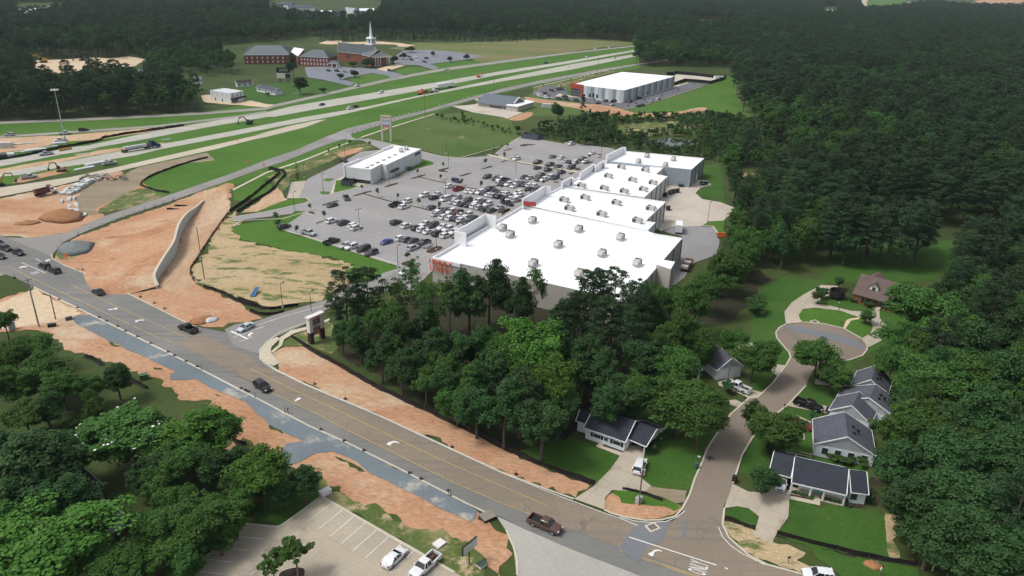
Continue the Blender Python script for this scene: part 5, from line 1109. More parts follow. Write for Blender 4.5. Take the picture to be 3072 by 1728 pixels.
lot('Z1', '1110,885,p,K,+ 1400,980,u,S,- 1530,1003,u,W,- 1790,1050,v,K,- 1960,1130,u,D,- 90,565,u,K,+ 1110,445,u,W,+ 1370,485,v,D,+ 1590,545,u,W,+ 1635,592,u,W,+ 1120,105,s,D,-')
lot('Z2', '345,478,u,K,+ 567,550,u,W,+ 790,598,u,K,+ 980,515,p,W,- 1130,540,v,D,- 915,633,u,W,+ 1035,672,s,W,+ 1355,585,p,W,- 1450,623,u,W,- 1240,720,v,K,+ 1410,758,u,W,+ 1590,685,u,W,- 458,818,u,W,+ 575,843,u,G,+ 700,868,s,D,- 930,925,p,K,- 705,1022,u,S,+ 340,92,p,K,+ 570,32,u,W,- 515,143,u,W,+ 1090,158,s,D,- 1300,195,s,W,- 1200,298,s,S,+ 1400,232,u,D,- 1522,247,u,W,- 1640,272,u,M,- 1725,322,s,W,- 1882,317,u,W,- 1990,372,s,D,- 1385,362,u,W,+ 1515,388,u,W,+ 1645,402,u,N,+ 1757,428,u,W,+ 1887,467,s,D,-')
lot('Z4', '100,728,u,W,- 430,695,s,W,- 355,788,u,K,+ 640,825,v,W,- 850,775,s,D,- 945,790,u,S,- 840,893,s,S,+ 980,923,u,W,+ 1090,958,s,N,+ 1215,855,u,D,- 1245,978,s,D,+ 1400,1008,u,W,+ 1525,1043,u,S,+ 1475,885,u,W,- 1590,923,u,D,- 1730,955,u,W,- 1660,1088,s,N,- 1832,1113,u,D,+ 2030,1040,s,S,- 760,492,u,W,+ 990,563,p,R,+ 1245,622,s,W,+ 1375,638,s,W,+ 1532,653,u,W,- 1672,673,u,D,+ 1770,708,s,W,+ 1882,733,u,S,+ 2022,758,u,K,+ 2172,783,s,K,+ 2290,818,s,W,- 2442,843,u,S,+ 1765,573,p,D,- 1882,612,s,D,- 1990,648,s,D,- 2090,683,s,W,- 2232,692,u,W,+ 1712,258,u,D,- 1947,303,u,D,- 2047,328,u,W,- 2182,348,p,D,+ 2002,433,s,S,+ 2130,433,s,D,+')
lot('Z5', '1090,548,p,D,- 1352,598,p,D,- 1530,632,s,D,- 1815,658,v,D,- 1420,422,s,G,+ 1612,453,u,W,+ 1700,517,s,W,+ 1800,537,s,N,+ 1912,543,u,W,+ 2052,483,p,K,- 2112,523,s,W,- 2267,347,s,W,- 1820,147,u,W,+ 637,472,u,W,- 1092,662,s,K,+ 1317,707,u,K,+ 1612,757,u,K,+ 807,862,s,D,- 917,877,s,S,- 1152,828,p,D,- 1122,908,u,D,+ 1222,918,u,W,- 1352,868,u,W,- 1467,877,v,D,- 462,1018,u,W,- 620,972,s,W,- 592,1052,s,W,- 732,1018,u,D,- 827,1028,u,D,- 932,1043,u,W,+ 1037,1053,u,W,+ 907,1112,s,M,- 1027,1142,s,D,- 672,1208,u,W,- 692,1262,u,W,-')
byrow = {}
for c in LOT:
 o = c[0].dot(dB); k = min(range(len(ROWO)), key=lambda i: abs(ROWO[i] - o)); byrow.setdefault(k, []).append(c)
def ordn(i):
 w_ = ['first', 'second', 'third', 'fourth', 'fifth', 'sixth', 'seventh', 'eighth', 'ninth', 'tenth', 'eleventh', 'twelfth']
 return w_[i] if i < 12 else '%dth' % (i + 1)
VN = {'sedan': 'sedan', 'suv': 'suv', 'pickup': 'pickup', 'van': 'minivan'}
for k, cs in byrow.items():
 cs.sort(key=lambda c: c[0].dot(dA) * (1 if dA.x > 0 else -1))
 for i, (p, kd, cl, a) in enumerate(cs):
  put(kd, cl, p, yB + a + rng.uniform(-.03, .03), '%s %s parked %s from left, %s' % (cl, VN[kd], ordn(i), ROWN[k]), 'cars parked in the store lot', near=dist(p) < 190)
def car(key, x, y, kd, cl, dx, dy, label, group=None, near=False, z=.11):
 p = at(key, x, y, .8); return put(TK[kd], CK[cl], p, head(key, x, y, dx, dy), label, group, near, z)
GL = 'cars driving through the store lot'
car('Z1', 620, 705, 'p', 'S', 120, 35, 'silver pickup pulling out beside the grass bank, black bed', GL, True)
car('Z1', 2285, 893, 's', 'B', -110, 35, 'bright blue sedan driving across empty stalls', GL, True)
car('Z6', 1045, 1012, 'p', 'G', -45, -60, 'grey pickup driving toward the white pad store', GL)
car('Z4', 930, 358, 'u', 'N', 110, 35, 'navy suv driving beside a young tree near the second planted strip', GL)
car('Z4', 2230, 935, 'p', 'K', 130, 45, 'black pickup driving along the store fronts', GL)
car('B1', 1065, 260, 's', 'K', 60, 18, 'black sedan behind the white pad store beside bare dirt')
car('C1', 1667, 47, 's', 'W', -60, 20, 'white sedan on the drive below the orange red letters', None, True)
GR = 'traffic on the front road'
for (key, x, y, kd, cl, dx, dy, lb) in (
 ('C0', 945, 238, 's', 'K', -100, -55, 'black sedan alone in the far lane of the front road'),
 ('C0', 1812, 595, 'p', 'K', -110, -45, 'black pickup heading left just past the side drive junction'),
 ('C1', 283, 1155, 'u', 'K', 110, 70, 'black suv heading down the front road toward the camera'),
 ('D2', 435, 950, 'p', 'O', 250, 110, 'brown pickup with a sunroof, in front of the pale side street'),
 ('B0', 175, 1150, 'u', 'K', 100, 38, 'black suv at the left junction, rightmost of the waiting queue'),
 ('B0', 55, 1110, 'u', 'K', 100, 38, 'black suv at the left junction, middle of the waiting queue'),
 ('B0', -8, 1065, 'u', 'K', 100, 38, 'black suv cut by the left picture edge, upper one'),
 ('B0', -2, 1182, 's', 'K', 100, 38, 'dark sedan cut by the left picture edge, lower one'),
 ('B0', 428, 1278, 'u', 'K', -100, -50, 'black suv by the painted turn arrow, farther of two'),
 ('B0', 525, 1322, 'u', 'K', -100, -50, 'black suv by the painted turn arrow, nearer of two'),
 ('C0', 2372, 582, 's', 'L', -120, 60, 'pale silver blue sedan waiting at the stop line of the store drive'),
 ('D3', 590, 1440, 'u', 'W', -300, -40, 'white suv half out of the picture at the lower right')):
 car(key, x, y, kd, cl, dx, dy, lb, GR, True)
GP = 'cars parked at the houses'
for (key, x, y, kd, cl, dx, dy, lb) in (
 ('D2', 1350, 385, 'u', 'W', 45, -100, 'white suv on the driveway of the carport house by the wood'),
 ('H2', 1290, 1085, 'p', 'W', -140, -60, 'white pickup with a black bed cover on a shaded driveway'),
 ('H2', 1715, 370, 's', 'W', 60, -60, 'white sedan on the lawn pad near the turning circle'),
 ('H3', 700, 862, 'p', 'K', 130, 45, 'black pickup on the driveway of the stepped gable house'),
 ('H3', 600, 1190, 's', 'R', 130, 45, 'red sedan in the driveway under a bushy tree'),
 ('H3', 1030, 430, 'u', 'K', 110, 50, 'black suv under the big tree by the turning circle'),
 ('H4', 385, 890, 'u', 'W', -20, 100, 'white suv nose out under the carport of the porch house')):
 car(key, x, y, kd, cl, dx, dy, lb, GP, True)
GQ = 'cars in the worn concrete lot'
car('D1', 1555, 1265, 's', 'W', 90, -85, 'white sedan between painted stall lines in the worn concrete lot', GQ, True)
bp = car('D1', 1852, 1345, 'p', 'W', -90, 85, 'white pickup with tools in its bed, at the kerb of the worn lot', GQ, True)
car('B2', 1747, 488, 'p', 'K', -5, -40, 'black pickup parked against the blue grey store wall'); car('B2', 1975, 482, 'u', 'N', 55, -18, 'navy suv at the rear corner of the blue grey store')
GF = 'vehicles on the freeway and its side roads'
for (key, x, y, kd, cl, dx, dy, lb) in (
 ('A1', 1125, 1047, 'u', 'W', 100, -20, 'white suv behind a black one on the near freeway lanes'),
 ('A1', 1180, 1028, 'u', 'K', 100, -20, 'black suv overtaking a white one on the near freeway lanes'),
 ('A1', 855, 1008, 's', 'K', -100, 20, 'black sedan on the far freeway lanes'),
 ('A1', 1425, 890, 'u', 'W', -100, 20, 'white suv on the far freeway lanes left of the white truck'),
 ('A1', 1198, 828, 'u', 'W', 100, -18, 'white suv leaving the church drive onto the side road'),
 ('A2', 840, 547, 's', 'W', -100, 12, 'white car on the far freeway lanes behind the warehouse'),
 ('A2', 1105, 557, 's', 'W', 100, -15, 'white car on the near freeway lanes behind the warehouse'),
 ('A2', 925, 471, 'u', 'W', 100, -12, 'white suv on the meadow side road, left of two'),
 ('A2', 1058, 458, 'u', 'W', 100, -12, 'white suv on the meadow side road, right of two'),
 ('A2', 438, 606, 'u', 'K', -100, 15, 'dark suv on the far freeway lanes by a tall sign'),
 ('A0', 90, 1300, 'u', 'S', -100, 4, 'silver suv on the exit ramp at the left edge'),
 ('A0', 628, 1284, 'p', 'W', 100, -8, 'white pickup on the exit ramp beside the tall light mast'),
 ('A0', 805, 1253, 'u', 'K', 100, -8, 'black suv on the exit ramp right of the light mast'),
 ('A0', 582, 1354, 'p', 'W', -100, 10, 'white pickup parked on dirt at the foot of the light mast'),
 ('L1', 1180, 522, 'p', 'S', -100, 12, 'silver pickup with a pale bed cap on the far freeway lanes'),
 ('L1', 745, 1118, 'p', 'S', 100, -14, 'silver pickup parked by the yellow digger at the left edge'),
 ('B0', 1062, 287, 'p', 'S', 100, -14, 'silver pickup parked among pale slabs below the blue truck')):
 car(key, x, y, kd, cl, dx, dy, lb, GF)
GC = 'cars parked at the church'
for (x, y, kd, cl, lb) in ((920, 682, 'u', 'K', 'black suv in the front church lot, left of three'), (1000, 684, 'p', 'K', 'black pickup in the front church lot, middle of three'), (1078, 691, 's', 'G', 'grey car in the front church lot, right of three by a round tree'),
 (1510, 680, 'u', 'K', 'black suv at the edge of the pale church plaza'), (1540, 612, 'u', 'K', 'black suv beside the church columns'), (1700, 548, 'u', 'K', 'black suv in the right church lot, back left'), (1757, 550, 'u', 'W', 'white suv in the right church lot, back row'),
 (1722, 576, 'u', 'K', 'black suv in the right church lot, front left'), (1778, 584, 's', 'W', 'white car in the right church lot, front row'), (1866, 562, 'p', 'K', 'black pickup in the right church lot, back right'), (1848, 596, 'u', 'K', 'black suv in the right church lot, front right')):
 car('A1', x, y, kd, cl, 60, 12, lb, GC)
GW = 'cars parked at the warehouse'
wl = [(85, 376, 'u', 'W', 'dirt track row'), (120, 386, 's', 'S', 'dirt track row'), (165, 393, 'u', 'W', 'dirt track row'), (205, 390, 'u', 'K', 'dirt track row'), (242, 399, 's', 'S', 'dirt track row'), (332, 411, 'u', 'K', 'dirt track row'), (426, 417, 'u', 'K', 'dirt track row'), (556, 433, 'u', 'K', 'dirt track row'),
  (72, 352, 's', 'W', 'front middle row'), (97, 346, 's', 'S', 'front middle row'), (122, 340, 's', 'K', 'front middle row'), (147, 334, 's', 'K', 'front middle row'), (240, 306, 'u', 'K', 'back row by the planted bed'), (268, 299, 's', 'S', 'back row by the planted bed'), (292, 294, 'u', 'K', 'back row by the planted bed'), (316, 289, 's', 'K', 'back row by the planted bed'), (342, 285, 'u', 'K', 'back row by the planted bed'), (362, 280, 's', 'K', 'back row by the planted bed'),
  (935, 437, 'u', 'K', 'rows at the near corner'), (1035, 444, 'p', 'K', 'rows at the near corner'), (837, 466, 's', 'K', 'rows at the near corner'), (1017, 488, 's', 'S', 'rows at the near corner'), (1245, 448, 'u', 'K', 'rows at the near corner'), (1372, 402, 'u', 'K', 'right side rows'), (1520, 446, 's', 'S', 'right side rows'), (1612, 416, 'u', 'S', 'right side rows'), (1358, 501, 's', 'K', 'right side rows'), (1404, 490, 's', 'K', 'right side rows')]
cnt = {}
for x, y, kd, cl, rw in sorted(wl, key=lambda t: t[0]):
 i = cnt.get(rw, 0); cnt[rw] = i + 1
 car('W1', x, y, kd, cl, 40, 9 if x < 700 else -8, '%s %s %s from left in the %s of the warehouse' % (CK[cl], VN[TK[kd]], ordn(i), rw), GW)
car('W1', 408, 383, 'u', 'K', 40, -3, 'black suv in front of the red warehouse entrance', GW)
# trucks and machines
def axle(t, x, w_, r=.5, wd=.3, dual=False):
 for s in (-1, 1):
  mb = MB(); mb.cyl((0, -wd / 2, 0), (0, wd / 2, 0), r, n=14); mb.cyl((0, -wd / 2 - .02, 0), (0, wd / 2 + .02, 0), r * .55, n=10, mi=1)
  o = link('wheel', mb.mesh('wheel', [M['tyre'], M['rim']]), t); o.location = (x, s * (w_ / 2 - wd / 2), r)
def tractor(t, x, paint, sleeper=True):
 """x: the front bumper"""
 c = MB(); c.loft([[(x - dx, -hw, z0), (x - dx, hw, z0), (x - dx, hw * .96, z1), (x - dx, -hw * .96, z1)] for dx, hw, z0, z1 in ((0, .9, .6, 1.35), (.3, 1.05, .5, 1.6), (1.9, 1.15, .5, 1.9))]); part('hood', c, paint, t)
 c = MB(); c.loft([[(x - dx, -hw, .9), (x - dx, hw, .9), (x - dx, hw * .92, z1), (x - dx, -hw * .92, z1)] for dx, hw, z1 in ((1.9, 1.2, 1.95), (2.5, 1.22, 2.9), (3.2, 1.24, 3.6), (5.0, 1.24, 3.9))]); part('cab', c, paint, t)
 c = MB(); c.add([(x - 1.93, -1.0, 1.95), (x - 1.93, 1.0, 1.95), (x - 2.47, .95, 2.8), (x - 2.47, -.95, 2.8)], [(0, 1, 2, 3)])
 for s in (-1, 1): c.box((x - 2.9, s * 1.22, 2.3), (.9, .06, .8))
 part('windscreen', c, M['carglass'], t)
 c = MB(); c.box((x - 4.4, 0, .75), (7.0, .9, .3)); part('chassis', c, M['black'], t)
 for s in (-1, 1):
  c = MB(); c.cyl((x - 4.9, s * 1.15, .9), (x - 4.9, s * 1.15, 3.9), .09, n=8); part('exhaust', c, M['steel'], t)
  c = MB(); c.cyl((x - 3.6, s * 1.0, .7), (x - 4.7, s * 1.0, .7), .3, n=10); part('fuel_tank', c, M['steel'], t)
 axle(t, x - 1.1, 2.4); axle(t, x - 6.0, 2.4); axle(t, x - 7.2, 2.4)
def semi(label, key, a, b, paint, load):
 p, q = at(key, *a), at(key, *b); yaw = math.atan2((q - p).y, (q - p).x); L = (q - p).length
 t = thing('articulated_truck', label, 'truck', (p.x, p.y, .1), yaw)
 L = max(19.5, min(L, 22)); tractor(t, L, M[paint]); x1 = L - 5.4
 c = MB()
 if load == 'box':
  c.box((x1 / 2, 0, 2.75), (x1, 2.55, 2.75)); part('trailer_box', c, M['white'], t); c = MB(); c.box((x1 / 2, 0, 1.25), (x1 - .4, 1.0, .25)); part('trailer_frame', c, M['black'], t)
  c = MB(); c.box((-.02, 0, 2.75), (.05, 2.3, 2.5)); part('trailer_door', c, M['signwhite'], t)
 else:
  c.box((x1 / 2, 0, 1.35), (x1, 2.55, .22)); part('flatbed', c, M['wood'], t); c = MB(); c.box((x1 / 2, 0, 1.0), (x1 - .4, .9, .45)); part('trailer_frame', c, M['black'], t)
  if load == 'pieces':
   for i in range(3):
    for j in range(2):
     c = MB(); c.box((3.4 + i * 3.7, (j - .5) * 1.2, 2.0), (3.4, 1.05, 1.05)); c.box((3.4 + i * 3.7, (j - .5) * 1.2, 2.6), (3.3, .8, .16)); part('concrete_barrier', c, M['concpiece'], t)
   for i in range(4):
    c = MB(); c.box((2.2 + i * 3.7, 0, 2.0), (.08, 2.4, 1.3)); part('strap', c, M['black'], t)
  else:
   c = MB(); c.box((4.5, 0, 2.3), (2.6, 2.2, 1.4)); c.box((2.6, 0, 1.9), (2.0, 2.4, .7)); part('machine_body', c, M['orange'], t)
   c = MB(); c.beam((3.2, .3, 2.8), (1.0, .3, 3.3), .35); c.beam((1.0, .3, 3.3), (-.6, .3, 2.0), .3); part('machine_boom', c, M['darkpole'], t)
   c = MB(); c.box((4.8, .2, 3.2), (1.3, 1.2, .9)); part('machine_cab', c, M['black'], t)
   c = MB(); c.box((8.3, 0, 1.9), (3.4, 2.2, .8)); part('machine_track', c, M['black'], t)
 axle(t, 1.2, 2.4); axle(t, 2.5, 2.4)
 return t
M['truckblue'] = plain('deep_blue_truck_paint', (.012, .015, .11), .3, var=.05)
semi('white box trailer truck on the near freeway lanes', 'T2', (1300, 850), (2090, 715), 'white', 'box')
semi('deep blue truck hauling grey concrete barriers on a flatbed', 'T1', (340, 850), (1960, 590), 'truckblue', 'pieces')
semi('pale truck towing orange machinery behind the white box truck', 'T2', (490, 1085), (1320, 935), 'palewall', 'machine')
M['rust'] = plain('rusty_brown_steel', (.13, .045, .035), .75, var=.3)
p, q = at('L2', 190, 815), at('L2', 600, 722); dt = thing('dump_truck', 'dump truck with a rusty brown body and white cab on the orange dirt', 'truck', (p.x, p.y, .06), math.atan2((q - p).y, (q - p).x))
c = MB(); c.box((2.9, 0, 1.35), (5.4, 2.3, .1));
for s in (-1, 1): c.box((2.9, s * 1.15, 2.1), (5.4, .12, 1.5))
c.box((.25, 0, 2.1), (.12, 2.4, 1.5)); c.box((5.6, 0, 2.5), (.12, 2.4, 2.3)); c.box((6.1, 0, 3.6), (1.2, 2.3, .1)); part('dump_body', c, M['rust'], dt)
for k in range(5):
 for s in (-1, 1):
  c = MB(); c.box((.8 + k * 1.1, s * 1.24, 2.1), (.12, .1, 1.5)); part('body_rib', c, M['rust'], dt)
c = MB(); c.box((6.4, 0, 1.9), (1.5, 2.2, 1.7)); c.box((7.8, 0, 1.35), (1.6, 1.7, .95), taper=.92); part('cab', c, M['white'], dt)
c = MB(); c.box((7.16, 0, 2.35), (.06, 1.9, .7));
for s in (-1, 1): c.box((6.5, s * 1.1, 2.3), (.9, .06, .7))
part('windscreen', c, M['carglass'], dt); c = MB(); c.box((4.2, 0, .95), (8.4, .9, .35)); part('chassis', c, M['black'], dt)
for x in (.9, 2.1, 3.3, 7.7): axle(dt, x, 2.4, .52)
def excavator(label, key, base, to, col, s=1.0, reach=(2.8, 5.4, 6.6), z=.06, group='excavators on the road works'):
 p, q = at(key, *base), at(key, *to); yaw = math.atan2((q - p).y, (q - p).x)
 t = thing('excavator', label, 'excavator', (p.x, p.y, z), yaw, group); t.scale = (s, s, s)
 for sd_ in (-1, 1):
  c = MB(); c.loft([[(x, sd_ * 1.25 - .3, z0), (x, sd_ * 1.25 + .3, z0), (x, sd_ * 1.25 + .3, z1), (x, sd_ * 1.25 - .3, z1)] for x, z0, z1 in ((-2, .35, .6), (-1.7, .05, .9), (1.7, .05, .9), (2, .35, .6))]); part('track', c, M['black'], t)
 c = MB(); c.box((-.7, 0, 1.75), (3.2, 2.5, 1.2), taper=.93); c.box((-2.0, 0, 1.8), (.9, 2.6, 1.1)); part('house', c, M[col], t)
 c = MB(); c.box((.9, .75, 2.2), (1.5, 1.0, 1.7), taper=.9); part('cab', c, M['carglass'], t)
 c = MB(); c.cyl((0, 0, .85), (0, 0, 1.2), .7, n=12); part('turntable', c, M['black'], t)
 a, b, d_ = reach
 c = MB(); c.beam((.9, -.3, 1.8), (a, -.3, 4.6), .4, .6); c.beam((a, -.3, 4.6), (b, -.3, 4.3), .38, .5); part('boom', c, M[col], t)
 c = MB(); c.beam((b - .3, -.3, 4.7), (d_, -.3, 1.4), .3, .4); part('stick', c, M[col], t)
 c = MB(); c.loft([[(d_ - .35, -.8, 1.5), (d_ - .35, .2, 1.5), (d_ + .3, .2, 1.5), (d_ + .3, -.8, 1.5)], [(d_ - .8, -.8, .5), (d_ - .8, .2, .5), (d_ - .1, .2, .4), (d_ - .1, -.8, .4)]]); part('bucket', c, M['black'], t)
 return t
M['diggeryellow'] = plain('digger_yellow', (.42, .26, .05), .6, var=.15); M['diggertan'] = plain('dusty_digger_tan', (.3, .24, .14), .7, var=.2)
excavator('yellow excavator cut by the left edge beside the silver pickup', 'L1', (-30, 1350), (320, 1290), 'diggeryellow', 1.0)
excavator('dusty tan excavator digging beside the near freeway lanes', 'L1', (1590, 985), (1300, 985), 'diggertan', .85)
excavator('dark excavator with folded boom on the freeway median', 'A1', (155, 1200), (85, 1205), 'darkpole', .95)
excavator('orange excavator on the far freeway verge near the warehouse', 'A1', (2370, 748), (2430, 735), 'orange', .8)
excavator('yellow excavator in the pale cleared ground, left one', 'A0', (420, 605), (370, 605), 'diggeryellow', 1.4)
excavator('dark excavator in the pale cleared ground, right one', 'A0', (800, 585), (740, 590), 'darkpole', 1.3)
# MARKINGS AND KERBS
def lines(name, mat, specs, z, parent=None):
 mb = MB()
 for sp in specs:
  P = G(*sp[1:]); P = [Vector((p.x, p.y, 0)) for p in P]
  if isinstance(sp[0], tuple): dashes(mb, P, sp[0][0], z, sp[0][1], sp[0][2])
  else: strip(mb, P, sp[0], z)
 return struct(name, mb, mat)
lines('yellow_centre_line', M['yellow_line'], [
 (.16, 'B0', 90, 1288, 350, 1430, 'C0', 330, 125, 700, 300, 1100, 490, 1500, 680, 1700, 745), (.14, 'C0', 680, 175, 1000, 330, 1400, 510, 1810, 692),
 (.14, 'C0', 2290, 1052, 2576, 1190, 'C1', 40, 1055, 300, 1190, 850, 1446, 'D1', 1010, 2, 1500, 240, 2100, 540, 2576, 745, 'D2', 0, 745, 300, 862),
 (.14, 'C1', 165, 990, 700, 1250, 1120, 1446, 'D1', 1310, 0, 2000, 330, 2576, 580, 'D2', 0, 580, 450, 772),
 (.15, 'D2', 1155, 1195, 1500, 1320, 1800, 1420, 2000, 1480), (.15, 'D2', 1150, 1207, 1500, 1334, 1800, 1436, 2000, 1496)], .175)
lines('white_edge_line', M['white_line'], [
 (.16, 'C0', 330, 200, 750, 400, 1200, 620, 1800, 920, 2300, 1180, 2576, 1322, 'D1', 740, 4, 1080, 152, 1700, 462, 2250, 747, 2430, 832),
 (.13, 'C1', 250, 870, 290, 935, 420, 1014, 700, 1150, 1400, 1446, 'D2', 0, 452, 500, 655, 1000, 845, 1150, 895, 1330, 970), (.13, 'D2', 1150, 885, 1300, 925, 1450, 940, 1600, 930, 1700, 890, 1785, 828),
 (.2, 'D2', 1245, 1080, 1600, 1195, 2090, 1352), ((.2, 1.2, 2.4), 'D2', 2170, 1378, 2420, 1465), (.13, 'D2', 2110, 985, 2150, 1080, 2230, 1165, 2330, 1235, 2480, 1310, 2576, 1340, 'D3', 0, 1325, 420, 1430),
 (.2, 'B0', 210, 1252, 440, 1355), (.2, 'B0', 345, 1215, 400, 1245), ((.15, .9, 1.2), 'C0', 610, 60, 800, 140),
 (.16, 'C0', 2250, 690, 2576, 575, 'C1', 30, 665, 200, 585, 500, 480, 860, 385), (.12, 'C1', 60, 730, 180, 690), (.5, 'C0', 2230, 628, 2390, 702)], .18)
lines('service_road_line', M['faint_line'], [(.15, 'B1', 660, 180, 880, 95), (.15, 'B1', 400, 278, 460, 265), ((.15, 3, 6), 'A1', 1150, 1270, 1800, 1080, 2400, 912),
 (.12, 'B0', 1150, 800, 1650, 610, 2200, 420, 2576, 290), (.25, 'B1', 640, 190, 880, 95)], .14)
FW = [((.18, 3, 9), 'L1', 0, 800, 900, 640, 1700, 480, 2576, 330, 'A0', 1300, 1330, 2000, 1195, 2576, 1105, 'A1', 600, 1060, 1300, 935, 2000, 815, 2576, 706, 'A2', 600, 605, 1340, 483),
  ((.18, 3, 9), 'L1', 0, 1080, 700, 960, 1600, 800, 2576, 640, 'A1', 0, 1290, 700, 1150, 1300, 1055, 1950, 905, 2576, 775, 'A2', 700, 645, 1340, 529)]
lines('freeway_lane_line', M['white_line'], FW, .15)
def arrow(key, pts, name='turn_arrow'): sheet(name, G(key, *pts), M['white_line'], .15)
arrow('C0', (1045, 415, 1060, 425, 1100, 420, 1120, 415, 1118, 425, 1140, 412, 1142, 405, 1100, 405, 1110, 410, 1085, 415))
arrow('C0', (1398, 520, 1380, 517, 1340, 520, 1318, 528, 1320, 518, 1302, 540, 1335, 543, 1325, 535, 1350, 527, 1395, 527))
arrow('D1', (1605, 170, 1575, 155, 1540, 152, 1510, 165, 1500, 158, 1482, 190, 1530, 196, 1518, 184, 1545, 168, 1580, 168, 1600, 176))
arrow('C1', (630, 1270, 660, 1280, 600, 1310, 590, 1302), 'worn_arrow'); arrow('D2', (1565, 1215, 1530, 1202, 1490, 1205, 1462, 1228, 1440, 1235, 1428, 1245, 1462, 1268, 1490, 1255, 1478, 1245, 1500, 1222, 1530, 1215, 1560, 1222))
arrow('C0', (2440, 640, 2420, 645, 2395, 660, 2400, 680, 2430, 682, 2425, 673, 2412, 668, 2425, 660, 2445, 652)); arrow('C0', (2290, 632, 2320, 622, 2370, 615, 2385, 620, 2350, 632, 2310, 637))
arrow('B0', (180, 1305, 210, 1290, 250, 1287, 272, 1295, 240, 1298, 210, 1302, 205, 1308)); arrow('B0', (430, 1250, 445, 1228, 485, 1222, 490, 1232, 460, 1238, 455, 1252))
only = text_mesh('ONLY', 1.05, 0); only.materials.clear(); only.materials.append(M['white_line'])
oo = link('road_lettering', only); q = at('D2', 1925, 1380); v = at('D2', 2000, 1405) - q; oo.location = (q.x, q.y, .185); oo.rotation_euler = (0, 0, math.atan2(v.y, v.x) + math.pi / 2); oo.scale = (1, 4, 1); oo['kind'] = 'structure'
oo2 = link('road_lettering', only); q = at('B0', 335, 1352); v = at('B0', 440, 1402) - q; oo2.location = (q.x, q.y, .185); oo2.rotation_euler = (0, 0, math.atan2(v.y, v.x) - math.pi / 2); oo2.scale = (.8, 3, 1); oo2['kind'] = 'structure'
mb = MB(); zl = .165
def stalls(a, b, off, length, both, z=zl, spine=True, step=2.75, wd=.13, d=None):
 a, b = Vector((a.x, a.y, 0)), Vector((b.x, b.y, 0)); L = (b - a).length; dd = (b - a) / L; perp = d or dB
 if spine: strip(mb, [a, b], wd, z)
 k = 0.0
 while k <= L + .01:
  p = a + dd * k; lo, hi = (-length, length) if both else (min(0, length), max(0, length))
  strip(mb, [p + perp * lo, p + perp * hi], wd, z + .0006); k += step
 return
def sp(i, f0=0.0, f1=1.0): return LAW[i][0].lerp(LAW[i][1], f0), LAW[i][0].lerp(LAW[i][1], f1)
def along(i, x0, x1):
 """stretch row line i between pixel columns x0 and x1 of the photograph"""
 q0, q1 = LAW[i]; out = []
 for x in (x0, x1):
  lo, hi = -3.0, 6.0
  for _ in range(40):
   m = (lo + hi) / 2; p = q0.lerp(q1, m); v = p - CAM; X = PW / 2 + FPX * v.dot(CR) / v.dot(_f0)
   if X < x: lo = m
   else: hi = m
  out.append(q0.lerp(q1, lo))
 return out
stalls(*along(0, 850, 1190), 0, 5.3, False); stalls(*along(1, 960, 1360), 0, 5.2, True); stalls(*along(2, 1012, 1465), 0, 5.2, True)
stalls(*along(3, 1100, 1300), 0, 5.2, True, spine=False); stalls(*along(3, 1300, 1490), 0, 5.2, True)
stalls(*along(4, 1180, 1540), 0, 5.2, True); stalls(*along(5, 1265, 1470), 0, 5.2, True, spine=False); stalls(*along(5, 1470, 1600), 0, 5.2, True)
stalls(*along(6, 1455, 1660), 0, 5.2, True); stalls(*along(7, 1530, 1720), 0, 5.2, True, spine=False); stalls(*along(8, 1525, 1740), 0, 5.2, True); stalls(*along(9, 1600, 1800), 0, 5.2, True); stalls(*along(10, 1680, 1850), 0, -5.2, False, spine=False)
for q in (('Z1', 70, 440, 190, 405, 330, 365, 440, 330, 560, 290),):
 P = G(*q)
 for i in range(1, 5):
  p = P[i]; e = at('Z1', (190, 330, 440, 560)[i - 1] + 170, (405, 365, 330, 290)[i - 1] + 55); strip(mb, [Vector((p.x, p.y, 0)), Vector((e.x, e.y, 0))], .13, zl)
for i in range(7):
 a, b = at('Z4', 790 + i * 60, 50 - i * 13), at('Z4', 970 + i * 60, 85 - i * 13); strip(mb, [Vector((a.x, a.y, 0)), Vector((b.x, b.y, 0))], .13, zl)
for i in range(5):
 a, b = at('Z6', 660 - i * 15, 745 + i * 25), at('Z6', 760 - i * 12, 755 + i * 28); strip(mb, [Vector((a.x, a.y, 0)), Vector((b.x, b.y, 0))], .1, .2)
for i in range(9):
 a, b = at('Z6', 660 + i * 35, 650 - i * 22), at('Z6', 870 + i * 35, 650 - i * 20); strip(mb, [Vector((a.x, a.y, 0)), Vector((b.x, b.y, 0))], .1, .2)
for i in range(6):
 a, b = at('R2', 1220 + i * 22, 290 + i * 34), at('R2', 1440 + i * 12, 300 + i * 36); strip(mb, [Vector((a.x, a.y, 0)), Vector((b.x, b.y, 0))], .13, .2)
for i in range(6):
 a, b = at('Z3', 2260 + i * 75, 340 - i * 16), at('Z3', 2270 + i * 75, 400 - i * 16); strip(mb, [Vector((a.x, a.y, 0)), Vector((b.x, b.y, 0))], .2, .2)
struct('stall_lines', mb, M['faint_line'])
mb = MB()
for (x0, y0), (x1, y1) in (((945, 755), (712, 937)), ((1055, 815), (822, 1005)), ((1165, 878), (932, 1075)), ((1278, 942), (1042, 1145)), ((1390, 1005), (1157, 1212)), ((1508, 1072), (1272, 1285)), ((1625, 1140), (1395, 1355)), ((1748, 1212), (1515, 1430)), ((1870, 1280), (1640, 1500)), ((1998, 1355), (1800, 1540)), ((-20, 1068), (290, 1100)), ((-160, 1180), (142, 1212)), ((-290, 1290), (0, 1325)), ((-420, 1400), (-100, 1440)), ((260, 1380), (160, 1449))):
 a, b = at('D1', x0, y0), at('D1', x1, y1); strip(mb, [Vector((a.x, a.y, 0)), Vector((b.x, b.y, 0))], .12, .2)
struct('stall_lines', mb, M['white_line'])
mb = MB()
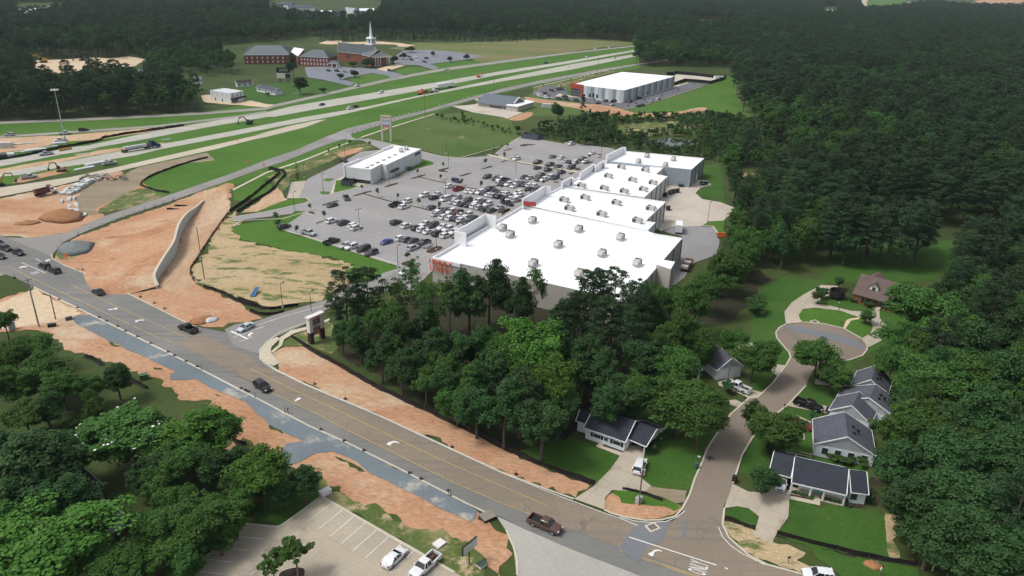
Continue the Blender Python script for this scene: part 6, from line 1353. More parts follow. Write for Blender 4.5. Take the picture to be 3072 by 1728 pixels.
for y, x0, x1 in ((665, 780, 920), (700, 760, 940), (735, 740, 960), (545, 1650, 1880), (570, 1680, 1960), (595, 1720, 2000), (510, 1900, 2200)):
 strip(mb, [Vector((p.x, p.y, 0)) for p in G('A1', x0, y, x1, y + (25 if x0 < 1000 else 12))], .3, .12)
struct('stall_lines', mb, M['faint_line'])
def kerbs(name, specs, wd=.35, h=.13, z=.1):
 mb = MB()
 for s in specs: kerbline(mb, [Vector((p.x, p.y, 0)) for p in G(*s)], wd, h, z)
 return struct(name, mb, M['kerb'])
kerbs('road_kerb', [('C0', 330, 206, 750, 406, 1200, 627, 1800, 927, 2300, 1187, 2576, 1328, 'D1', 740, 10, 1080, 158, 1700, 468, 2250, 753, 2430, 838),
 ('B0', 500, 1170, 505, 1215, 640, 1288, 800, 1348, 'C0', 960, 122, 1300, 296, 1700, 496, 1880, 585), ('C1', 700, 545, 450, 640, 380, 690, 300, 760, 255, 820, 262, 900, 420, 1005, 700, 1142, 1400, 1440, 'D2', 0, 445, 400, 600, 715, 712),
 ('D2', 1005, 815, 1080, 850, 1200, 885, 1400, 918, 1550, 915, 1690, 880, 1755, 810, 1830, 670, 1880, 515, 1955, 345, 2000, 225, 2150, -4, 'C2', 2230, 1428, 2400, 1278, 'C3', 0, 1268, 150, 1128, 275, 960, 320, 882, 305, 832, 236, 752, 186, 690, 178, 640, 212, 592, 275, 560),
 ('C3', 440, 540, 640, 556, 832, 600, 1005, 697), ('C3', 1058, 790, 1058, 808, 1012, 864, 880, 909, 700, 925), ('C3', 470, 1153, 290, 1344, 150, 1452, 'D2', 2435, 120, 2335, 290, 2275, 480, 2250, 560), ('D2', 2165, 800, 2150, 960, 2210, 1085, 2405, 1256, 2576, 1346, 'D3', 430, 1438), ('D2', 60, 1010, 130, 1170, 165, 1300, 165, 1449)])
kerbs('lot_kerb', [('Z1', 0, 628, 700, 838, 1300, 1015, 2000, 1232, 2520, 1392), ('D1', 120, 955, 430, 982, 490, 955, 848, 685, 1500, 1062, 2135, 1425), ('B1', 0, 850, 480, 828, 700, 762), ('B1', 0, 812, 300, 765, 700, 682, 738, 650, 700, 626, 515, 632), ('B1', 560, 480, 700, 462), ('B1', 1810, 176, 2000, 222, 2190, 240, 2576, 130), ('Z6', 1890, 640, 2576, 460), ('Z6', 820, 945, 1250, 840, 1560, 760), ('S', 1480, 468, 1515, 438, 1562, 411), ('S', 1585, 414, 1690, 433), ('S', 1695, 428, 1840, 447),
 ('B1', 1280, 55, 1560, 113, 1810, 176), ('B2', 1620, 470, 1680, 480), ('B2', 1930, 530, 1880, 580, 1950, 640, 2120, 670, 2250, 720), ('R2', 1225, 225, 1440, 240, 1545, 385), ('W1', 0, 410, 500, 470, 1000, 525, 1200, 550, 1500, 475, 2180, 255), ('W1', 0, 275, 250, 215, 560, 145, 960, 45), ('W1', 90, 190, 130, 205, 250, 220, 440, 255),
 ('A1', 1200, 1345, 1450, 1260, 1940, 1105), ('B1', 0, 555, 330, 385, 700, 262, 1110, 95), ('B1', 60, 860, 0, 905)], .5, .14, .1)
def island(pts, key, mat='mulch', curve=1):
 P = [Vector((p.x, p.y, 0)) for p in G(key, *pts)]
 P = smooth_line(P, True, curve); P, Q = inset(P, .25)
 mb = MB(); mb.prism(P, .1, .25); k = struct('planting_island', mb, M['kerb'])
 mb = MB(); mb.prism(Q, .2, .3); o = part('mulch_bed', mb, M[mat], k); return o
for key, pts in (('Z1', (735, 525, 760, 500, 960, 435, 1010, 428, 1000, 450, 800, 528)), ('Z1', (865, 130, 900, 108, 1180, 22, 1280, 18, 1290, 38, 1000, 125, 920, 138)), ('Z1', (560, 280, 610, 255, 700, 255, 765, 285, 770, 315, 720, 325)),
 ('Z3', (390, 1075, 420, 1052, 760, 958, 850, 950, 850, 972, 690, 1020, 500, 1075)), ('Z3', (1070, 875, 1110, 850, 1330, 785, 1415, 785, 1415, 805, 1200, 875, 1100, 885)), ('Z3', (1620, 705, 1660, 685, 1930, 605, 2010, 605, 2010, 622, 1760, 700)), ('Z3', (2210, 525, 2290, 490, 2480, 450, 2520, 470, 2370, 520, 2500, 540, 2430, 560, 2280, 552)),
 ('Z4', (965, 255, 1010, 230, 1260, 165, 1330, 165, 1330, 185, 1120, 258, 1000, 262)), ('Z4', (1515, 80, 1560, 60, 1850, -10, 1870, 5, 1650, 75, 1560, 85)), ('Z5', (690, 200, 740, 175, 860, 163, 1070, 172, 1040, 190, 900, 195, 830, 220, 740, 218)), ('Z5', (50, 390, 110, 378, 230, 388, 285, 415, 260, 430, 150, 410)),
 ('Z5', (320, 320, 380, 295, 520, 260, 570, 262, 560, 280, 380, 322)), ('Z5', (265, 555, 320, 535, 430, 505, 460, 510, 440, 530, 340, 565)), ('Z5', (480, 490, 540, 460, 600, 465, 570, 490, 520, 500)), ('Z5', (-20, 660, 60, 640, 130, 630, 120, 650, 0, 692)),
 ('Z5', (1850, 715, 1880, 690, 1960, 685, 2040, 700, 2030, 720, 1950, 740)), ('Z5', (2040, 600, 2100, 565, 2180, 542, 2300, 545, 2310, 560, 2160, 610)), ('Z5', (1720, 820, 1760, 790, 1880, 765, 1910, 775, 1820, 830)), ('Z5', (1540, 930, 1600, 910, 1660, 915, 1640, 940, 1570, 945)), ('Z5', (1390, 990, 1450, 970, 1550, 970, 1570, 985, 1500, 1010)),
 ('Z5', (2310, 380, 2400, 375, 2480, 395, 2500, 430, 2440, 420)), ('Z5', (2340, 460, 2400, 435, 2490, 445, 2480, 465)), ('Z2', (950, 1130, 1000, 1090, 1180, 1005, 1300, 995, 1365, 1020, 1360, 1060, 1150, 1165, 1020, 1160)), ('Z2', (415, 1390, 480, 1350, 600, 1310, 690, 1325, 735, 1365, 720, 1400, 640, 1430, 480, 1431)), ('Z2', (1480, 840, 1560, 800, 1640, 790, 1720, 830, 1700, 870, 1560, 865)), ('Z4', (1930, 1190, 2010, 1130, 2200, 1075, 2330, 1080, 2345, 1115, 2150, 1210, 2000, 1210)), ('Z4', (2445, 915, 2520, 870, 2600, 860, 2620, 900, 2500, 935)), ('B2', (0, 790, 60, 735, 110, 735, 60, 780, 10, 810)),
 ('D1', (420, 1449, 470, 1400, 600, 1365, 690, 1372, 712, 1410, 690, 1490, 430, 1500))):
 island(pts, key)
def stripbed(name, specs, wd, mat, h=.22):
 mb = MB()
 for s in specs: kerbline(mb, [Vector((p.x, p.y, 0)) for p in G(*s)], wd, h, .1)
 return struct(name, mb, mat)
stripbed('planted_strip_kerb', [('Z3', 640, 1020, 1280, 1202, 1640, 1275, 2200, 1410), ('Z3', 1840, 662, 2450, 805), ('Z4', 690, 440, 940, 495, 1120, 530, 1450, 590)], 1.6, M['kerb'], .12)
stripbed('planted_strip', [('Z3', 640, 1020, 1280, 1202, 1640, 1275, 2200, 1410), ('Z3', 1840, 662, 2450, 805), ('Z4', 690, 440, 940, 495, 1120, 530, 1450, 590)], 1.1, M['mulch'], .16)
stripbed('lot_footpath', [('Z5', 20, 395, 270, 440, 440, 502, 1000, 610, 1980, 772)], 2.2, M['walk'], .12); stripbed('footpath_bed', [('Z5', 480, 525, 1000, 622, 1700, 742)], .7, M['mulch'], .15)
stripbed('frontage_sidewalk', [('A1', 1200, 1340, 1450, 1255, 1940, 1103), ('B1', 0, 548, 330, 378, 700, 255, 1110, 92), ('W1', 0, 272, 250, 212, 560, 142, 960, 42)], 1.5, M['walk'], .05)
# STREET FURNITURE
def lamp(label, key, base, top, group='lamp posts of the store lot', heads=1, mat='darkpole'):
 p = at(key, *base); h = min(13, max(6, hgt(p, key, *top)))
 t = thing('lamp_post', label, 'lamp post', (p.x, p.y, .1), yB, group)
 a = MB(); a.cyl((0, 0, 0), (0, 0, .8), .28, n=10); part('base', a, M['concpiece'], t)
 a = MB(); a.cyl((0, 0, .8), (0, 0, h), .1, .07, n=8); part('pole', a, M[mat], t)
 for s in ((1,) if heads == 1 else (1, -1)):
  a = MB(); a.beam((0, 0, h - .05), (s * 1.0, 0, h + .02), .07); a.box((s * 1.0, 0, h + .03), (.8, .4, .14)); part('lamp_head', a, M[mat], t)
for lb, key, b, tp, hd in (('lamp post in the middle of the first double row, twin heads', 'B1', (1220, 950), (1200, 735), 2), ('lamp post at the near right end of the grass bank row', 'B1', (1592, 1305), (1578, 1088), 1), ('lamp post on the grass tongue at the lot entrance drive', 'B1', (593, 765), (572, 570), 1),
 ('lamp post on the small grass island left of the white pad store', 'B1', (868, 565), (843, 392), 1), ('lamp post on the long mulch island before the white pad store', 'B1', (1510, 495), (1487, 322), 1), ('lamp post between white cars below the second planted strip', 'B1', (2050, 605), (2042, 445), 2), ('lamp post on the big mulch island by the cart corral', 'B1', (1962, 1135), (1955, 870), 1),
 ('lamp post behind the right end of the white pad store, nearer one', 'B1', (2080, 325), (2073, 172), 1), ('lamp post in the field edge behind the pad store', 'B1', (2057, 200), (2048, 58), 1), ('lamp post by the dark cypress left of the pad lot', 'B1', (688, 435), (676, 275), 1), ('lamp post on bare dirt beside the black sedan', 'B1', (1080, 235), (1070, 62), 1),
 ('lamp post at the far left corner of the lot by the grey enclosure', 'B2', (222, -5), (218, -85), 1), ('lamp post below the footpath strip, left side of the far rows', 'B2', (152, 400), (147, 212), 2), ('lamp post by black cars near the fourth double row', 'B2', (595, 440), (602, 272), 1), ('lamp post on the tiny mulch island at the farthest rows', 'B2', (977, 205), (975, 118), 1),
 ('lamp post at the corner of the blue grey store rear', 'B2', (1928, 530), (1940, 360), 1), ('lamp post on the grass edge of the loading yard', 'B2', (2005, 855), (2014, 668), 1), ('lamp post against the trees right of the loading yard', 'B2', (2162, 975), (2172, 785), 1), ('lamp post on the mulch island by the red sign band', 'B2', (62, 740), (65, 560), 1), ('lamp post at the far end of the straw field by the drive, left one', 'C1', (478, 400), (457, 165), 1), ('lamp post at the far end of the straw field by the drive, right one', 'C1', (757, 465), (739, 245), 1)):
 lamp(lb, key, b, tp, heads=hd)
GPOLE = 'utility poles'
def upole(label, key, base, top, r=.16, mat='greywood', arms=1, box=False, group=GPOLE, lo=6, hi=18):
 p = at(key, *base); h = min(hi, max(lo, hgt(p, key, *top))); t = thing('utility_pole', label, 'utility pole', (p.x, p.y, .03), .6, group)
 a = MB(); a.cyl((0, 0, 0), (0, 0, h), r, r * .65, n=8); part('pole', a, M[mat], t)
 for k in range(arms):
  a = MB(); a.box((0, .12, h - .6 - k * 1.4), (2.2, .1, .12)); part('crossarm', a, M['wood'], t)
  for s in (-.95, 0, .95):
   a = MB(); a.cyl((s, .12, h - .54 - k * 1.4), (s, .12, h - .3 - k * 1.4), .06, n=6); part('insulator', a, M['concpiece'], t)
 if box:
  a = MB(); a.cyl((.4, 0, h - 3.4), (.4, 0, h - 2.3), .28, n=10); part('transformer', a, M['steel'], t)
 return t
upole('tall grey utility pole with a transformer at the left road edge', 'C0', (378, 582), (240, 112), .22, arms=2, box=True)
upole('shorter brown wooden pole with ivy at its foot by the left road edge', 'C0', (540, 512), (482, 268), .16, 'wood', arms=0)
upole('leaning dark pole between the curved white wall and the straw field', 'B0', (1975, 1412), (1892, 905), .16, 'wood', arms=0)
upole('wooden pole on the kerb island before the carport house', 'D2', (1340, 762), (1368, 325), .15, 'wood', arms=0, box=True)
upole('grey pole at the edge of the dark wood, bottom right', 'D3', (1690, 1400), (1762, 1140), .17, arms=0)
upole('pole in front of the white pickup driveway', 'H2', (1085, 1115), (1120, 690), .13, 'wood', arms=0)
upole('pole on the near freeway verge behind the pole sign', 'A1', (1850, 1130), (1835, 910), .16, 'wood', arms=0); upole('pole on the verge behind the steep roofed shop', 'A1', (2515, 900), (2525, 730), .16, 'wood', arms=0)
upole('pole left of the red warehouse entrance', 'A2', (942, 712), (946, 540), .16, 'wood', arms=0); upole('pole at the back corner of the warehouse', 'A2', (1175, 690), (1180, 490), .16, 'wood', arms=0); upole('thin pole on the service road verge near the warehouse', 'A2', (652, 780), (655, 628), .12, 'wood', arms=0)
upole('grey pole beside the billboard', 'S', (833, 248), (826, 213), .2, arms=0)
p = at('A0', 632, 1365); h = min(40, hgt(p, 'A0', 500, 862)); t = thing('light_mast', 'very tall steel light mast on the freeway dirt at the left', 'light mast', (p.x, p.y, .05))
a = MB(); a.cyl((0, 0, 0), (0, 0, h), .35, .14, n=10); part('mast', a, M['steel'], t); a = MB(); a.cyl((0, 0, h - .4), (0, 0, h), 1.0, 1.0, n=14); part('ring', a, M['steel'], t)
for k in range(6):
 q = Matrix.Rotation(k * math.pi / 3, 3, 'Z') @ Vector((1.5, 0, h - .5)); a = MB(); a.cyl(q, q + Vector((0, 0, .5)), .55, .2, n=10); part('floodlight', a, M['signwhite'], t)
p = at('A1', 622, 1000); h = hgt(p, 'A1', 610, 905); t = thing('lamp_post', 'twin headed lamp post on the far freeway verge', 'lamp post', (p.x, p.y, .05), .4); a = MB(); a.cyl((0, 0, 0), (0, 0, h), .14, .09, n=8); part('pole', a, M['steel'], t)
for s in (-1, 1): a = MB(); a.beam((0, 0, h), (s * 1.6, 0, h + .2), .1); a.box((s * 1.7, 0, h + .2), (.9, .4, .2)); part('lamp_head', a, M['signwhite'], t)
p = at('H5', 365, 960); h = hgt(p, 'H5', 380, 790); t = thing('lamp_post', 'small street lamp with a white head beside the driveway loop', 'lamp post', (p.x, p.y, .05), .6); a = MB(); a.cyl((0, 0, 0), (0, 0, h), .08, .06, n=8); part('pole', a, M['darkpole'], t); a = MB(); a.beam((0, 0, h), (-.7, 0, h + .35), .3, .12); part('lamp_head', a, M['signwhite'], t)
pa, pb = at('N1', 560, 1350), at('N1', 905, 1190); yaw = math.atan2((pb - pa).y, (pb - pa).x); c = (pa + pb) / 2; Wd = (pb - pa).length; hT = hgt(pa, 'N1', 0, 575); hM = hgt(pa, 'N1', 0, 1010)
ps = thing('pylon_sign', 'tall white pylon sign with a stack of red and dark panels by the drive', 'sign', (c.x, c.y, .05), yaw)
for s in (-1, 1):
 a = MB(); a.box((s * Wd / 2, 0, hM / 2), (1.0, 1.1, hM)); part('pillar', a, M['signdark'], ps)
 a = MB(); a.box((s * Wd / 2, 0, (hM + hT) / 2), (1.05, 1.15, hT - hM)); part('pillar_cladding', a, M['signwhite'], ps)
a = MB(); a.box((0, 0, hT + .2), (Wd + 1.5, 1.5, .4)); part('cap', a, M['signwhite'], ps)
pnl = [('signred', 1), ('signdark', 0), ('signdark', 'OLD NAVY'), ('signwhite', 0), ('signdark', 'FIVE BELOW'), ('signred', 1), ('signred', 0)]
zt = hT - .3; H_ = (zt - (hM - 1.2)) / 7
for i, (mt, tx) in enumerate(pnl):
 z = zt - H_ * (i + .5); a = MB(); a.box((0, 0, z), (Wd - 1.1, .5, H_ - .1)); pn = part('sign_panel', a, M[mt], ps)
 for sd_, yy in ((-1, 0), (1, math.pi)):
  if isinstance(tx, str): text_part('lettering', tx, H_ * .75, .01, M['signwhite'], pn, Vector((0, sd_ * .27, z)), yy, sx=min(1.1, (Wd - 1.4) / (len(tx) * H_ * .5)))
  else:
   for k in range(2 if tx else 4):
    a = MB(); ww = (Wd - 1.9) / (2 if tx else 4); a.box((-(Wd - 1.9) / 2 + ww * (k + .5), sd_ * .26, z), (ww * .8, .03, H_ * .32)); part('sign_stroke', a, M['signwhite'] if mt != 'signwhite' else M['signred'], pn)
pa, pb = at('A1', 1447, 1360), at('A1', 1520, 1365); yaw = math.atan2((pb - pa).y, (pb - pa).x); c = (pa + pb) / 2; Wd = (pb - pa).length + .6; hT = hgt(pa, 'A1', 1430, 1122); hB = hgt(pa, 'A1', 1440, 1232)
fs = thing('pole_sign', 'tall two legged pole sign with blue, white and orange panels in the field', 'sign', (c.x, c.y, .05), yaw)
for s in (-1, 1): a = MB(); a.box((s * Wd / 2, 0, hT / 2), (.9, .9, hT)); part('leg', a, M['kerb'], fs)
a = MB(); a.box((0, 0, hT), (Wd + 1, 1.0, .6)); part('cap', a, M['kerb'], fs)
zs = hT - .3
for mt, fr_, n in (('signorange', .12, 3), ('signwhite', .13, 0), ('signblue', .17, 4), ('panelA', .2, 5), ('signblue', .13, 3), ('signred', .1, 3), ('signorange', .15, 2)):
 hh = (hT - hB) * fr_; a = MB(); a.box((0, 0, zs - hh / 2), (Wd - .8, .6, hh - .08)); pn = part('sign_panel', a, M[mt], fs)
 for k in range(n):
  ww = (Wd - 1.4) / n; a = MB(); a.box((-(Wd - 1.4) / 2 + ww * (k + .5), -.32, zs - hh / 2), (ww * .7, .05, hh * .4)); part('sign_stroke', a, M['signwhite'], pn)
 zs -= hh
K8 = (800, 170, 12.075); KEYS['BB'] = K8
c = at('BB', 640, 945); t = thing('billboard', 'double decker billboard among dark trees, dark panel over a half white one', 'billboard', (c.x, c.y, 0), .12)
z0, z1, z2, z3 = [hgt(c, 'BB', 0, y) for y in (780, 600, 580, 390)]; wB = 10.5
for s in (-1, 1): a = MB(); a.cyl((s * 3, .5, 0), (s * 3, .5, z3 - .3), .35, n=8); part('post', a, M['darkpole'], t)
a = MB(); a.box((0, 0, (z0 + z1) / 2), (wB, .5, z1 - z0)); lo = part('lower_board', a, M['signwhite'], t); a = MB(); a.box((wB * .3, -.27, (z0 + z1) / 2), (wB * .38, .06, (z1 - z0) * .92)); part('print', a, M['signdark'], lo)
a = MB(); a.box((0, 0, (z2 + z3) / 2), (wB, .5, z3 - z2)); up = part('upper_board', a, M['black'], t)
for k in range(2): a = MB(); a.box((.2, -.27, z2 + (z3 - z2) * (.35 + .3 * k)), (wB * .6, .06, .45)); part('print', a, M['steel'], up)
KEYS['LS'] = (1370, 1590, 10.5); p = at('LS', 395, 1095); t = thing('lot_sign', 'white sign board on a black post at the edge of the worn concrete lot', 'sign', (p.x, p.y, .05), head('LS', 250, 720, 280, -230))
h0, h1 = hgt(p, 'LS', 0, 640), hgt(p, 'LS', 0, 380); a = MB(); a.cyl((0, 0, 0), (0, 0, h0 + .4), .09, n=8); part('post', a, M['black'], t); a = MB(); a.box((0, -.1, (h0 + h1) / 2), (3.3, .22, h1 - h0)); b_ = part('board', a, M['signwhite'], t)
a = MB(); a.box((0, -.1, h1 + .03), (3.4, .3, .08)); a.box((-1.68, -.1, (h0 + h1) / 2), (.1, .3, h1 - h0)); part('frame', a, M['black'], t)
for k in range(12):
 an = R(30) + k * R(300) / 11; q = Vector((math.cos(an) * .62, -.22, (h0 + h1) / 2 + math.sin(an) * .55)); a = MB(); a.box(q, (.14, .03, .14)); part('emblem_dot', a, M['steel'], b_)
def roadsign(label, key, base, top, shape='diamond', col='orange', s=.75, group='road work signs'):
 p = at(key, *base); h = max(1.6, hgt(p, key, *top)); t = thing('road_work_sign', label, 'road sign', (p.x, p.y, .08), head(key, base[0], base[1], 60, 10), group)
 a = MB()
 for q in (-.25, .25): a.cyl((q, 0, 0), (q, 0, h - s * .5), .035, n=6)
 o = part('stand', a, M['steel'], t); a = MB()
 if shape == 'diamond': a.box((0, -.06, h - s * .7), (s * 1.3, .05, s * 1.3), rot=Matrix.Rotation(math.pi / 4, 3, 'Y'))
 else: a.box((0, -.06, h - s * .5), (s * 2, .05, s * .8))
 part('sign_plate', a, M[col], t)
roadsign('orange diamond road sign at the junction corner beside the grey heap', 'B0', (652, 1245), (640, 1165), s=1.0)
roadsign('orange road sign by the service road, with a green plate behind', 'B0', (2382, 325), (2380, 262)); roadsign('red orange road sign at the service road edge by the fenced dirt', 'B1', (300, 345), (298, 292))
roadsign('orange road sign on the ramp verge', 'A1', (45, 1378), (45, 1340)); roadsign('pale sign panel by the service road near the steep roofed shop', 'S1', (128, 520), (128, 430), 'plate', 'signwhite', 1.6)
for k, (b, tp) in enumerate((((2058, 740), (2058, 680)), ((2072, 738), (2072, 676)))):
 pass
p = at('A1', 2065, 738); t = thing('freeway_sign', 'back of a grey sign on two posts on the far freeway verge', 'road sign', (p.x, p.y, 0), .2)
for s in (-1, 1): a = MB(); a.cyl((s * 1.6, 0, 0), (s * 1.6, 0, 6), .12, n=6); part('post', a, M['steel'], t)
a = MB(); a.box((0, 0, 5.3), (4.4, .1, 2)); part('sign_plate', a, M['hvac'], t)
GV = 'white upright panels along the service road'
def place_proto(proto, first, loc, rz, label, group):
 o = proto if first else copy_tree(proto); o.location = loc; o.rotation_euler = (0, 0, rz); o['label'] = label; o['group'] = group; return o
def make_panel():
 t = thing('channelising_panel', '', 'road barrier', (0, 0, 0)); a = MB(); a.box((0, 0, .06), (.9, .6, .12)); part('base', a, M['black'], t)
 a = MB(); a.box((0, 0, .85), (.75, .08, 1.5)); part('panel', a, M['signwhite'], t); return t
pp = make_panel(); n = 0
allp = [('B0', x, y) for x, y in ((762, 982), (878, 938), (990, 896), (1098, 856), (1202, 818), (1300, 780), (1400, 744), (1495, 712), (1585, 682), (1675, 652))] + [('A1', x, y) for x, y in ((1155, 1290), (1195, 1275), (1238, 1258), (1280, 1242), (1325, 1225), (1370, 1212), (1415, 1200), (1560, 1152), (1605, 1140), (1650, 1127), (1700, 1113), (1750, 1100), (1795, 1088), (2040, 1025), (1990, 1038), (2180, 987), (2225, 970), (2272, 957), (2320, 945), (2350, 938))]
for i, (k, x, y) in enumerate(allp):
 p = at(k, x, y); lb = ('white upright panel, %s from the junction beside the orange dirt' % ordn(i)) if i < 10 else ('white upright panel, %s from the lot entrance along the service road' % ordn(i - 10))
 place_proto(pp, i == 0, (p.x, p.y, .12), .2, lb, GV)
def make_tube():
 t = thing('tube_marker', '', 'traffic marker', (0, 0, 0)); a = MB(); a.box((0, 0, .05), (.65, .65, .1)); part('base', a, M['black'], t)
 a = MB(); a.cyl((0, 0, .1), (0, 0, 1.0), .09, .06, n=8); part('tube', a, M['tubecol'], t); a = MB(); a.cyl((0, 0, .65), (0, 0, .82), .085, .08, n=8); part('band', a, M['signwhite'], t); return t
M['tubecol'] = plain('dusty_orange', (.28, .09, .05), .7)
tp = make_tube(); near = [('C0', 140, 112), ('C0', 575, 322), ('C0', 750, 402), ('C0', 960, 497), ('C0', 1030, 532), ('C0', 1138, 582), ('C0', 1215, 630), ('C0', 1327, 682), ('C0', 1457, 748), ('C0', 1625, 832), ('C0', 1688, 865), ('C0', 1800, 920), ('C0', 1907, 970), ('C0', 2330, 1182), ('C0', 2370, 1200), ('C0', 2396, 1214), ('D1', 845, 42), ('D1', 1072, 150), ('D1', 1263, 245), ('D1', 1703, 463), ('D1', 1815, 518)]
far = [('B0', 800, 1322), ('C0', 937, 94), ('C0', 1067, 132), ('C0', 1113, 180), ('C0', 1258, 238), ('C0', 1357, 294), ('C0', 1493, 354), ('C0', 1592, 407), ('C0', 1848, 540), ('C1', 787, 1138), ('C1', 1082, 1280), ('D1', 1870, 99), ('D1', 2112, 208), ('D2', 155, 470)]
for i, (k, x, y) in enumerate(near): p = at(k, x, y); place_proto(tp, i == 0, (p.x, p.y, .2), rng.random(), 'dusty orange tube marker, %s from the left along the gravel strip edge' % ordn(i), 'tube markers on the gravel side')
for i, (k, x, y) in enumerate(far): p = at(k, x, y); place_proto(tp, False, (p.x, p.y, .1), rng.random(), 'dusty orange tube marker, %s from the left along the far kerb' % ordn(i), 'tube markers on the far kerb')
for i, (k, b, tpp) in enumerate((('C0', (1947, 1000), (1945, 945)), ('C0', (2468, 1270), (2466, 1215)), ('D1', (2100, 680), (2100, 618)), ('C1', (500, 1412), (497, 1365)), ('C0', (148, 112), (133, 60)))):
 p = at(k, *b); t = thing('marker_post', ['thin dark post at the gravel edge by the grey utility box', 'thin dark post at the gravel edge left of the black suv', 'thin dark post beside a mailbox on the gravel edge', 'thin dark post at the gravel edge right of the black suv', 'thin dark post at the far left kerb'][i], 'post', (p.x, p.y, .2), 0, 'marker posts'); a = MB(); a.cyl((0, 0, 0), (0, 0, 1.4), .05, n=6); part('shaft', a, M['darkpole'], t); a = MB(); a.box((0, 0, .04), (.3, .3, .08)); part('foot', a, M['black'], t)
def mailbox(label, key, x, y, col='black'):
 p = at(key, x, y); t = thing('mailbox', label, 'mailbox', (p.x, p.y, .1), rng.uniform(0, 3), 'mailboxes'); a = MB(); a.box((0, 0, .55), (.1, .1, 1.1)); part('post', a, M['wood'], t)
 a = MB(); a.loft([[(x_, -.11, 1.1), (x_, .11, 1.1), (x_, .11, 1.25), (x_, .07, 1.35), (x_, -.07, 1.35), (x_, -.11, 1.25)] for x_ in (-.28, .28)]); part('box', a, M[col], t)
mailbox('black mailbox on the gravel strip edge of the front road', 'D1', 2078, 675); mailbox('mailbox on the gravel edge right of the black suv', 'C1', 530, 1425); mailbox('white mailbox post at the kerb of the corner lawn', 'D2', 1915, 350, 'signwhite'); mailbox('mailbox in the lawn before the white pickup driveway', 'H2', 1405, 1375); mailbox('dark mailbox at the kerb left of the black pickup driveway', 'H3', 290, 945); mailbox('white mailbox in the grass at the bottom right', 'D3', 1180, 1440, 'signwhite'); mailbox('dark mailbox on the lawn of the turning circle', 'H5', 405, 1240); mailbox('dark mailbox in bare soil by the lower right kerb', 'D3', 295, 1330)
def ubox(name, label, cat, key, x, y, size, col, z=.1, lid=None):
 p = at(key, x, y); t = thing(name, label, cat, (p.x, p.y, z), rng.uniform(.3, .9)); a = MB(); a.box((0, 0, size[2] / 2), size, taper=.95); part('body', a, M[col], t); a = MB(); a.box((0, 0, size[2] + .04), (size[0] * 1.05, size[1] * 1.05, .08)); part('lid', a, M[lid or col], t)
ubox('wheelie_bin', 'black wheelie bin at the kerb opposite the corner lawn', 'bin', 'D2', 2262, 540, (.75, .75, 1.2), 'black'); ubox('wheelie_bin', 'dark green bin beside the mailbox on the corner lawn', 'bin', 'D2', 1890, 410, (.75, .75, 1.1), 'green'); ubox('wheelie_bin', 'black bin by the wall of the stepped gable house', 'bin', 'H3', 1020, 990, (.75, .75, 1.2), 'black'); ubox('wheelie_bin', 'black bin behind the corner of the four window gable house', 'bin', 'H4', 990, 230, (.75, .75, 1.2), 'black')
ubox('utility_box', 'green utility box on pale dirt left of the gravel strip', 'utility box', 'C0', 1393, 1085, (1.7, 1.3, 1.1), 'green'); ubox('utility_box', 'pale grey utility box at the corner of the worn lot', 'utility box', 'D1', 890, 660, (2.0, 1.2, .8), 'signwhite'); ubox('utility_box', 'flat white utility slab in the weeds near the lot sign', 'utility box', 'D1', 1990, 1150, (1.8, 1.4, .3), 'signwhite'); ubox('utility_box', 'tilted pale green box on dirt at the bottom edge', 'utility box', 'D1', 2398, 1355, (1.4, 1.1, .5), 'signwhite', lid='green')
ubox('utility_box', 'grey utility cabinet at the foot of the kerb island pole', 'utility box', 'D2', 1338, 745, (1.3, .8, 1.2), 'steel'); ubox('utility_box', 'blue grey roadside kiosk among trees at the left edge', 'utility box', 'C0', 120, 610, (1.5, 1.2, 2.0), 'steel'); ubox('black_pipe_box', 'short dark pipe end on dirt by the gravel strip tip', 'pipe', 'C0', 668, 515, (1.6, .7, .7), 'greyshingle'); ubox('black_tub', 'black plastic tub on dirt below the brown pole', 'tub', 'C0', 505, 580, (1.9, .9, .7), 'black')
M['sandlid'] = plain('wet_mortar', (.22, .2, .17), .9); ubox('mixing_tub', 'square dark trough of wet mortar at the end of the gravel strip', 'trough', 'D1', 2455, 890, (2.4, 2.0, .5), 'black', lid='sandlid')
for i, (x, y) in enumerate(((1590, 612), (1640, 590), (1668, 578), (1710, 572), (1620, 742))):
 p = at('B2', x, y); t = thing('dumpster', ['black dumpster nearest the wall behind the third store', 'black dumpster second from the wall behind the third store', 'black dumpster third from the wall behind the third store', 'black dumpster farthest from the wall behind the third store', 'dark dumpster at the rear corner of the second store'][i], 'dumpster', (p.x, p.y, .1), AX + .3, 'dumpsters behind the stores')
 a = MB(); a.loft([[(x_, -.9, .15), (x_, .7, .15), (x_, .9, 1.3), (x_, -.9, 1.6)] for x_ in (-1.2, 1.2)]); part('bin', a, M['black' if i != 1 else 'green'], t); a = MB(); a.add([(-1.22, -.95, 1.63), (1.22, -.95, 1.63), (1.22, .95, 1.33), (-1.22, .95, 1.33)], [(0, 1, 2, 3)]); a.box((0, 0, 1.45), (2.3, .06, .1)); part('lid', a, M['black'], t)
q = at('R2', 960, 990); t = thing('flatbed_trailer', 'flatbed trailer loaded with rusty pallets behind the largest store', 'trailer', (q.x, q.y, .12), head('R2', 960, 990, 70, -110)); a = MB(); a.box((0, 0, 1.1), (9, 2.5, .25)); part('bed', a, M['wood'], t)
for k in range(4): a = MB(); a.box((-3.2 + k * 2.1, 0, 1.55), (1.8, 2.2, .6)); part('pallet_stack', a, M['rust'] if k % 2 else M['tan'], t)
axle(t, -3, 2.3); axle(t, -2, 2.3)
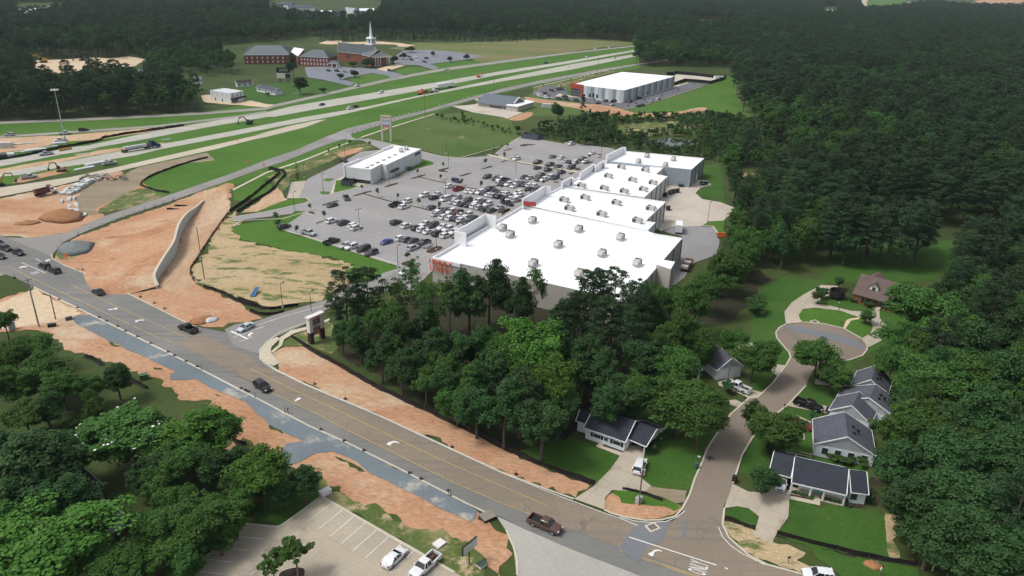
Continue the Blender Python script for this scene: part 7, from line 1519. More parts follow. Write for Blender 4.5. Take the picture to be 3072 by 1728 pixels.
q = at('R2', 440, 1330); t = thing('compactor', 'pale trash compactor against the rear wall of the largest store', 'compactor', (q.x, q.y, .12), head('R2', 440, 1330, 90, -110)); a = MB(); a.box((-2.2, 0, 1.3), (4.2, 2.3, 2.6)); part('container', a, M['panelA'], t); a = MB(); a.box((1.6, 0, 1.0), (3.2, 2.0, 1.9)); a.box((2.6, 0, 2.3), (1.4, 1.6, .8)); part('press', a, M['palewall'], t)
q = at('R2', 815, 345); t = thing('box_truck', 'white box truck parked behind the corner of the largest store', 'truck', (q.x, q.y, .12), head('R2', 815, 345, 0, -80)); a = MB(); a.box((0, 0, 2.2), (6, 2.4, 2.7)); part('cargo_box', a, M['white'], t); a = MB(); a.box((3.9, 0, 1.4), (1.8, 2.1, 1.9), taper=.9); part('cab', a, M['white'], t); axle(t, -1.8, 2.3); axle(t, 3.6, 2.3)
for i, (x, y) in enumerate(((1585, 395), (1600, 425), (1600, 455))):
 p = at('R2', x, y); t = thing('orange_barrier', ['back', 'middle', 'front'][i] + ' orange barrier of the stack at the rear grass corner', 'barrier', (p.x, p.y, .15), .2, 'orange barriers at the rear lot'); a = MB(); a.box((0, 0, .55), (3.6, .3, .5)); part('rail', a, M['orange'], t); a = MB(); a.box((-1.5, 0, .3), (.2, .6, .6)); a.box((1.5, 0, .3), (.2, .6, .6)); part('feet', a, M['black'], t)
q = G('Z6', 1000, 690, 1005, 680, 1180, 680, 1180, 780); t = thing('screen_enclosure', 'dark slatted bin enclosure at the corner of the white pad store', 'enclosure', (at('Z6', 1080, 780).x, at('Z6', 1080, 780).y, .1), AX + .4)
for k in range(9):
 for sd_ in (-2, 2): a = MB(); a.box((-3.2 + k * .8, sd_, 1.25), (.72, .08, 2.4)); part('slat', a, M['greyshingle'], t)
for k in range(5):
 for sd_ in (-3.6, 3.6): a = MB(); a.box((sd_, -1.6 + k * .8, 1.25), (.08, .72, 2.4)); part('slat', a, M['greyshingle'], t)
q = at('Z2', 1040, 1030); t = thing('cart_corral', 'steel cart corral beside the black pickup near the big mulch island', 'cart rack', (q.x, q.y, .12), yB)
for s in (-1, 1):
 a = MB()
 for z in (.4, .75, 1.1): a.cyl((-2.6, s * 1.3, z), (2.6, s * 1.3, z), .04, n=5)
 for x_ in (-2.6, 0, 2.6): a.cyl((x_, s * 1.3, 0), (x_, s * 1.3, 1.1), .045, n=5)
 part('rail', a, M['steel'], t)
for k in range(6): a = MB(); a.box((-1.8 + k * .6, .4 * (-1) ** k, .65), (.8, .5, .55), taper=1.15); part('cart', a, M['steel'], t)
q = at('Z5', 970, 40); t = thing('bin_enclosure', 'dark grey block enclosure at the far corner of the store lot', 'enclosure', (q.x, q.y, .1), head('Z5', 860, 40, 230, 30));
for cx_, cy_, sx_, sy_ in ((0, -3, 10, .3), (0, 3, 10, .3), (-5, 0, .3, 5.7), (5, 0, .3, 5.7)): a = MB(); a.box((cx_, cy_, 1.3), (sx_, sy_, 2.6)); part('screen_wall', a, M['greyshingle'], t)
p = at('Z6', 2175, 535); ubox('utility_box', 'green transformer box on the grass behind the pad store', 'utility box', 'Z6', 2175, 535, (2.2, 1.8, 1.6), 'green')
q = [Vector((p.x, p.y, 0)) for p in G('Z6', 85, 620, 190, 680, 320, 600, 600, 500, 950, 370)]
# EROSION FENCES, WALL, CONSTRUCTION PIECES
def silt(label, spec, h=.9, curve=1):
 P = [Vector((p.x, p.y, 0)) for p in G(*spec)]; P = smooth_line(P, False, curve); D = densify(P, 1.5, False); c = cen(D)
 t = thing('silt_fence', label, 'fence', (c.x, c.y, .06), 0, 'black silt fences'); a = MB()
 V = []
 for i, p in enumerate(D):
  jx, hh = rng.uniform(-.12, .12), h * rng.uniform(.75, 1.1)
  V += [(p.x + jx - c.x, p.y + jx - c.y, 0), (p.x - c.x, p.y - c.y, hh)]
 a.add(V, [(2 * i, 2 * i + 2, 2 * i + 3, 2 * i + 1) for i in range(len(D) - 1)])
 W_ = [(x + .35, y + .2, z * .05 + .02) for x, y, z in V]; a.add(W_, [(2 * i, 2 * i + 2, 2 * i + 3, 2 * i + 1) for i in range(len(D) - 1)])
 V2 = []
 for i in range(len(D)): x, y, _ = V[2 * i]; V2 += [(x, y, .03), (x - .5, y - .3, .02)]
 a.add(V2, [(2 * i, 2 * i + 2, 2 * i + 3, 2 * i + 1) for i in range(len(D) - 1)])
 part('fabric', a, M['silt'], t)
 L = densify(P, 3.2, False)[:120]
 for p in L[::1]:
  s = MB(); s.box((p.x - c.x + .05, p.y - c.y + .05, .5), (.06, .06, 1.0)); part('stake', s, M['wood'], t)
silt('long black silt fence at the foot of the wood beside the front road', ('C1', 560, 680, 640, 740, 800, 830, 900, 890, 1000, 940, 1250, 1090, 1400, 1170, 1600, 1265, 1800, 1360, 1990, 1446, 'D2', 0, 190, 200, 290, 420, 390, 700, 490, 918, 570), 1.0)
silt('black silt fence across the front lawn of the porch house', ('D3', 185, 1050, 450, 1122, 700, 1190, 1000, 1260, 1300, 1312, 1550, 1348), 1.0)
silt('short black silt fence on the small kidney shaped lawn', ('D2', 2165, 902, 2300, 952, 2460, 1012), 1.0); silt('black silt fence on the kerb island by the wooden pole', ('D2', 1180, 620, 1350, 650, 1570, 732), .8)
silt('black silt fence along the lower edge of the straw field', ('C0', 1970, 196, 2150, 252, 2350, 362, 2576, 412, 'C1', 0, 290, 180, 370, 330, 420, 450, 405, 630, 380), .9); silt('short black silt fence at the drive corner below the straw field', ('C1', 160, 430, 290, 475, 400, 465, 490, 440), .9)
silt('black silt fence curling round the green bank by the freeway', ('B0', 1640, 580, 1500, 557, 1385, 515, 1352, 485, 1450, 420, 1600, 360, 1800, 290, 1930, 256, 2010, 240), .9); silt('black silt fence down the graded track, left of the straw field', ('B0', 2205, 770, 2110, 900, 2000, 1060, 1900, 1220, 1820, 1340, 'C0', 1880, 152), .7)
silt('looping black silt fence by the service road, inner line', ('B0', 2215, 762, 2330, 690, 2450, 600, 'B1', 60, 700, 150, 640, 300, 510, 430, 410, 455, 378, 340, 352), 1.2); silt('looping black silt fence by the service road, outer line', ('B1', 30, 775, 200, 660, 380, 560, 440, 470, 510, 405, 490, 368, 350, 345), 1.2)
silt('long black silt fence along the far freeway lanes', ('L1', -60, 705, 600, 605, 1100, 485, 1500, 400, 2000, 310, 2576, 205, 'A0', 1000, 1330, 1780, 1218), 1.3); silt('black silt fence by the trees at the lower left road side', ('C0', 820, 870, 930, 905, 1000, 955), 1.0); silt('black silt fence between trees and dirt at the lower left', ('C0', 1230, 1065, 1330, 1130, 1430, 1182), .9); silt('black silt fence behind the trees near the gravel driveway', ('D1', -10, 130, 60, 175, 130, 185), .9)
for i, (x0, y0, x1, y1) in enumerate(((1690, 708, 1810, 715), (1612, 740, 1735, 748))):
 silt(['upper', 'lower'][i] + ' short black fabric strip on orange dirt near the curved wall', ('B0', x0, y0, x1, y1), 1.0, 0)
base = G('B0', 1968, 658, 1890, 765, 1830, 835, 1780, 915, 1740, 1003, 1722, 1090, 1702, 1170, 1650, 1247, 1580, 1340, 1500, 1446, 'C0', 1505, 178, 1528, 212); hh = [.4, 1.8, 3.0, 3.8, 4.4, 4.6, 4.5, 4.3, 3.8, 2.9, 1.8, .9]
base = [Vector((p.x, p.y, 0)) for p in base]; S_ = smooth_line([Vector((p.x, p.y, h_)) for p, h_ in zip(base, hh)], False, 2)
c = cen(base); t = thing('retaining_wall', 'tall curved pale concrete wall rising out of the orange dirt', 'retaining wall', (c.x, c.y, 0))
nrm = offset_line([Vector((p.x, p.y, 0)) for p in S_], .5);
if nrm[len(nrm) // 2].x > S_[len(S_) // 2].x: nrm = offset_line([Vector((p.x, p.y, 0)) for p in S_], -.5)
npan = 0
for i in range(0, len(S_) - 1):
 a = MB(); j = i + 1; p0_, p1_, q0_, q1_ = S_[i], S_[j], nrm[i], nrm[j]; g0, g1 = p0_.lerp(p1_, .02), p0_.lerp(p1_, .985)
 V = [(g0.x, g0.y, 0), (g1.x, g1.y, 0), (q1_.x, q1_.y, 0), (q0_.x, q0_.y, 0), (g0.x, g0.y, p0_.z), (g1.x, g1.y, p1_.z), (q1_.x, q1_.y, p1_.z), (q0_.x, q0_.y, p0_.z)]
 a.add(V, [(0, 1, 5, 4), (1, 2, 6, 5), (2, 3, 7, 6), (3, 0, 4, 7), (4, 5, 6, 7)]); part('wall_panel', a, M['concpiece'], t, world=True)
a = MB();
for i in range(len(S_) - 1): a.beam((S_[i].x, S_[i].y, S_[i].z + .12), (S_[i + 1].x, S_[i + 1].y, S_[i + 1].z + .12), .75, .25)
part('coping', a, M['kerb'], t, world=True)
a = MB(); n_ = len(S_); rows = []
for f, zf in ((0, 1.0), (.12, .92), (.35, .62), (.65, .25), (1.0, 0.0)):
 rows.append([Vector((nrm[i].x, nrm[i].y, 0)) + (nrm[i] - Vector((S_[i].x, S_[i].y, 0))).normalized() * (f * (4 + 5 * S_[i].z)) + Vector((0, 0, .09 + max(0, S_[i].z - .25) * zf)) for i in range(n_)])
for r_ in range(4):
 for i in range(n_ - 1): a.quad(rows[r_][i], rows[r_][i + 1], rows[r_ + 1][i + 1], rows[r_ + 1][i])
struct('earth_fill', a, M['dirt'], smooth=True)
GS = 'precast concrete slabs stacked on the orange dirt'
sl = [(1280, 450, 'farthest left'), (1400, 460, 'farthest right'), (1220, 490, 'second left'), (1335, 500, 'second right'), (1160, 530, 'third left'), (1270, 545, 'third right'), (1095, 580, 'fourth left'), (1200, 590, 'fourth right'), (1000, 635, 'fifth left'), (1110, 620, 'fifth right'), (890, 650, 'sixth left'), (960, 680, 'sixth middle'), (1085, 665, 'sixth right'), (820, 715, 'seventh left'), (960, 720, 'nearest')]
d1 = head('L2', 800, 740, 420, -260)
for i, (x, y, nm) in enumerate(sl):
 p = at('L2', x, y + 25); t = thing('slab_stack', 'pale concrete slab stack near the dump truck, %s of the two lines' % nm, 'concrete slabs', (p.x, p.y, .06), d1 + rng.uniform(-.1, .1), GS)
 for k in range(rng.choice((2, 3))): a = MB(); a.box((0, 0, .35 + k * .5), (4.2, 2.0, .42)); part('slab', a, M['concpiece'], t)
for i, (x, y, dx, dy, L_, nm) in enumerate(((905, 870, 60, -90, 4.5, 'long grey block, left of three near the slabs'), (950, 870, 60, -90, 4.5, 'long grey block, middle of three near the slabs'), (1040, 850, 60, -90, 4, 'long grey block, right of three near the slabs'), (1090, 990, 80, 80, 6, 'long pale beam pointing at the service road'), (935, 1030, 40, 60, 4, 'short pale beam left of the long one'), (770, 920, 30, -90, 4, 'tan pipe length lying left of the grey blocks'))):
 p = at('L2', x, y); a = MB(); a.box((0, 0, .4), (L_, .8, .8), taper=.8); a.box((0, 0, .08), (L_ * 1.02, 1.0, .16)); solo('precast_beam', a, M['concpiece'], nm, 'concrete beam', 'precast beams on the dirt', (p.x, p.y, .06), head('L2', x, y, dx, dy), world=False)
for i, (x, y) in enumerate(((945, 1105), (1040, 1120), (990, 1165), (1030, 1205), (1150, 1215), (1210, 1205))):
 p = at('L2', x, y); a = MB(); a.box((0, 0, .25), (3.4, 2.8, .5)); a.box((0, 0, .52), (3.2, 2.6, .04)); solo('precast_panel', a, M['concpiece'], 'pale flat panel on dirt by the brown heap, %s from left' % ordn(i), 'concrete panel', 'flat panels near the dirt heap', (p.x, p.y, .06), d1 + rng.uniform(-.5, .5), world=False)
def heap(name, label, key, x, y, r, h, mat, cat='heap'):
 p = at(key, x, y); a = MB(); n1 = 14; rings = []
 for k, (f, zf) in enumerate(((1, 0), (.72, .42), (.4, .8), (.12, 1.0))): rings.append([(math.cos(t_ * 2 * math.pi / n1) * r * f * rng.uniform(.85, 1.15), math.sin(t_ * 2 * math.pi / n1) * r * f * rng.uniform(.85, 1.15) * .75, h * zf * rng.uniform(.9, 1.1)) for t_ in range(n1)])
 a.loft(rings, caps=True); o = solo(name, a, mat, label, cat, None, (p.x, p.y, .06), rng.uniform(0, 3), smooth=True, world=False); return o
M['brownsoil'] = plain('brown_soil', (.3, .15, .07), 1.0, var=.25, scale=1.5); M['greygravel'] = plain('grey_gravel', (.16, .18, .18), 1.0, var=.3, scale=2)
heap('dirt_heap', 'brown dirt heap beside pale panels on the orange ground', 'L2', 780, 1250, 9, 3.0, M['brownsoil']); heap('gravel_heap', 'blue grey gravel heap at the road junction corner', 'B0', 735, 1110, 7.5, 2.2, M['greygravel'])
heap('dirt_heap', 'small sandy heap in the grass at the bottom right', 'D3', 1120, 1345, 1.6, .5, M['brownsoil']); heap('dirt_heap', 'red dirt heap with white rubble by the junction of the drive', 'C0', 1950, 520, 3.5, .8, M['brownsoil']); heap('dirt_heap', 'low dark dirt mound in the orange field at left', 'B0', 270, 868, 4, 1.0, M['brownsoil']); heap('rubble_heap', 'heap of white broken concrete beside the red dirt heap', 'C0', 2035, 520, 2.2, .8, M['concpiece'])
p = at('L2', 1780, 400); t = thing('scrap_pile', 'tangled pile of dark pipes and rods beyond the concrete slabs', 'scrap pile', (p.x, p.y, .08))
for k in range(46):
 an = rng.gauss(d1 + .2, .35); o_ = Vector((rng.uniform(-11, 9), rng.uniform(-3.5, 3.5), rng.uniform(.15, 1.1))); L_ = rng.uniform(3, 7); a = MB(); v = Vector((math.cos(an), math.sin(an), rng.uniform(-.1, .12))) * L_ / 2; a.cyl(o_ - v, o_ + v, rng.uniform(.08, .22), n=6); part('pipe', a, M['darkpole'] if k % 4 else M['steel'], t)
a = MB();
a.cyl((-3, -4.5, .1), (-3, -4.5, 1.1), 1.5, n=16); a.cyl((-3, -4.5, 1.1), (-3, -4.5, 1.15), .8, n=12, mi=1); part('concrete_ring', a, [M['concpiece'], M['black']], t)
p = at('B0', 1540, 1025); t = thing('plate_compactor', 'small grey machine beside a bundle of timbers on the orange dirt', 'machine', (p.x, p.y, .1), .5); a = MB(); a.box((0, 0, .7), (2.2, 1.2, .8)); part('engine', a, M['signwhite'], t); a = MB(); a.box((.9, .2, 1.4), (.9, .9, .7)); part('hood', a, M['steel'], t); axle(t, -.6, 1.5, .35, .2); axle(t, .7, 1.5, .35, .2)
p = at('B0', 1500, 1090); t = thing('timber_bundle', 'bundle of dark timbers lying beside the small grey machine', 'timbers', (p.x, p.y, .1), head('B0', 1480, 1130, 60, -90))
for k in range(9): a = MB(); a.box((rng.uniform(-.4, .4), (k % 5 - 2) * .35, .12 + .22 * (k // 5)), (5, .22, .2)); part('timber', a, M['darkpole'], t)
p = at('C0', 2465, 265); t = thing('blue_pipes', 'three bright blue pipes leaning on the straw field', 'pipes', (p.x, p.y, .1), head('C0', 2440, 295, 60, -70))
for k in range(3): a = MB(); a.cyl((-2.2, (k - 1) * .55, .25), (2.2, (k - 1) * .4, 1.1), .2, n=8); part('pipe', a, M['bluepipe'], t)
p = at('L1', 1690, 440); t = thing('yellow_barrier', 'long yellow barrier on the far freeway lanes', 'barrier', (p.x, p.y, .12), head('L1', 1520, 460, 330, -60)); L_ = (at('L1', 1850, 410) - at('L1', 1520, 470)).length
for k in range(4): a = MB(); a.box(((k - 1.5) * L_ / 4, 0, .55), (L_ / 4 - .15, .6, 1.1), taper=.9); part('segment', a, M['diggeryellow'], t)
for i, (key, x, y, dx, dy, s, nm) in enumerate((('L1', 745, 465, 200, -30, (7, 2.2, .5), 'pale slabs on the grass above the far freeway lanes, left'), ('L1', 930, 435, 200, -20, (9, 3.5, .6), 'pale slabs on the grass above the far freeway lanes, middle'), ('L1', 1340, 352, 200, -20, (5, 1.6, .5), 'pale slab left of the mast foot'), ('L1', 410, 500, 200, -20, (8, 1.2, .4), 'thin pale slab near the left edge rubble'), ('L1', 1540, 280, 200, -20, (6, 3, .9), 'white rubble at the foot of the light mast'), ('L1', 420, 300, 200, -20, (7, 2, .5), 'pale slab on dirt near the exit ramp, right'), ('L1', 250, 320, 200, -20, (5, 1.6, .5), 'pale slab on dirt near the exit ramp, left'), ('L1', 750, 262, 200, -10, (6, 1.5, .4), 'pale slab on dirt below the exit ramp middle'), ('L1', 2460, 810, 200, -40, (9, 3, 1.0), 'stack of pale barriers beside the silver pickup below the blue truck'), ('L1', 2180, 910, 200, -40, (9, 2.4, .4), 'pale flat slabs left of the stacked barriers'), ('L1', 2120, 545, 200, -20, (6, 1.2, .3), 'pale slab on the freeway median'), ('L1', 70, 375, 200, -10, (9, 2.8, 2.6), 'grey covered trailer at the left edge of the freeway dirt'), ('L1', 90, 600, 200, -20, (9, 4, 1.2), 'heap of dark pallets and white rubble at the left edge'), ('T1', 2280, 285, 200, -20, (4, 1.2, .4), 'pale slab on the median ahead of the blue truck'))):
 p = at(key, x, y); t = thing('slab_pile' if 'trailer' not in nm else 'covered_trailer', nm, 'concrete slabs' if 'trailer' not in nm else 'trailer', (p.x, p.y, .07), head(key, x, y, dx, dy), 'slabs on the freeway works' if 'trailer' not in nm else None)
 m_ = max(1, int(s[0] / 2.5))
 for k in range(m_): a = MB(); a.box(((k - (m_ - 1) / 2) * s[0] / m_, rng.uniform(-.2, .2), s[2] / 2), (s[0] / m_ - .15, s[1] * rng.uniform(.8, 1), s[2])); part('slab' if 'trailer' not in nm else 'cover_section', a, M['concpiece'] if 'dark' not in nm else (M['greyshingle'] if k % 2 else M['concpiece']), t)
t0 = at('H4', 385, 330); P = [Vector((p.x, p.y, 0)) for p in G('H4', 390, 345, 470, 375, 910, 470)]; t = thing('rail_fence', 'pale rail fence behind the carport of the porch house', 'fence', (t0.x, t0.y, 0))
for i in range(2):
 for z in (.6, 1.2): a = MB(); a.beam(P[i] + Vector((0, 0, z)), P[i + 1] + Vector((0, 0, z)), .08, .14); part('rail', a, M['kerb'], t, world=True)
for p in densify(P, 2.4, False): a = MB(); a.box((p.x, p.y, .7), (.14, .14, 1.4)); part('post', a, M['kerb'], t, world=True)
P = [Vector((p.x, p.y, 0)) for p in G('D3', 1070, 560, 1200, 580)]; P2_ = [Vector((p.x, p.y, 0)) for p in G('D3', 1110, 745, 1300, 770)]
for Pq, lb in ((P, 'brown board fence right of the porch house, upper run'), (P2_, 'brown board fence right of the porch house, lower run')):
 t = thing('board_fence', lb, 'fence', cen(Pq)); d = (Pq[1] - Pq[0]); L_ = d.length; n_ = int(L_ / .32); yw_ = math.atan2(d.y, d.x)
 for k in range(n_): q = Pq[0] + d * ((k + .5) / n_); a = MB(); a.box((q.x, q.y, .9), (.29, .04, 1.8 * rng.uniform(.96, 1.02)), yw_); part('board', a, M['wood'], t, world=True)
p = at('H5', 320, 690); t = thing('trampoline', 'round black netted trampoline beside the log house', 'trampoline', (p.x, p.y, .1)); a = MB(); a.cyl((0, 0, .8), (0, 0, .9), 2.2, n=20); part('mat', a, M['black'], t); a = MB(); a.cyl((0, 0, .9), (0, 0, 2.6), 2.2, n=20, caps=False); part('net', a, M['black'], t)
for k in range(6): q = Matrix.Rotation(k * math.pi / 3, 3, 'Z') @ Vector((2.25, 0, 0)); a = MB(); a.cyl(q, q + Vector((0, 0, 2.7)), .05, n=6); part('leg', a, M['darkpole'], t)
for i, (key, x, y, sx_) in enumerate((('D2', 1472, 985, 1.6), ('D2', 2028, 318, 1.6), ('C3', 553, 537, 1.6))):
 p = at(key, x, y); a = MB(); a.box((p.x, p.y, .19), (2.2, 1.8, .06), .5); o = struct('drain_surround', a, M['kerb'] if i != 1 else M['road']);
 for k in range(6): a = MB(); q = Matrix.Rotation(.5, 3, 'Z') @ Vector(((k - 2.5) * .24, 0, 0)); a.box((p.x + q.x, p.y + q.y, .225), (.16, 1.2, .03), .5); part('grate_bar', a, M['black'], o)
mbp = bp.matrix_basis.to_translation(); q = bp.location; t = thing('toolbox', 'red toolbox in the bed of the white pickup in the worn lot', 'toolbox', (q.x - math.cos(bp.rotation_euler.z) * 1.8, q.y - math.sin(bp.rotation_euler.z) * 1.8, .8), bp.rotation_euler.z); a = MB(); a.box((0, 0, .25), (.9, .6, .5)); part('case', a, M['rust'], t); a = MB(); a.box((0, 0, .54), (.5, .06, .08)); part('handle', a, M['black'], t)
# TREES
def leaf_mesh(name, pos, nrm, size, mat, tone, aspect=1.0):
 n = len(pos); nrm = nrm / np.linalg.norm(nrm, axis=1, keepdims=True)
 rv = nrg.normal(size=(n, 3)); t = np.cross(nrm, rv); t /= np.linalg.norm(t, axis=1, keepdims=True); b = np.cross(nrm, t)
 s = size[:, None] / 2; t, b = t * s, b * s * aspect
 fold = nrm * s * .25
 V = np.stack([pos - t - b * .6, pos + t * .2 - b - fold, pos + t + b * .5, pos - t * .3 + b + fold], 1).reshape(-1, 3)
 me = bpy.data.meshes.new(name); me.vertices.add(4 * n); me.vertices.foreach_set('co', V.ravel().astype(np.float32))
 me.loops.add(4 * n); me.loops.foreach_set('vertex_index', np.arange(4 * n, dtype=np.int32)); me.polygons.add(n)
 me.polygons.foreach_set('loop_start', np.arange(0, 4 * n, 4, dtype=np.int32)); me.polygons.foreach_set('loop_total', np.full(n, 4, dtype=np.int32))
 a = me.attributes.new('tone', 'FLOAT', 'FACE'); a.data.foreach_set('value', tone.astype(np.float32))
 me.materials.append(mat); me.update(calc_edges=True); me.validate(); return me
def unit_dirs(n):
 d = nrg.normal(size=(n, 3)); return d / np.linalg.norm(d, axis=1, keepdims=True)
def broad_crown(name, H, rx, z0, ncl, nlf, leaf, mat, flat=1.0, gap=.75):
 zc, rz = (z0 + H) / 2, (H - z0) / 2
 nb = 9; bd = unit_dirs(nb); bd[:, 2] = bd[:, 2] * .8 + .15; bl = bd * (nrg.uniform(.35, .8, nb) * gap)[:, None] * np.array([rx, rx, rz]) * 1.05
 kb = nrg.integers(0, nb, ncl); bs = nrg.uniform(.32, .52, nb); d = unit_dirs(ncl); c = bl[kb] + d * (nrg.random(ncl) ** .5 * bs[kb])[:, None] * np.array([rx, rx, rz * .8]); c[:, 2] += zc
 c[:, 2] = np.maximum(c[:, 2], z0 + rx * .1)
 rc = rx * nrg.uniform(.1, .24, ncl); ct = .5 * nrg.random(ncl) + .5 * nrg.random(nb)[kb]
 k = np.repeat(np.arange(ncl), nlf); n = len(k); e = unit_dirs(n); up = (e[:, 2] < -.35) & (nrg.random(n) < .75); e[up] *= -1
 rad = rc[k] * nrg.uniform(.55, 1.08, n); p = c[k] + e * rad[:, None] * np.array([1, 1, .75 * flat])
 nr = e * .7 + np.array([0, 0, .55]) + nrg.normal(size=(n, 3)) * .55
 tone = .55 * ct[k] + .45 * nrg.random(n)
 return leaf_mesh(name, p, nr, leaf * nrg.uniform(.6, 1.25, n), mat, tone), c
def pine_crown(name, H, rx, z0, ncl, nlf, leaf, mat, conic=.75):
 t = np.sort(nrg.random(ncl)) ; z = z0 + (H - z0) * t
 prof = np.clip(1.1 * np.sqrt(np.clip(1 - ((t - .36) / .68) ** 2, 0, 1)), .12, 1) if conic < .85 else np.clip((1 - t) ** conic, .08, 1)
 an = np.arange(ncl) * 2.4 + nrg.normal(size=ncl) * .4; rr = rx * prof * nrg.uniform(.35, .95, ncl)
 c = np.stack([np.cos(an) * rr, np.sin(an) * rr, z], 1); rc = rx * nrg.uniform(.16, .34, ncl) * (.6 + .4 * prof); ct = nrg.random(ncl)
 k = np.repeat(np.arange(ncl), nlf); n = len(k); e = unit_dirs(n); up = (e[:, 2] < -.2) & (nrg.random(n) < .7); e[up] *= -1
 p = c[k] + e * (rc[k] * nrg.uniform(.4, 1.05, n))[:, None] * np.array([1, 1, .5])
 nr = e * .5 + np.array([0, 0, .6]) + nrg.normal(size=(n, 3)) * .6
 return leaf_mesh(name, p, nr, leaf * nrg.uniform(.55, 1.2, n), mat, .55 * ct[k] + .45 * nrg.random(n), .6), c
def trunk_mesh(H, z0, r, cl, mat, n=5, top=.8):
 mb = MB(); zs = [0, H * .25, H * .5, H * top]; px_ = [(0, 0), (.15, .1), (-.1, .2), (.1, .05)]
 pts = [Vector((a * r * 2, b * r * 2, z)) for (a, b), z in zip(px_, zs)]; mb.tube(pts, [r, r * .78, r * .55, r * .2], 7)
 for i in np.linspace(0, len(cl) - 1, n).astype(int):
  q = Vector(cl[i]); zb = max(z0 * .8, q.z - (q.xy.length) * .9); zb = min(zb, H * top * .95); b0 = Vector((0, 0, zb)); mb.tube([b0, b0.lerp(q, .5) + Vector((0, 0, .2)), q], [r * .35, r * .25, r * .1], 5)
 return mb.mesh('trunk', mat)
SPEC = {}
def kind(nm, cr, tr): SPEC.setdefault(nm, []).append((cr, tr))
for i in range(5):
 H, rx, z0 = 18, rng.uniform(6.2, 7.4), rng.uniform(.8, 1.8); c, cl = broad_crown('crown', H, rx, z0, 210, 105, .38, M['leafA']); kind('broad', c, trunk_mesh(H, z0, .36, cl, M['bark']))
for i in range(4):
 H, rx, z0 = 18, rng.uniform(5.6, 6.6), rng.uniform(.6, 1.6); c, cl = broad_crown('crown', H, rx, z0, 200, 105, .37, M['leafB']); kind('dark', c, trunk_mesh(H, z0, .36, cl, M['bark']))
for i in range(5):
 H, rx, z0 = 22, rng.uniform(4.6, 5.6), rng.uniform(6, 9); c, cl = pine_crown('crown', H, rx, z0, 95, 110, .42, M['needle'], rng.uniform(.45, .8)); kind('pine', c, trunk_mesh(H, z0, .3, cl, M['bark'], 7, .97))
for i in range(2):
 H, rx, z0 = 18, 4.6, 5.0; c, cl = broad_crown('crown', H, rx, z0, 90, 26, .36, M['leafA'], gap=1.0); kind('airy', c, trunk_mesh(H, z0, .26, cl, M['paleb'], 16, .95))
for i in range(3):
 H, rx, z0 = 5, rng.uniform(1.25, 1.5), 1.3; c, cl = broad_crown('crown', H, rx, z0, 40, 60, .2, M['leafA']); kind('young', c, trunk_mesh(H, z0, .08, cl, M['paleb']))
for i in range(3):
 H, rx, z0 = 4, rng.uniform(1.5, 1.9), .2; c, cl = broad_crown('crown', H, rx, z0, 22, 46, .42, M['leafB'] if i else M['leafA']); kind('shrub', c, trunk_mesh(H, .4, .08, cl, M['bark']))
for i in range(2):
 H, rx, z0 = 6, 1.7, .4; c, cl = pine_crown('crown', H, rx, z0, 26, 50, .4, M['needle'], .9); kind('sapling', c, trunk_mesh(H, z0, .09, cl, M['bark'], 4, .97))
c, cl = pine_crown('crown', 6, .7, .2, 26, 50, .3, M['needle'], .5); kind('cypress', c, trunk_mesh(6, .3, .08, cl, M['bark'], 3, .95))
HREF = {'broad': 18, 'dark': 18, 'pine': 22, 'airy': 18, 'young': 5, 'shrub': 4, 'sapling': 6, 'cypress': 6}
RREF = {'broad': 6.8, 'dark': 6.1, 'pine': 5.1, 'airy': 4.6, 'young': 1.4, 'shrub': 1.7, 'sapling': 1.7, 'cypress': .7}
ONAME = {'broad': 'broadleaf_tree', 'dark': 'broadleaf_tree', 'pine': 'pine_tree', 'airy': 'slender_tree', 'young': 'young_tree', 'shrub': 'shrub', 'sapling': 'pine_sapling', 'cypress': 'cypress'}
CAT = {'shrub': 'shrub', 'sapling': 'young pine', 'pine': 'pine tree'}
def tree(kd, p, h, rx, label, group=None, tint=None, z=0.0):
 cr, tr = SPEC[kd][rng.randrange(len(SPEC[kd]))]; t = bpy.data.objects.new(ONAME[kd], None); COL.objects.link(t); t.empty_display_size = .5
 t.location = (p.x, p.y, z); t.rotation_euler = (0, 0, rng.uniform(0, 6.28)); s = rx / RREF[kd]; t.scale = (s, s * rng.uniform(.9, 1.1), h / HREF[kd])
 tag(t, label, CAT.get(kd, 'tree'), group)
 a = link('trunk', tr, t); b = link('crown', cr, t); b.color = tint or (1, 1, 1, 1); return t
def crown_at(key, x, y, h, f=.62): return at(key, x, y, h * f)
ALL = []     # crown positions that scattered trees keep clear of
def T(kd, x, y, h, rx, label, group=None, tint=None):
 h *= .95; rx *= 1.0
 if group == 'trees at the lower left': h *= .92; rx *= .86
 p = crown_at('F', x, y, h); ALL.append((p.x, p.y, rx * .6)); return tree(kd, p, h, rx, label, group, tint)
BR, DK = (1.25, 1.3, 1.0, 1), (.75, .75, .8, 1)
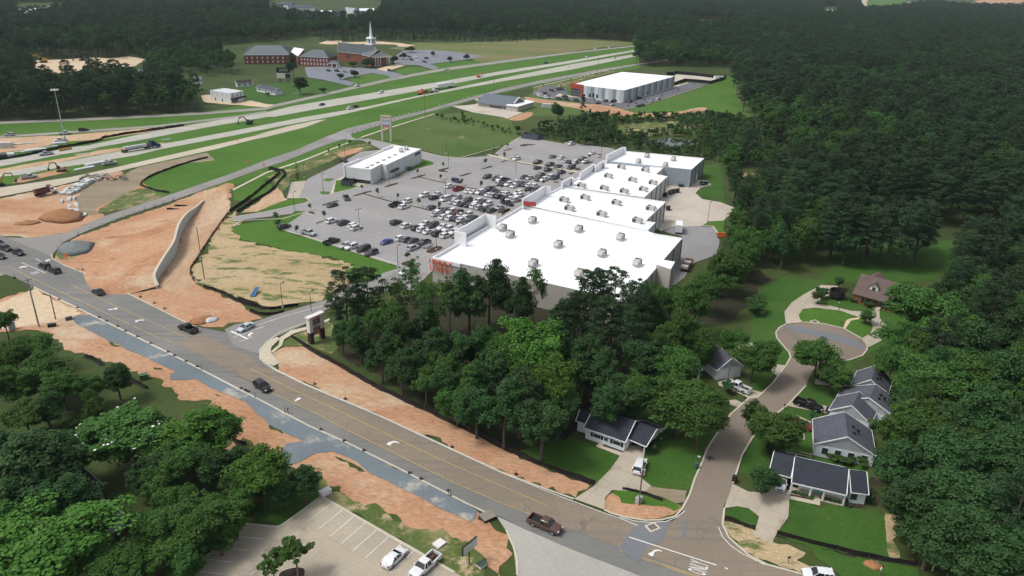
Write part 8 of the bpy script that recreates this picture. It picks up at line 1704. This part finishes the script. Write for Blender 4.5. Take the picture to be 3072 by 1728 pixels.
for a in (('broad', 1345, 860, 23, 9.5, 'big bright green oak in the middle of the wood before the largest store', None, BR), ('broad', 1405, 965, 19, 6.5, 'bright green tree at the lower right foot of the big bright oak', None, BR), ('broad', 1285, 905, 19, 6, 'bright green tree left of the big bright oak', None, BR),
 ('broad', 1715, 1000, 15, 9.6, 'broad leafy tree right of the carport house, biggest of its clump'), ('broad', 1605, 985, 15, 5, 'leafy tree behind the ridge of the carport house'), ('broad', 1765, 1045, 14, 6, 'leafy tree leaning over the street left kerb'), ('broad', 1705, 920, 16, 6, 'leafy tree hiding the left end of the grey roofed house'),
 ('broad', 2060, 895, 13, 7, 'big round tree with pale spots beside the street below the turning circle'), ('broad', 2100, 935, 10, 4.5, 'smaller round tree right of the big round street tree'), ('broad', 1955, 1070, 11, 6, 'leafy tree over the red sedan'), ('broad', 1905, 1035, 10, 3.2, 'slim leafy tree at the street bend'), ('dark', 1925, 1190, 8, 4, 'dark round tree at the carport of the porch house'),
 ('broad', 2340, 790, 21, 10.5, 'largest tree beside the log house, pale green top'), ('broad', 2265, 850, 15, 6.5, 'leafy tree over the driveway loop below the log house'), ('broad', 1900, 895, 12, 6.5, 'leafy tree between the white pickup and the white sedan on its pad'), ('broad', 1850, 850, 12, 4, 'leafy tree behind the grey roofed house'),
 ('dark', 330, 1075, 15, 12, 'huge magnolia dotted with white blossoms at lower left', None, (1.5, 1.6, 1.1, 1)), ('broad', 475, 1085, 15, 9, 'bright leafy tree touching the magnolia on its right', None, BR), ('broad', 650, 1180, 14, 6, 'tall leafy tree by the gravel driveway, lower left', None, BR), ('dark', 762, 1212, 8, 4, 'small dark tree at the corner lawn of the worn lot'),
 ('dark', 290, 940, 11, 4.2, 'dark tree standing out into the dirt, left of the green utility box'), ('broad', 120, 1350, 16, 11, 'broad leafy tree at the bottom left corner', None, BR), ('dark', 80, 1190, 18, 11, 'large dark tree left of the taupe roofed house'), ('broad', 8, 800, 11, 3.5, 'tree cut by the left edge beside the blue grey kiosk'),
 ('young', 742, 1392, 9, 3.2, 'taller of two young trees on the mulch circle of the worn lot'), ('young', 683, 1408, 7, 2.5, 'shorter of two young trees in the worn lot'), ('dark', 1405, 270, 14, 5, 'lone dark tree in the lawn right of the steep roofed shop'), ('sapling', 1467, 262, 17, 4, 'lone tall conifer in front of the warehouse'), ('dark', 752, 205, 15, 8, 'dense dark tree at the foot of the billboard', None, DK)): T(*a)
def many(kd, label, group, rows, tint=None):
 for x, y, h, rx in rows: T(kd, x, y, h, rx, label, group, tint)
gw_ = 'trees of the wood before the largest store'
many('pine', 'dark pine in the wood below the largest store', gw_, [(1490, 765, 24, 5.5), (1545, 755, 23, 5), (1600, 785, 22, 5), (1455, 810, 20, 4.6), (1520, 830, 22, 5), (870, 745, 20, 5.5), (925, 745, 20, 5), (1575, 850, 20, 5)])
many('dark', 'dark leafy tree in the wood below the largest store', gw_, [(1180, 735, 21, 6), (1232, 715, 22, 6.5), (1300, 750, 19, 5), (1310, 985, 19, 7), (1365, 1050, 17, 6.5), (1270, 1020, 17, 6), (1225, 930, 18, 6), (1200, 1010, 15, 5.5), (1140, 870, 18, 6), (1205, 850, 19, 6), (1080, 880, 17, 5.5), (1010, 920, 14, 5), (905, 835, 15, 5), (860, 830, 12, 3.5), (960, 890, 13, 4.5), (1640, 800, 18, 5.5), (1540, 930, 18, 6.5), (1580, 985, 16, 6), (1405, 1020, 14, 5), (1480, 900, 20, 6), (1400, 860, 18, 6), (1620, 890, 18, 6), (1120, 960, 14, 5), (1060, 800, 17, 5), (1330, 900, 18, 6), (1420, 790, 20, 5), (1530, 1000, 15, 5), (1000, 830, 16, 5)])
many('broad', 'mid green leafy tree in the wood below the largest store', gw_, [(1180, 965, 15, 5), (1110, 915, 15, 5), (1150, 1000, 12, 4.2), (1070, 955, 12, 4.5), (985, 800, 16, 5), (1660, 870, 17, 6), (1725, 825, 18, 6), (1740, 760, 18, 6), (1795, 715, 17, 6), (1840, 665, 17, 6), (1875, 640, 15, 5), (1690, 750, 17, 5.5), (1650, 740, 15, 4.5), (1770, 860, 14, 5), (1240, 880, 16, 5), (945, 820, 13, 4)])
many('airy', 'thin pale tree with bare branches in the wood by the drive', gw_, [(1005, 745, 18, 5), (1060, 750, 19, 4.5), (1095, 765, 21, 4), (1130, 745, 18, 4.6), (1035, 690, 17, 4), (1345, 715, 20, 4), (1000, 880, 13, 3)])
gr_ = 'trees of the dark wood at the right'
many('broad', 'leafy tree at the front of the dark right wood', gr_, [(2425, 830, 18, 8), (2330, 945, 18, 9), (2250, 905, 14, 5), (2420, 930, 19, 8), (2330, 1075, 15, 7), (2245, 1085, 12, 4.5), (2180, 790, 5, 2.5), (2060, 742, 5, 2.2)])
many('dark', 'dark tree in the right wood behind the gabled houses', gr_, [(2400, 1150, 20, 8.5), (2340, 1250, 17, 7), (2450, 1250, 19, 8.5), (2520, 1150, 20, 8.5), (2500, 1350, 17, 8), (2350, 1340, 13, 5.5), (2430, 1370, 16, 7), (2500, 1045, 21, 8.5), (2480, 880, 21, 8.5), (2560, 960, 21, 8), (2560, 820, 20, 8), (2460, 760, 18, 7), (2290, 1170, 15, 6), (2400, 1050, 17, 7), (2540, 1260, 17, 8), (2290, 1000, 12, 5), (2530, 1430, 14, 7), (2310, 1310, 9, 4), (2380, 1290, 15, 6)])
gl_ = 'trees at the lower left'
many('broad', 'leafy tree of the lower left clump', gl_, [(545, 1075, 14, 6), (485, 1165, 13, 6.5), (405, 1200, 12, 5), (35, 1320, 15, 8), (195, 1390, 13, 7), (95, 925, 14, 8), (35, 960, 14, 7), (150, 960, 13, 6), (205, 965, 11, 5), (500, 1300, 13, 7), (565, 1265, 12, 5.5), (425, 1330, 12, 6), (380, 1395, 11, 5.5), (300, 1425, 11, 6), (470, 1390, 10, 5), (250, 1420, 10, 5), (600, 1215, 10, 4.5), (450, 1265, 11, 5), (60, 1040, 11, 6), (95, 870, 13, 6.5), (35, 890, 13, 6), (230, 1010, 10, 4), (550, 1340, 9, 4.5)])
many('dark', 'dark tree of the lower left clump', gl_, [(150, 1150, 15, 7), (25, 1220, 15, 7), (550, 1150, 13, 6), (30, 1120, 13, 6), (360, 1190, 11, 4.5), (610, 1150, 10, 4), (110, 1010, 13, 6), (250, 1300, 8, 3.5), (700, 1230, 9, 4), (170, 1260, 14, 6), (110, 1250, 15, 7), (420, 1150, 13, 6)])
many('shrub', 'grey green bush in the shaded garden at lower left', gl_, [(195, 1060, 4, 4), (150, 1085, 3.5, 3), (640, 1240, 3, 2), (300, 1290, 3, 2.5)])
for o in [q for q in bpy.data.objects if q.get('label', '').startswith('huge magnolia')]:
 cr = [q for q in o.children if q.name.startswith('crown')][0]; vs_ = cr.data.vertices; mb = MB(); hz = sorted(v.co.z for v in vs_)[len(vs_) // 3]; k = 0
 while k < 90:
  c = vs_[rng.randrange(len(vs_))].co
  if c.z < hz or c.xy.length < 2.5: continue
  k += 1; r = rng.uniform(.09, .17); mb.cyl(c + Vector((0, 0, .05)), c + Vector((0, 0, .22)), r * .6, r, 6)
 b = link('blossoms', mb.mesh('blossoms', M['blossom']), o); b['kind'] = 'stuff'
yl = [('B1', 745, 755, 685), ('B1', 880, 840, 735), ('B1', 615, 985, 880), ('B1', 1245, 570, 500), ('B1', 1397, 618, 520), ('B1', 1590, 655, 572), ('B1', 1788, 715, 612), ('B1', 1988, 752, 655), ('B1', 2218, 808, 730), ('B1', 2030, 342, 300), ('B1', 1778, 410, 352), ('B1', 2002, 465, 400), ('B1', 2208, 505, 442), ('B1', 2392, 545, 450), ('B1', 2433, 330, 228), ('B1', 2520, 205, 138), ('B1', 1690, 1255, 1130), ('B1', 2172, 930, 868), ('B1', 2412, 800, 745), ('B1', 418, 860, 752), ('B1', 437, 940, 812), ('B1', 1317, 135, 90), ('B1', 925, 205, 152), ('B1', 1025, 162, 115), ('B1', 1127, 122, 75),
  ('B2', 70, 150, 85), ('B2', 45, 262, 172), ('B2', 863, 268, 198), ('B2', 742, 335, 262), ('B2', 418, 520, 445), ('B2', 246, 610, 548), ('B2', 22, 560, 495)]
fw_ = sorted(yl, key=lambda a: pix(a[0], a[1], 0)[0])
for i, (k, x, yb_, yt_) in enumerate(fw_):
 p = at(k, x, yb_); h = min(7.5, max(3.5, hgt(p, k, x, yt_))); tree('young', p, h, h * .27, 'young tree on a lot island, %s counted from the left' % ordn(i), 'young trees of the store lot', z=.15)
p = at('B1', 620, 445); tree('cypress', p, 7.5, 1.0, 'narrow dark cypress at the corner of the pad lot bank')
sp_ = [(125, 270, 222), (480, 190, 150), (640, 165, 110), (800, 122, 68), (730, 125, 90), (880, 95, 60), (990, 75, 45), (355, 270, 235), (400, 340, 305), (780, 470, 395), (893, 415, 375), (1190, 445, 395), (1468, 370, 320), (1672, 300, 260), (1875, 235, 200), (2065, 245, 215), (1865, 325, 288), (1655, 400, 345), (1430, 460, 420), (1318, 505, 455), (512, 400, 370), (1220, 540, 500)]
for i, (x, yb_, yt_) in enumerate(sorted(sp_)):
 p = at('W1', x, yb_); h = min(7, max(3, hgt(p, 'W1', x, yt_))); tree('young', p, h, h * .25, 'sapling on the warehouse grounds, %s counted from the left' % ordn(i), 'saplings around the warehouse')
for i, (key, x, y, h, r_, lb) in enumerate((('A1', 1030, 735, 6, 4, 'round tree in the front church lawn, left one'), ('A1', 1170, 705, 7.5, 5, 'round tree in the front church lawn, right one'), ('A1', 2095, 570, 7, 4, 'round tree on the verge right of the church lot, left'), ('A1', 2255, 550, 6.5, 4, 'round tree on the verge right of the church lot, right'), ('A1', 1930, 515, 6, 3.5, 'round tree inside the right church lot'), ('A1', 1705, 475, 7, 7, 'reddish round tree clump at the back of the church lot'), ('A1', 1120, 540, 10, 7, 'round tree against the church wall, left'), ('A1', 1290, 600, 9, 8, 'wide dark tree beside the church columns'), ('A1', 1550, 570, 8, 5, 'round tree right of the church columns'), ('A1', 1160, 615, 6, 4.5, 'pale round tree in front of the church wall'), ('A1', 1640, 540, 7, 5, 'pale tree at the left edge of the right church lot'), ('A1', 870, 870, 5, 4, 'dark bush clump on the lawn by the side road'), ('A1', 330, 905, 3.5, 3, 'bush in front of the pale cottage'))):
 tree('dark' if h > 5 else 'shrub', crown_at(key, x, y, h, .5), h, r_, lb, None, (1.2, .8, .7, 1) if 'reddish' in lb else None)
hb_ = [('H4', 1130 + k * 95, 360 + k * 38, 1.6, 1.5) for k in range(-1, 6)]
for i, (k, x, y, h, r_) in enumerate(hb_): tree('shrub', at(k, x, y + 20), 1.8, 1.8, 'clipped hedge bush, %s from left below the four window wall' % ordn(i), 'hedge of the four window house')
for i in range(8): tree('shrub', at('H4', 575 + i * 52, 1090 + i * 14), .8, .55, 'low shrub in the porch bed, %s from left on the driveway side' % ordn(i), 'porch bed shrubs')
for i in range(9): tree('shrub', at('H4', 1120 + i * 62, 1205 + i * 15), .8, .6, 'low shrub in the long porch bed, %s from left' % ordn(i), 'long porch bed shrubs')
for lb, k, x, y, h, r_ in (('bush at the carport corner of the carport house, upper one', 'H1', 1700, 760, 3.2, 2.4), ('bush at the carport corner of the carport house, lower one', 'H1', 1620, 940, 2.6, 2.2), ('rounded shrub in the driveway loop beside the log house', 'H5', 20, 700, 4.5, 3.2), ('pointed shrub left of the carport roof of the porch house', 'H4', 175, 420, 3.5, 1.8), ('big shrub right of the porch house end wall', 'H4', 1960, 1230, 2.8, 1.8), ('shrub below the log house porch, left', 'H5', 930, 850, 2.2, 2.2), ('shrub below the log house porch, right', 'H5', 1010, 880, 2.0, 2.0), ('shrub at the log house gable foot', 'H5', 640, 760, 1.6, 1.8), ('tall shrub at the right end of the hedge', 'H4', 1800, 570, 2.6, 2.2), ('dark bush in the lawn left of the driveway loop', 'C2', 2450, 450, 4.5, 5), ('bush at the left wall of the log house', 'H5', 360, 520, 5, 2.5), ('bush by the gate of the stepped gable house', 'H3', 770, 1120, 2.5, 1.4), ('yellow green bush at the white pickup pole', 'H2', 1090, 1200, 3.0, 2.2)): tree('shrub', at(k, x, y), h, r_, lb)
# scattered woods
def inpoly(P, X, Y):
 ins = np.zeros(len(X), bool); n = len(P)
 for i in range(n):
  x1, y1, x2, y2 = P[i].x, P[i].y, P[(i + 1) % n].x, P[(i + 1) % n].y
  c = (y1 > Y) != (y2 > Y); xi = x1 + (Y - y1) / ((y2 - y1) if abs(y2 - y1) > 1e-9 else 1e-9) * (x2 - x1); ins ^= c & (X < xi)
 return ins
EXC = [G('S', 805, -20, 1150, -20, 1150, 50, 1090, 84, 935, 84, 800, 50), G('S', 40, 8, 252, 8, 252, 46, 130, 60, 60, 80), G('S', 2075, 58, 2240, 58, 2245, 90, 2090, 108), G('S', 2466, 20, 2512, 20, 2512, 66, 2466, 66), G('S', 2555, -20, 2760, -30, 3072, -45, 3072, 34, 2900, 34, 2780, 22, 2640, 48, 2590, 48),
  G('S', 600, 250, 790, 250, 790, 330, 600, 330), G('S', 700, 130, 1010, 118, 1180, 130, 1180, 215, 700, 240), G('B3', 1640, 1130, 1780, 1050, 2010, 990, 2150, 1100, 2010, 1330, 1740, 1430), G('C3', 560, 80, 1560, 30, 1500, 440, 1100, 440, 560, 380), G('B3', 560, 1000, 1350, 930, 1350, 1090, 560, 1110), G('B2', 2280, 360, 2400, 380, 2560, 420, 2576, 500, 2400, 700, 2300, 600), G('B3', 20, 720, 60, 620, 250, 580, 260, 720),
  G('A2', 1360, 1390, 1440, 1340, 1660, 1320, 1920, 1360, 1930, 1400, 1800, 1425, 1500, 1425), G('D0', -60, 20, 1250, 300, 1300, 1150, 640, 760, -60, 420), G('S', 735, 128, 930, 128, 940, 175, 735, 190), G('S', 410, 195, 450, 195, 450, 235, 410, 235), G('S', 510, 225, 620, 225, 620, 262, 510, 262)]
NOSCRUB = [G('A2', 1360, 1390, 1440, 1340, 1660, 1320, 1920, 1360, 1930, 1400, 1800, 1420, 1500, 1425), G('A2', 1100, 1220, 1400, 1190, 1700, 1170, 1750, 1230, 1400, 1310, 1130, 1300)]
def scatter(poly, space, jit=.42, exc=EXC, dmax=3300):
 P = G(*poly); xs = [p.x for p in P]; ys = [p.y for p in P]; X, Y = np.meshgrid(np.arange(max(min(xs), -2600), min(max(xs), 2600), space), np.arange(min(ys), min(max(ys), 3400), space))
 X = X.ravel() + nrg.uniform(-jit, jit, X.size) * space; Y = Y.ravel() + nrg.uniform(-jit, jit, Y.size) * space
 m = inpoly(P, X, Y) & (np.hypot(X, Y) < dmax)
 for e in exc: m &= ~inpoly(e, X, Y)
 X, Y = X[m], Y[m]
 V = np.stack([X, Y, np.full(len(X), 10 - CAMH)], 1); f = V @ np.array(_f0); u = (V @ np.array(CR)) / f * FPX + PW / 2; v = (V @ np.array(CD)) / f * FPX + PH / 2
 k = (f > 5) & (u > -260) & (u < PW + 260) & (v < PH + 500); return X[k], Y[k]
near_trees, far_pts = [], []
WOODS = [
 ('dark right wood', ('S', 1907, 199, 2060, 200, 2205, 203, 2197, 264, 2232, 345, 2300, 400, 2330, 440, 2420, 500, 2500, 560, 2600, 640, 2760, 660, 2850, 700, 3350, 700, 3350, -62, 1907, -60), 8.0, .62, (15, 24), 'right'),
 ('pines above the log house', ('S', 2340, 560, 2430, 545, 2560, 640, 2640, 700, 2600, 800, 2500, 830, 2420, 790, 2340, 850, 2290, 840, 2260, 740), 8.5, .75, (16, 22), 'right'),
 ('pines behind the log house', ('B3', 560, 900, 900, 950, 1350, 1100, 1640, 1080, 1720, 1300, 1500, 1330, 1200, 1310, 860, 1310, 640, 1400, 560, 1200), 9.5, .8, (17, 22), 'right'),
 ('tree belt right of the loading yard', ('S', 2172, 500, 2240, 480, 2330, 560, 2330, 680, 2290, 800, 2200, 860, 2120, 900, 2180, 780, 2190, 720, 2215, 650, 2190, 590), 7.0, .35, (11, 17), 'belt'),
 ('dark right wood', ('S', 2860, 830, 2920, 760, 3050, 715, 3350, 700, 3350, 1820, 2830, 1740, 2790, 1600, 2745, 1500, 2690, 1350, 2720, 1230, 2690, 1120, 2720, 1010, 2800, 930), 7.5, .2, (15, 22), 'right'),
 ('wood behind the meadow', ('S', -200, 178, 430, 174, 470, 160, 560, 142, 720, 132, 940, 110, 1200, 101, 1500, 114, 1640, 114, 1760, 116, 1912, 128, 1912, -66, -200, -120), 9.0, .55, (16, 24), 'far'),
 ('wood left across the freeway', ('S', -100, 366, 310, 353, 600, 338, 622, 318, 560, 290, 490, 268, 400, 266, 330, 278, 250, 280, 160, 300, 112, 268, 88, 215, -100, 205), 8.0, .45, (16, 23), 'left'),
 ('trees round the small cottages', ('S', 420, 225, 430, 182, 560, 160, 640, 165, 720, 200, 705, 228, 640, 222, 590, 240, 480, 250), 8.5, .4, (12, 20), 'left'),
 ('trees round the billboard', ('S', 722, 205, 800, 205, 905, 205, 916, 228, 880, 240, 815, 225, 740, 226), 8.0, .6, (14, 19), 'left')]
for nm, poly, space, pp_, hr, zn in WOODS:
 X, Y = scatter(poly, space)
 for x, y in zip(X, Y):
  if any((x - a) ** 2 + (y - b) ** 2 < c_ * c_ for a, b, c_ in ALL): continue
  cl = math.sin(x * .021 + 1.3) * math.sin(y * .017 + .4) * .35
  kd = 'pine' if rng.random() < pp_ * .8 + cl * 1.3 else ('broad' if rng.random() < .55 else 'dark')
  if nm == 'tree belt right of the loading yard' and kd == 'dark': kd = 'broad'
  h = rng.uniform(*hr) * (1.05 if kd == 'pine' else .86); rx = h * {'pine': .235, 'broad': .33, 'dark': .31}[kd] * rng.uniform(.85, 1.2)
  far_pts.append((math.hypot(x, y) / h, kd, x, y, h, rx, nm))
far_pts.sort(); cnt = {'pine': 0, 'broad': 0, 'dark': 0}; LIM = {'pine': 265, 'broad': 100, 'dark': 50}; rest = []
for d_, kd, x, y, h, rx, nm in far_pts:
 if cnt[kd] < LIM[kd]:
  cnt[kd] += 1; tree(kd, Vector((x, y, 0)), h, rx, {'pine': 'dark pine', 'broad': 'mid green leafy tree', 'dark': 'dark green leafy tree'}[kd] + ' standing in the ' + nm, ONAME[kd].replace('_', ' ') + 's of the ' + nm)
 else: rest.append((kd, x, y, h, rx))
X, Y = scatter(('S', 1562, 414, 1640, 390, 1700, 370, 1780, 350, 1873, 357, 2059, 352, 2223, 352, 2310, 395, 2360, 470, 2330, 520, 2262, 500, 2170, 492, 2112, 478, 1880, 446, 1700, 432, 1690, 428, 1590, 412), 3.6, exc=NOSCRUB)
X2, Y2 = scatter(('S', 1310, 352, 1400, 360, 1500, 384, 1562, 402, 1562, 412, 1480, 396, 1380, 372, 1310, 358), 4.2, exc=[]); X3, Y3 = scatter(('S', 950, 120, 1200, 108, 1500, 120, 1640, 114, 1640, 121, 1500, 127, 1200, 124, 1000, 126), 6, exc=[])
X4, Y4 = scatter(('S', 2170, 495, 2200, 600, 2195, 720, 2230, 720, 2235, 600, 2215, 495), 3.5, exc=[]); ns = {'shrub': 0, 'sapling': 0}
sc = []
for Xa, Ya, hs_, zn in ((X, Y, (2.5, 5.5), 'scrub between the store lot and the warehouse'), (X2, Y2, (1.8, 4), 'bush row behind the pole sign field'), (X4, Y4, (3, 6), 'bushes along the rear grass'), (X3, Y3, (4, 8), 'young pines behind the church')):
 for x, y in zip(Xa, Ya):
  big_ = rng.random() < .08; h = rng.uniform(*hs_) * (1.6 if big_ else 1); kd = 'sapling' if rng.random() < (.35 if 'pines' not in zn else .9) else 'shrub'; sc.append((math.hypot(x, y) / h, kd, x, y, h, h * (.28 if kd == 'sapling' else .5) * rng.uniform(.8, 1.25), zn))
sc.sort()
for d_, kd, x, y, h, rx, zn in sc:
 if ns[kd] < 180: ns[kd] += 1; tree(kd, Vector((x, y, 0)), h, rx, {'shrub': 'green bush', 'sapling': 'young pine'}[kd] + ' in the ' + zn, {'shrub': 'bushes', 'sapling': 'young pines'}[kd] + ' of the ' + zn)
 else: rest.append((kd, x, y, h, rx))
def far_proto(kd, i):
 if kd == 'pine': H, rx, z0 = 22, 5.1, 9; c, cl = pine_crown('far_crown', H, rx, z0, 60, 40, .8, M['needle'], .6)
 elif kd in ('shrub', 'sapling'):
  H = HREF[kd]; rx = RREF[kd]; c, cl = (pine_crown if kd == 'sapling' else broad_crown)('far_crown', H, rx, .3, 16, 30, .5, M['needle'] if kd == 'sapling' else M['leafA'])
  z0 = .4
 else: H, rx, z0 = 18, 6.6, 3.5; c, cl = broad_crown('far_crown', H, rx, z0, 70, 40, .8, M['leafA'] if kd == 'broad' else M['leafB'])
 tr = MB(); tr.cyl((0, 0, 0), (0, 0, H * .6), .28 * H / 20, .16 * H / 20, 5, caps=False); tm = tr.mesh('far_trunk', M['bark'])
 import bmesh
 bm = bmesh.new(); bm.from_mesh(c); nf = len(bm.faces); bm.from_mesh(tm); bm.faces.ensure_lookup_table()
 for f in bm.faces[nf:]: f.material_index = 1
 me = bpy.data.meshes.new('far_tree'); c.materials.append(M['bark']); bm.to_mesh(me); bm.free(); me.materials.append(c.materials[0]); me.materials.append(M['bark'])
 return bpy.data.objects.new('far_tree_%s_%d' % (kd, i), me)
def stuff_trees(name, label, items, kinds):
 pc = bpy.data.collections.new(name + '_kinds'); index = {}
 n_ = 0
 for kd in kinds:
  index[kd] = []
  for i in range(3): pc.objects.link(far_proto(kd, i)) if False else None
 protos = []
 for kd in kinds:
  for i in range(3):
   o = far_proto(kd, i); o.name = 'k%02d' % len(protos); pc.objects.link(o); index[kd].append(len(protos)); protos.append(o)
 me = bpy.data.meshes.new(name); me.from_pydata([(x, y, 0) for _, x, y, _, _ in items], [], [])
 a = me.attributes.new('scl', 'FLOAT_VECTOR', 'POINT'); a.data.foreach_set('vector', np.array([(rx / RREF[k], rx / RREF[k], h / HREF[k]) for k, _, _, h, rx in items], np.float32).ravel())
 a = me.attributes.new('idx', 'INT', 'POINT'); a.data.foreach_set('value', np.array([rng.choice(index[k]) for k, *_ in items], np.int32))
 a = me.attributes.new('yaw', 'FLOAT_VECTOR', 'POINT'); a.data.foreach_set('vector', np.array([(0, 0, rng.uniform(0, 6.28)) for _ in items], np.float32).ravel())
 o = link(name, me); o['kind'] = 'stuff'; o['label'] = label
 ng = bpy.data.node_groups.new(name, 'GeometryNodeTree'); ng.interface.new_socket('Geometry', in_out='INPUT', socket_type='NodeSocketGeometry'); ng.interface.new_socket('Geometry', in_out='OUTPUT', socket_type='NodeSocketGeometry')
 N = ng.nodes; gi, go = N.new('NodeGroupInput'), N.new('NodeGroupOutput'); ci = N.new('GeometryNodeCollectionInfo'); ci.inputs[0].default_value = pc; ci.inputs[1].default_value = True; ci.inputs[2].default_value = True
 ip = N.new('GeometryNodeInstanceOnPoints'); ip.inputs['Pick Instance'].default_value = True; L = ng.links
 def attr(nm, ty):
  q = N.new('GeometryNodeInputNamedAttribute'); q.data_type = ty; q.inputs[0].default_value = nm; return q.outputs[0]
 L.new(gi.outputs[0], ip.inputs['Points']); L.new(ci.outputs[0], ip.inputs['Instance']); L.new(attr('idx', 'INT'), ip.inputs['Instance Index']); L.new(attr('yaw', 'FLOAT_VECTOR'), ip.inputs['Rotation']); L.new(attr('scl', 'FLOAT_VECTOR'), ip.inputs['Scale']); L.new(ip.outputs[0], go.inputs[0])
 md = o.modifiers.new('scatter', 'NODES'); md.node_group = ng; return o
tr_ = [r for r in rest if r[0] in ('pine', 'broad', 'dark')]; sh_ = [r for r in rest if r[0] in ('shrub', 'sapling')]
stuff_trees('far_woodland', 'mixed dark woodland stretching to the horizon', tr_, ['pine', 'broad', 'dark'])
if sh_: stuff_trees('scrub', 'low scrub beyond the store lot', sh_, ['shrub', 'sapling'])
print('trees', cnt, len(tr_), len(sh_), ns)
sheet('far_grass', G('A3', 960, 0, 1500, -60, 1420, 40, 1130, 115, 1040, 118, 990, 60), M['grass'], .05)
sheet('far_highway', G('A3', 985, -30, 1000, 40, 1030, 90, 1050, 118, 1105, 118, 1080, 70, 1050, 40, 1070, 0, 1100, -40), M['ramp'], .08, 0, 1); sheet('far_highway', G('A3', 1120, 122, 1500, 30, 1720, 6, 1720, -2, 1480, 16, 1100, 112), M['freeway'], .09)
sheet('far_dirt', G('A3', 2090, 10, 2300, -20, 2700, -30, 2700, 60, 2400, 62, 2150, 45), M['dirt'], .05); sheet('far_road', G('A3', 2150, 70, 2350, 92, 2700, 110, 2700, 85, 2300, 72), M['freeway'], .06)
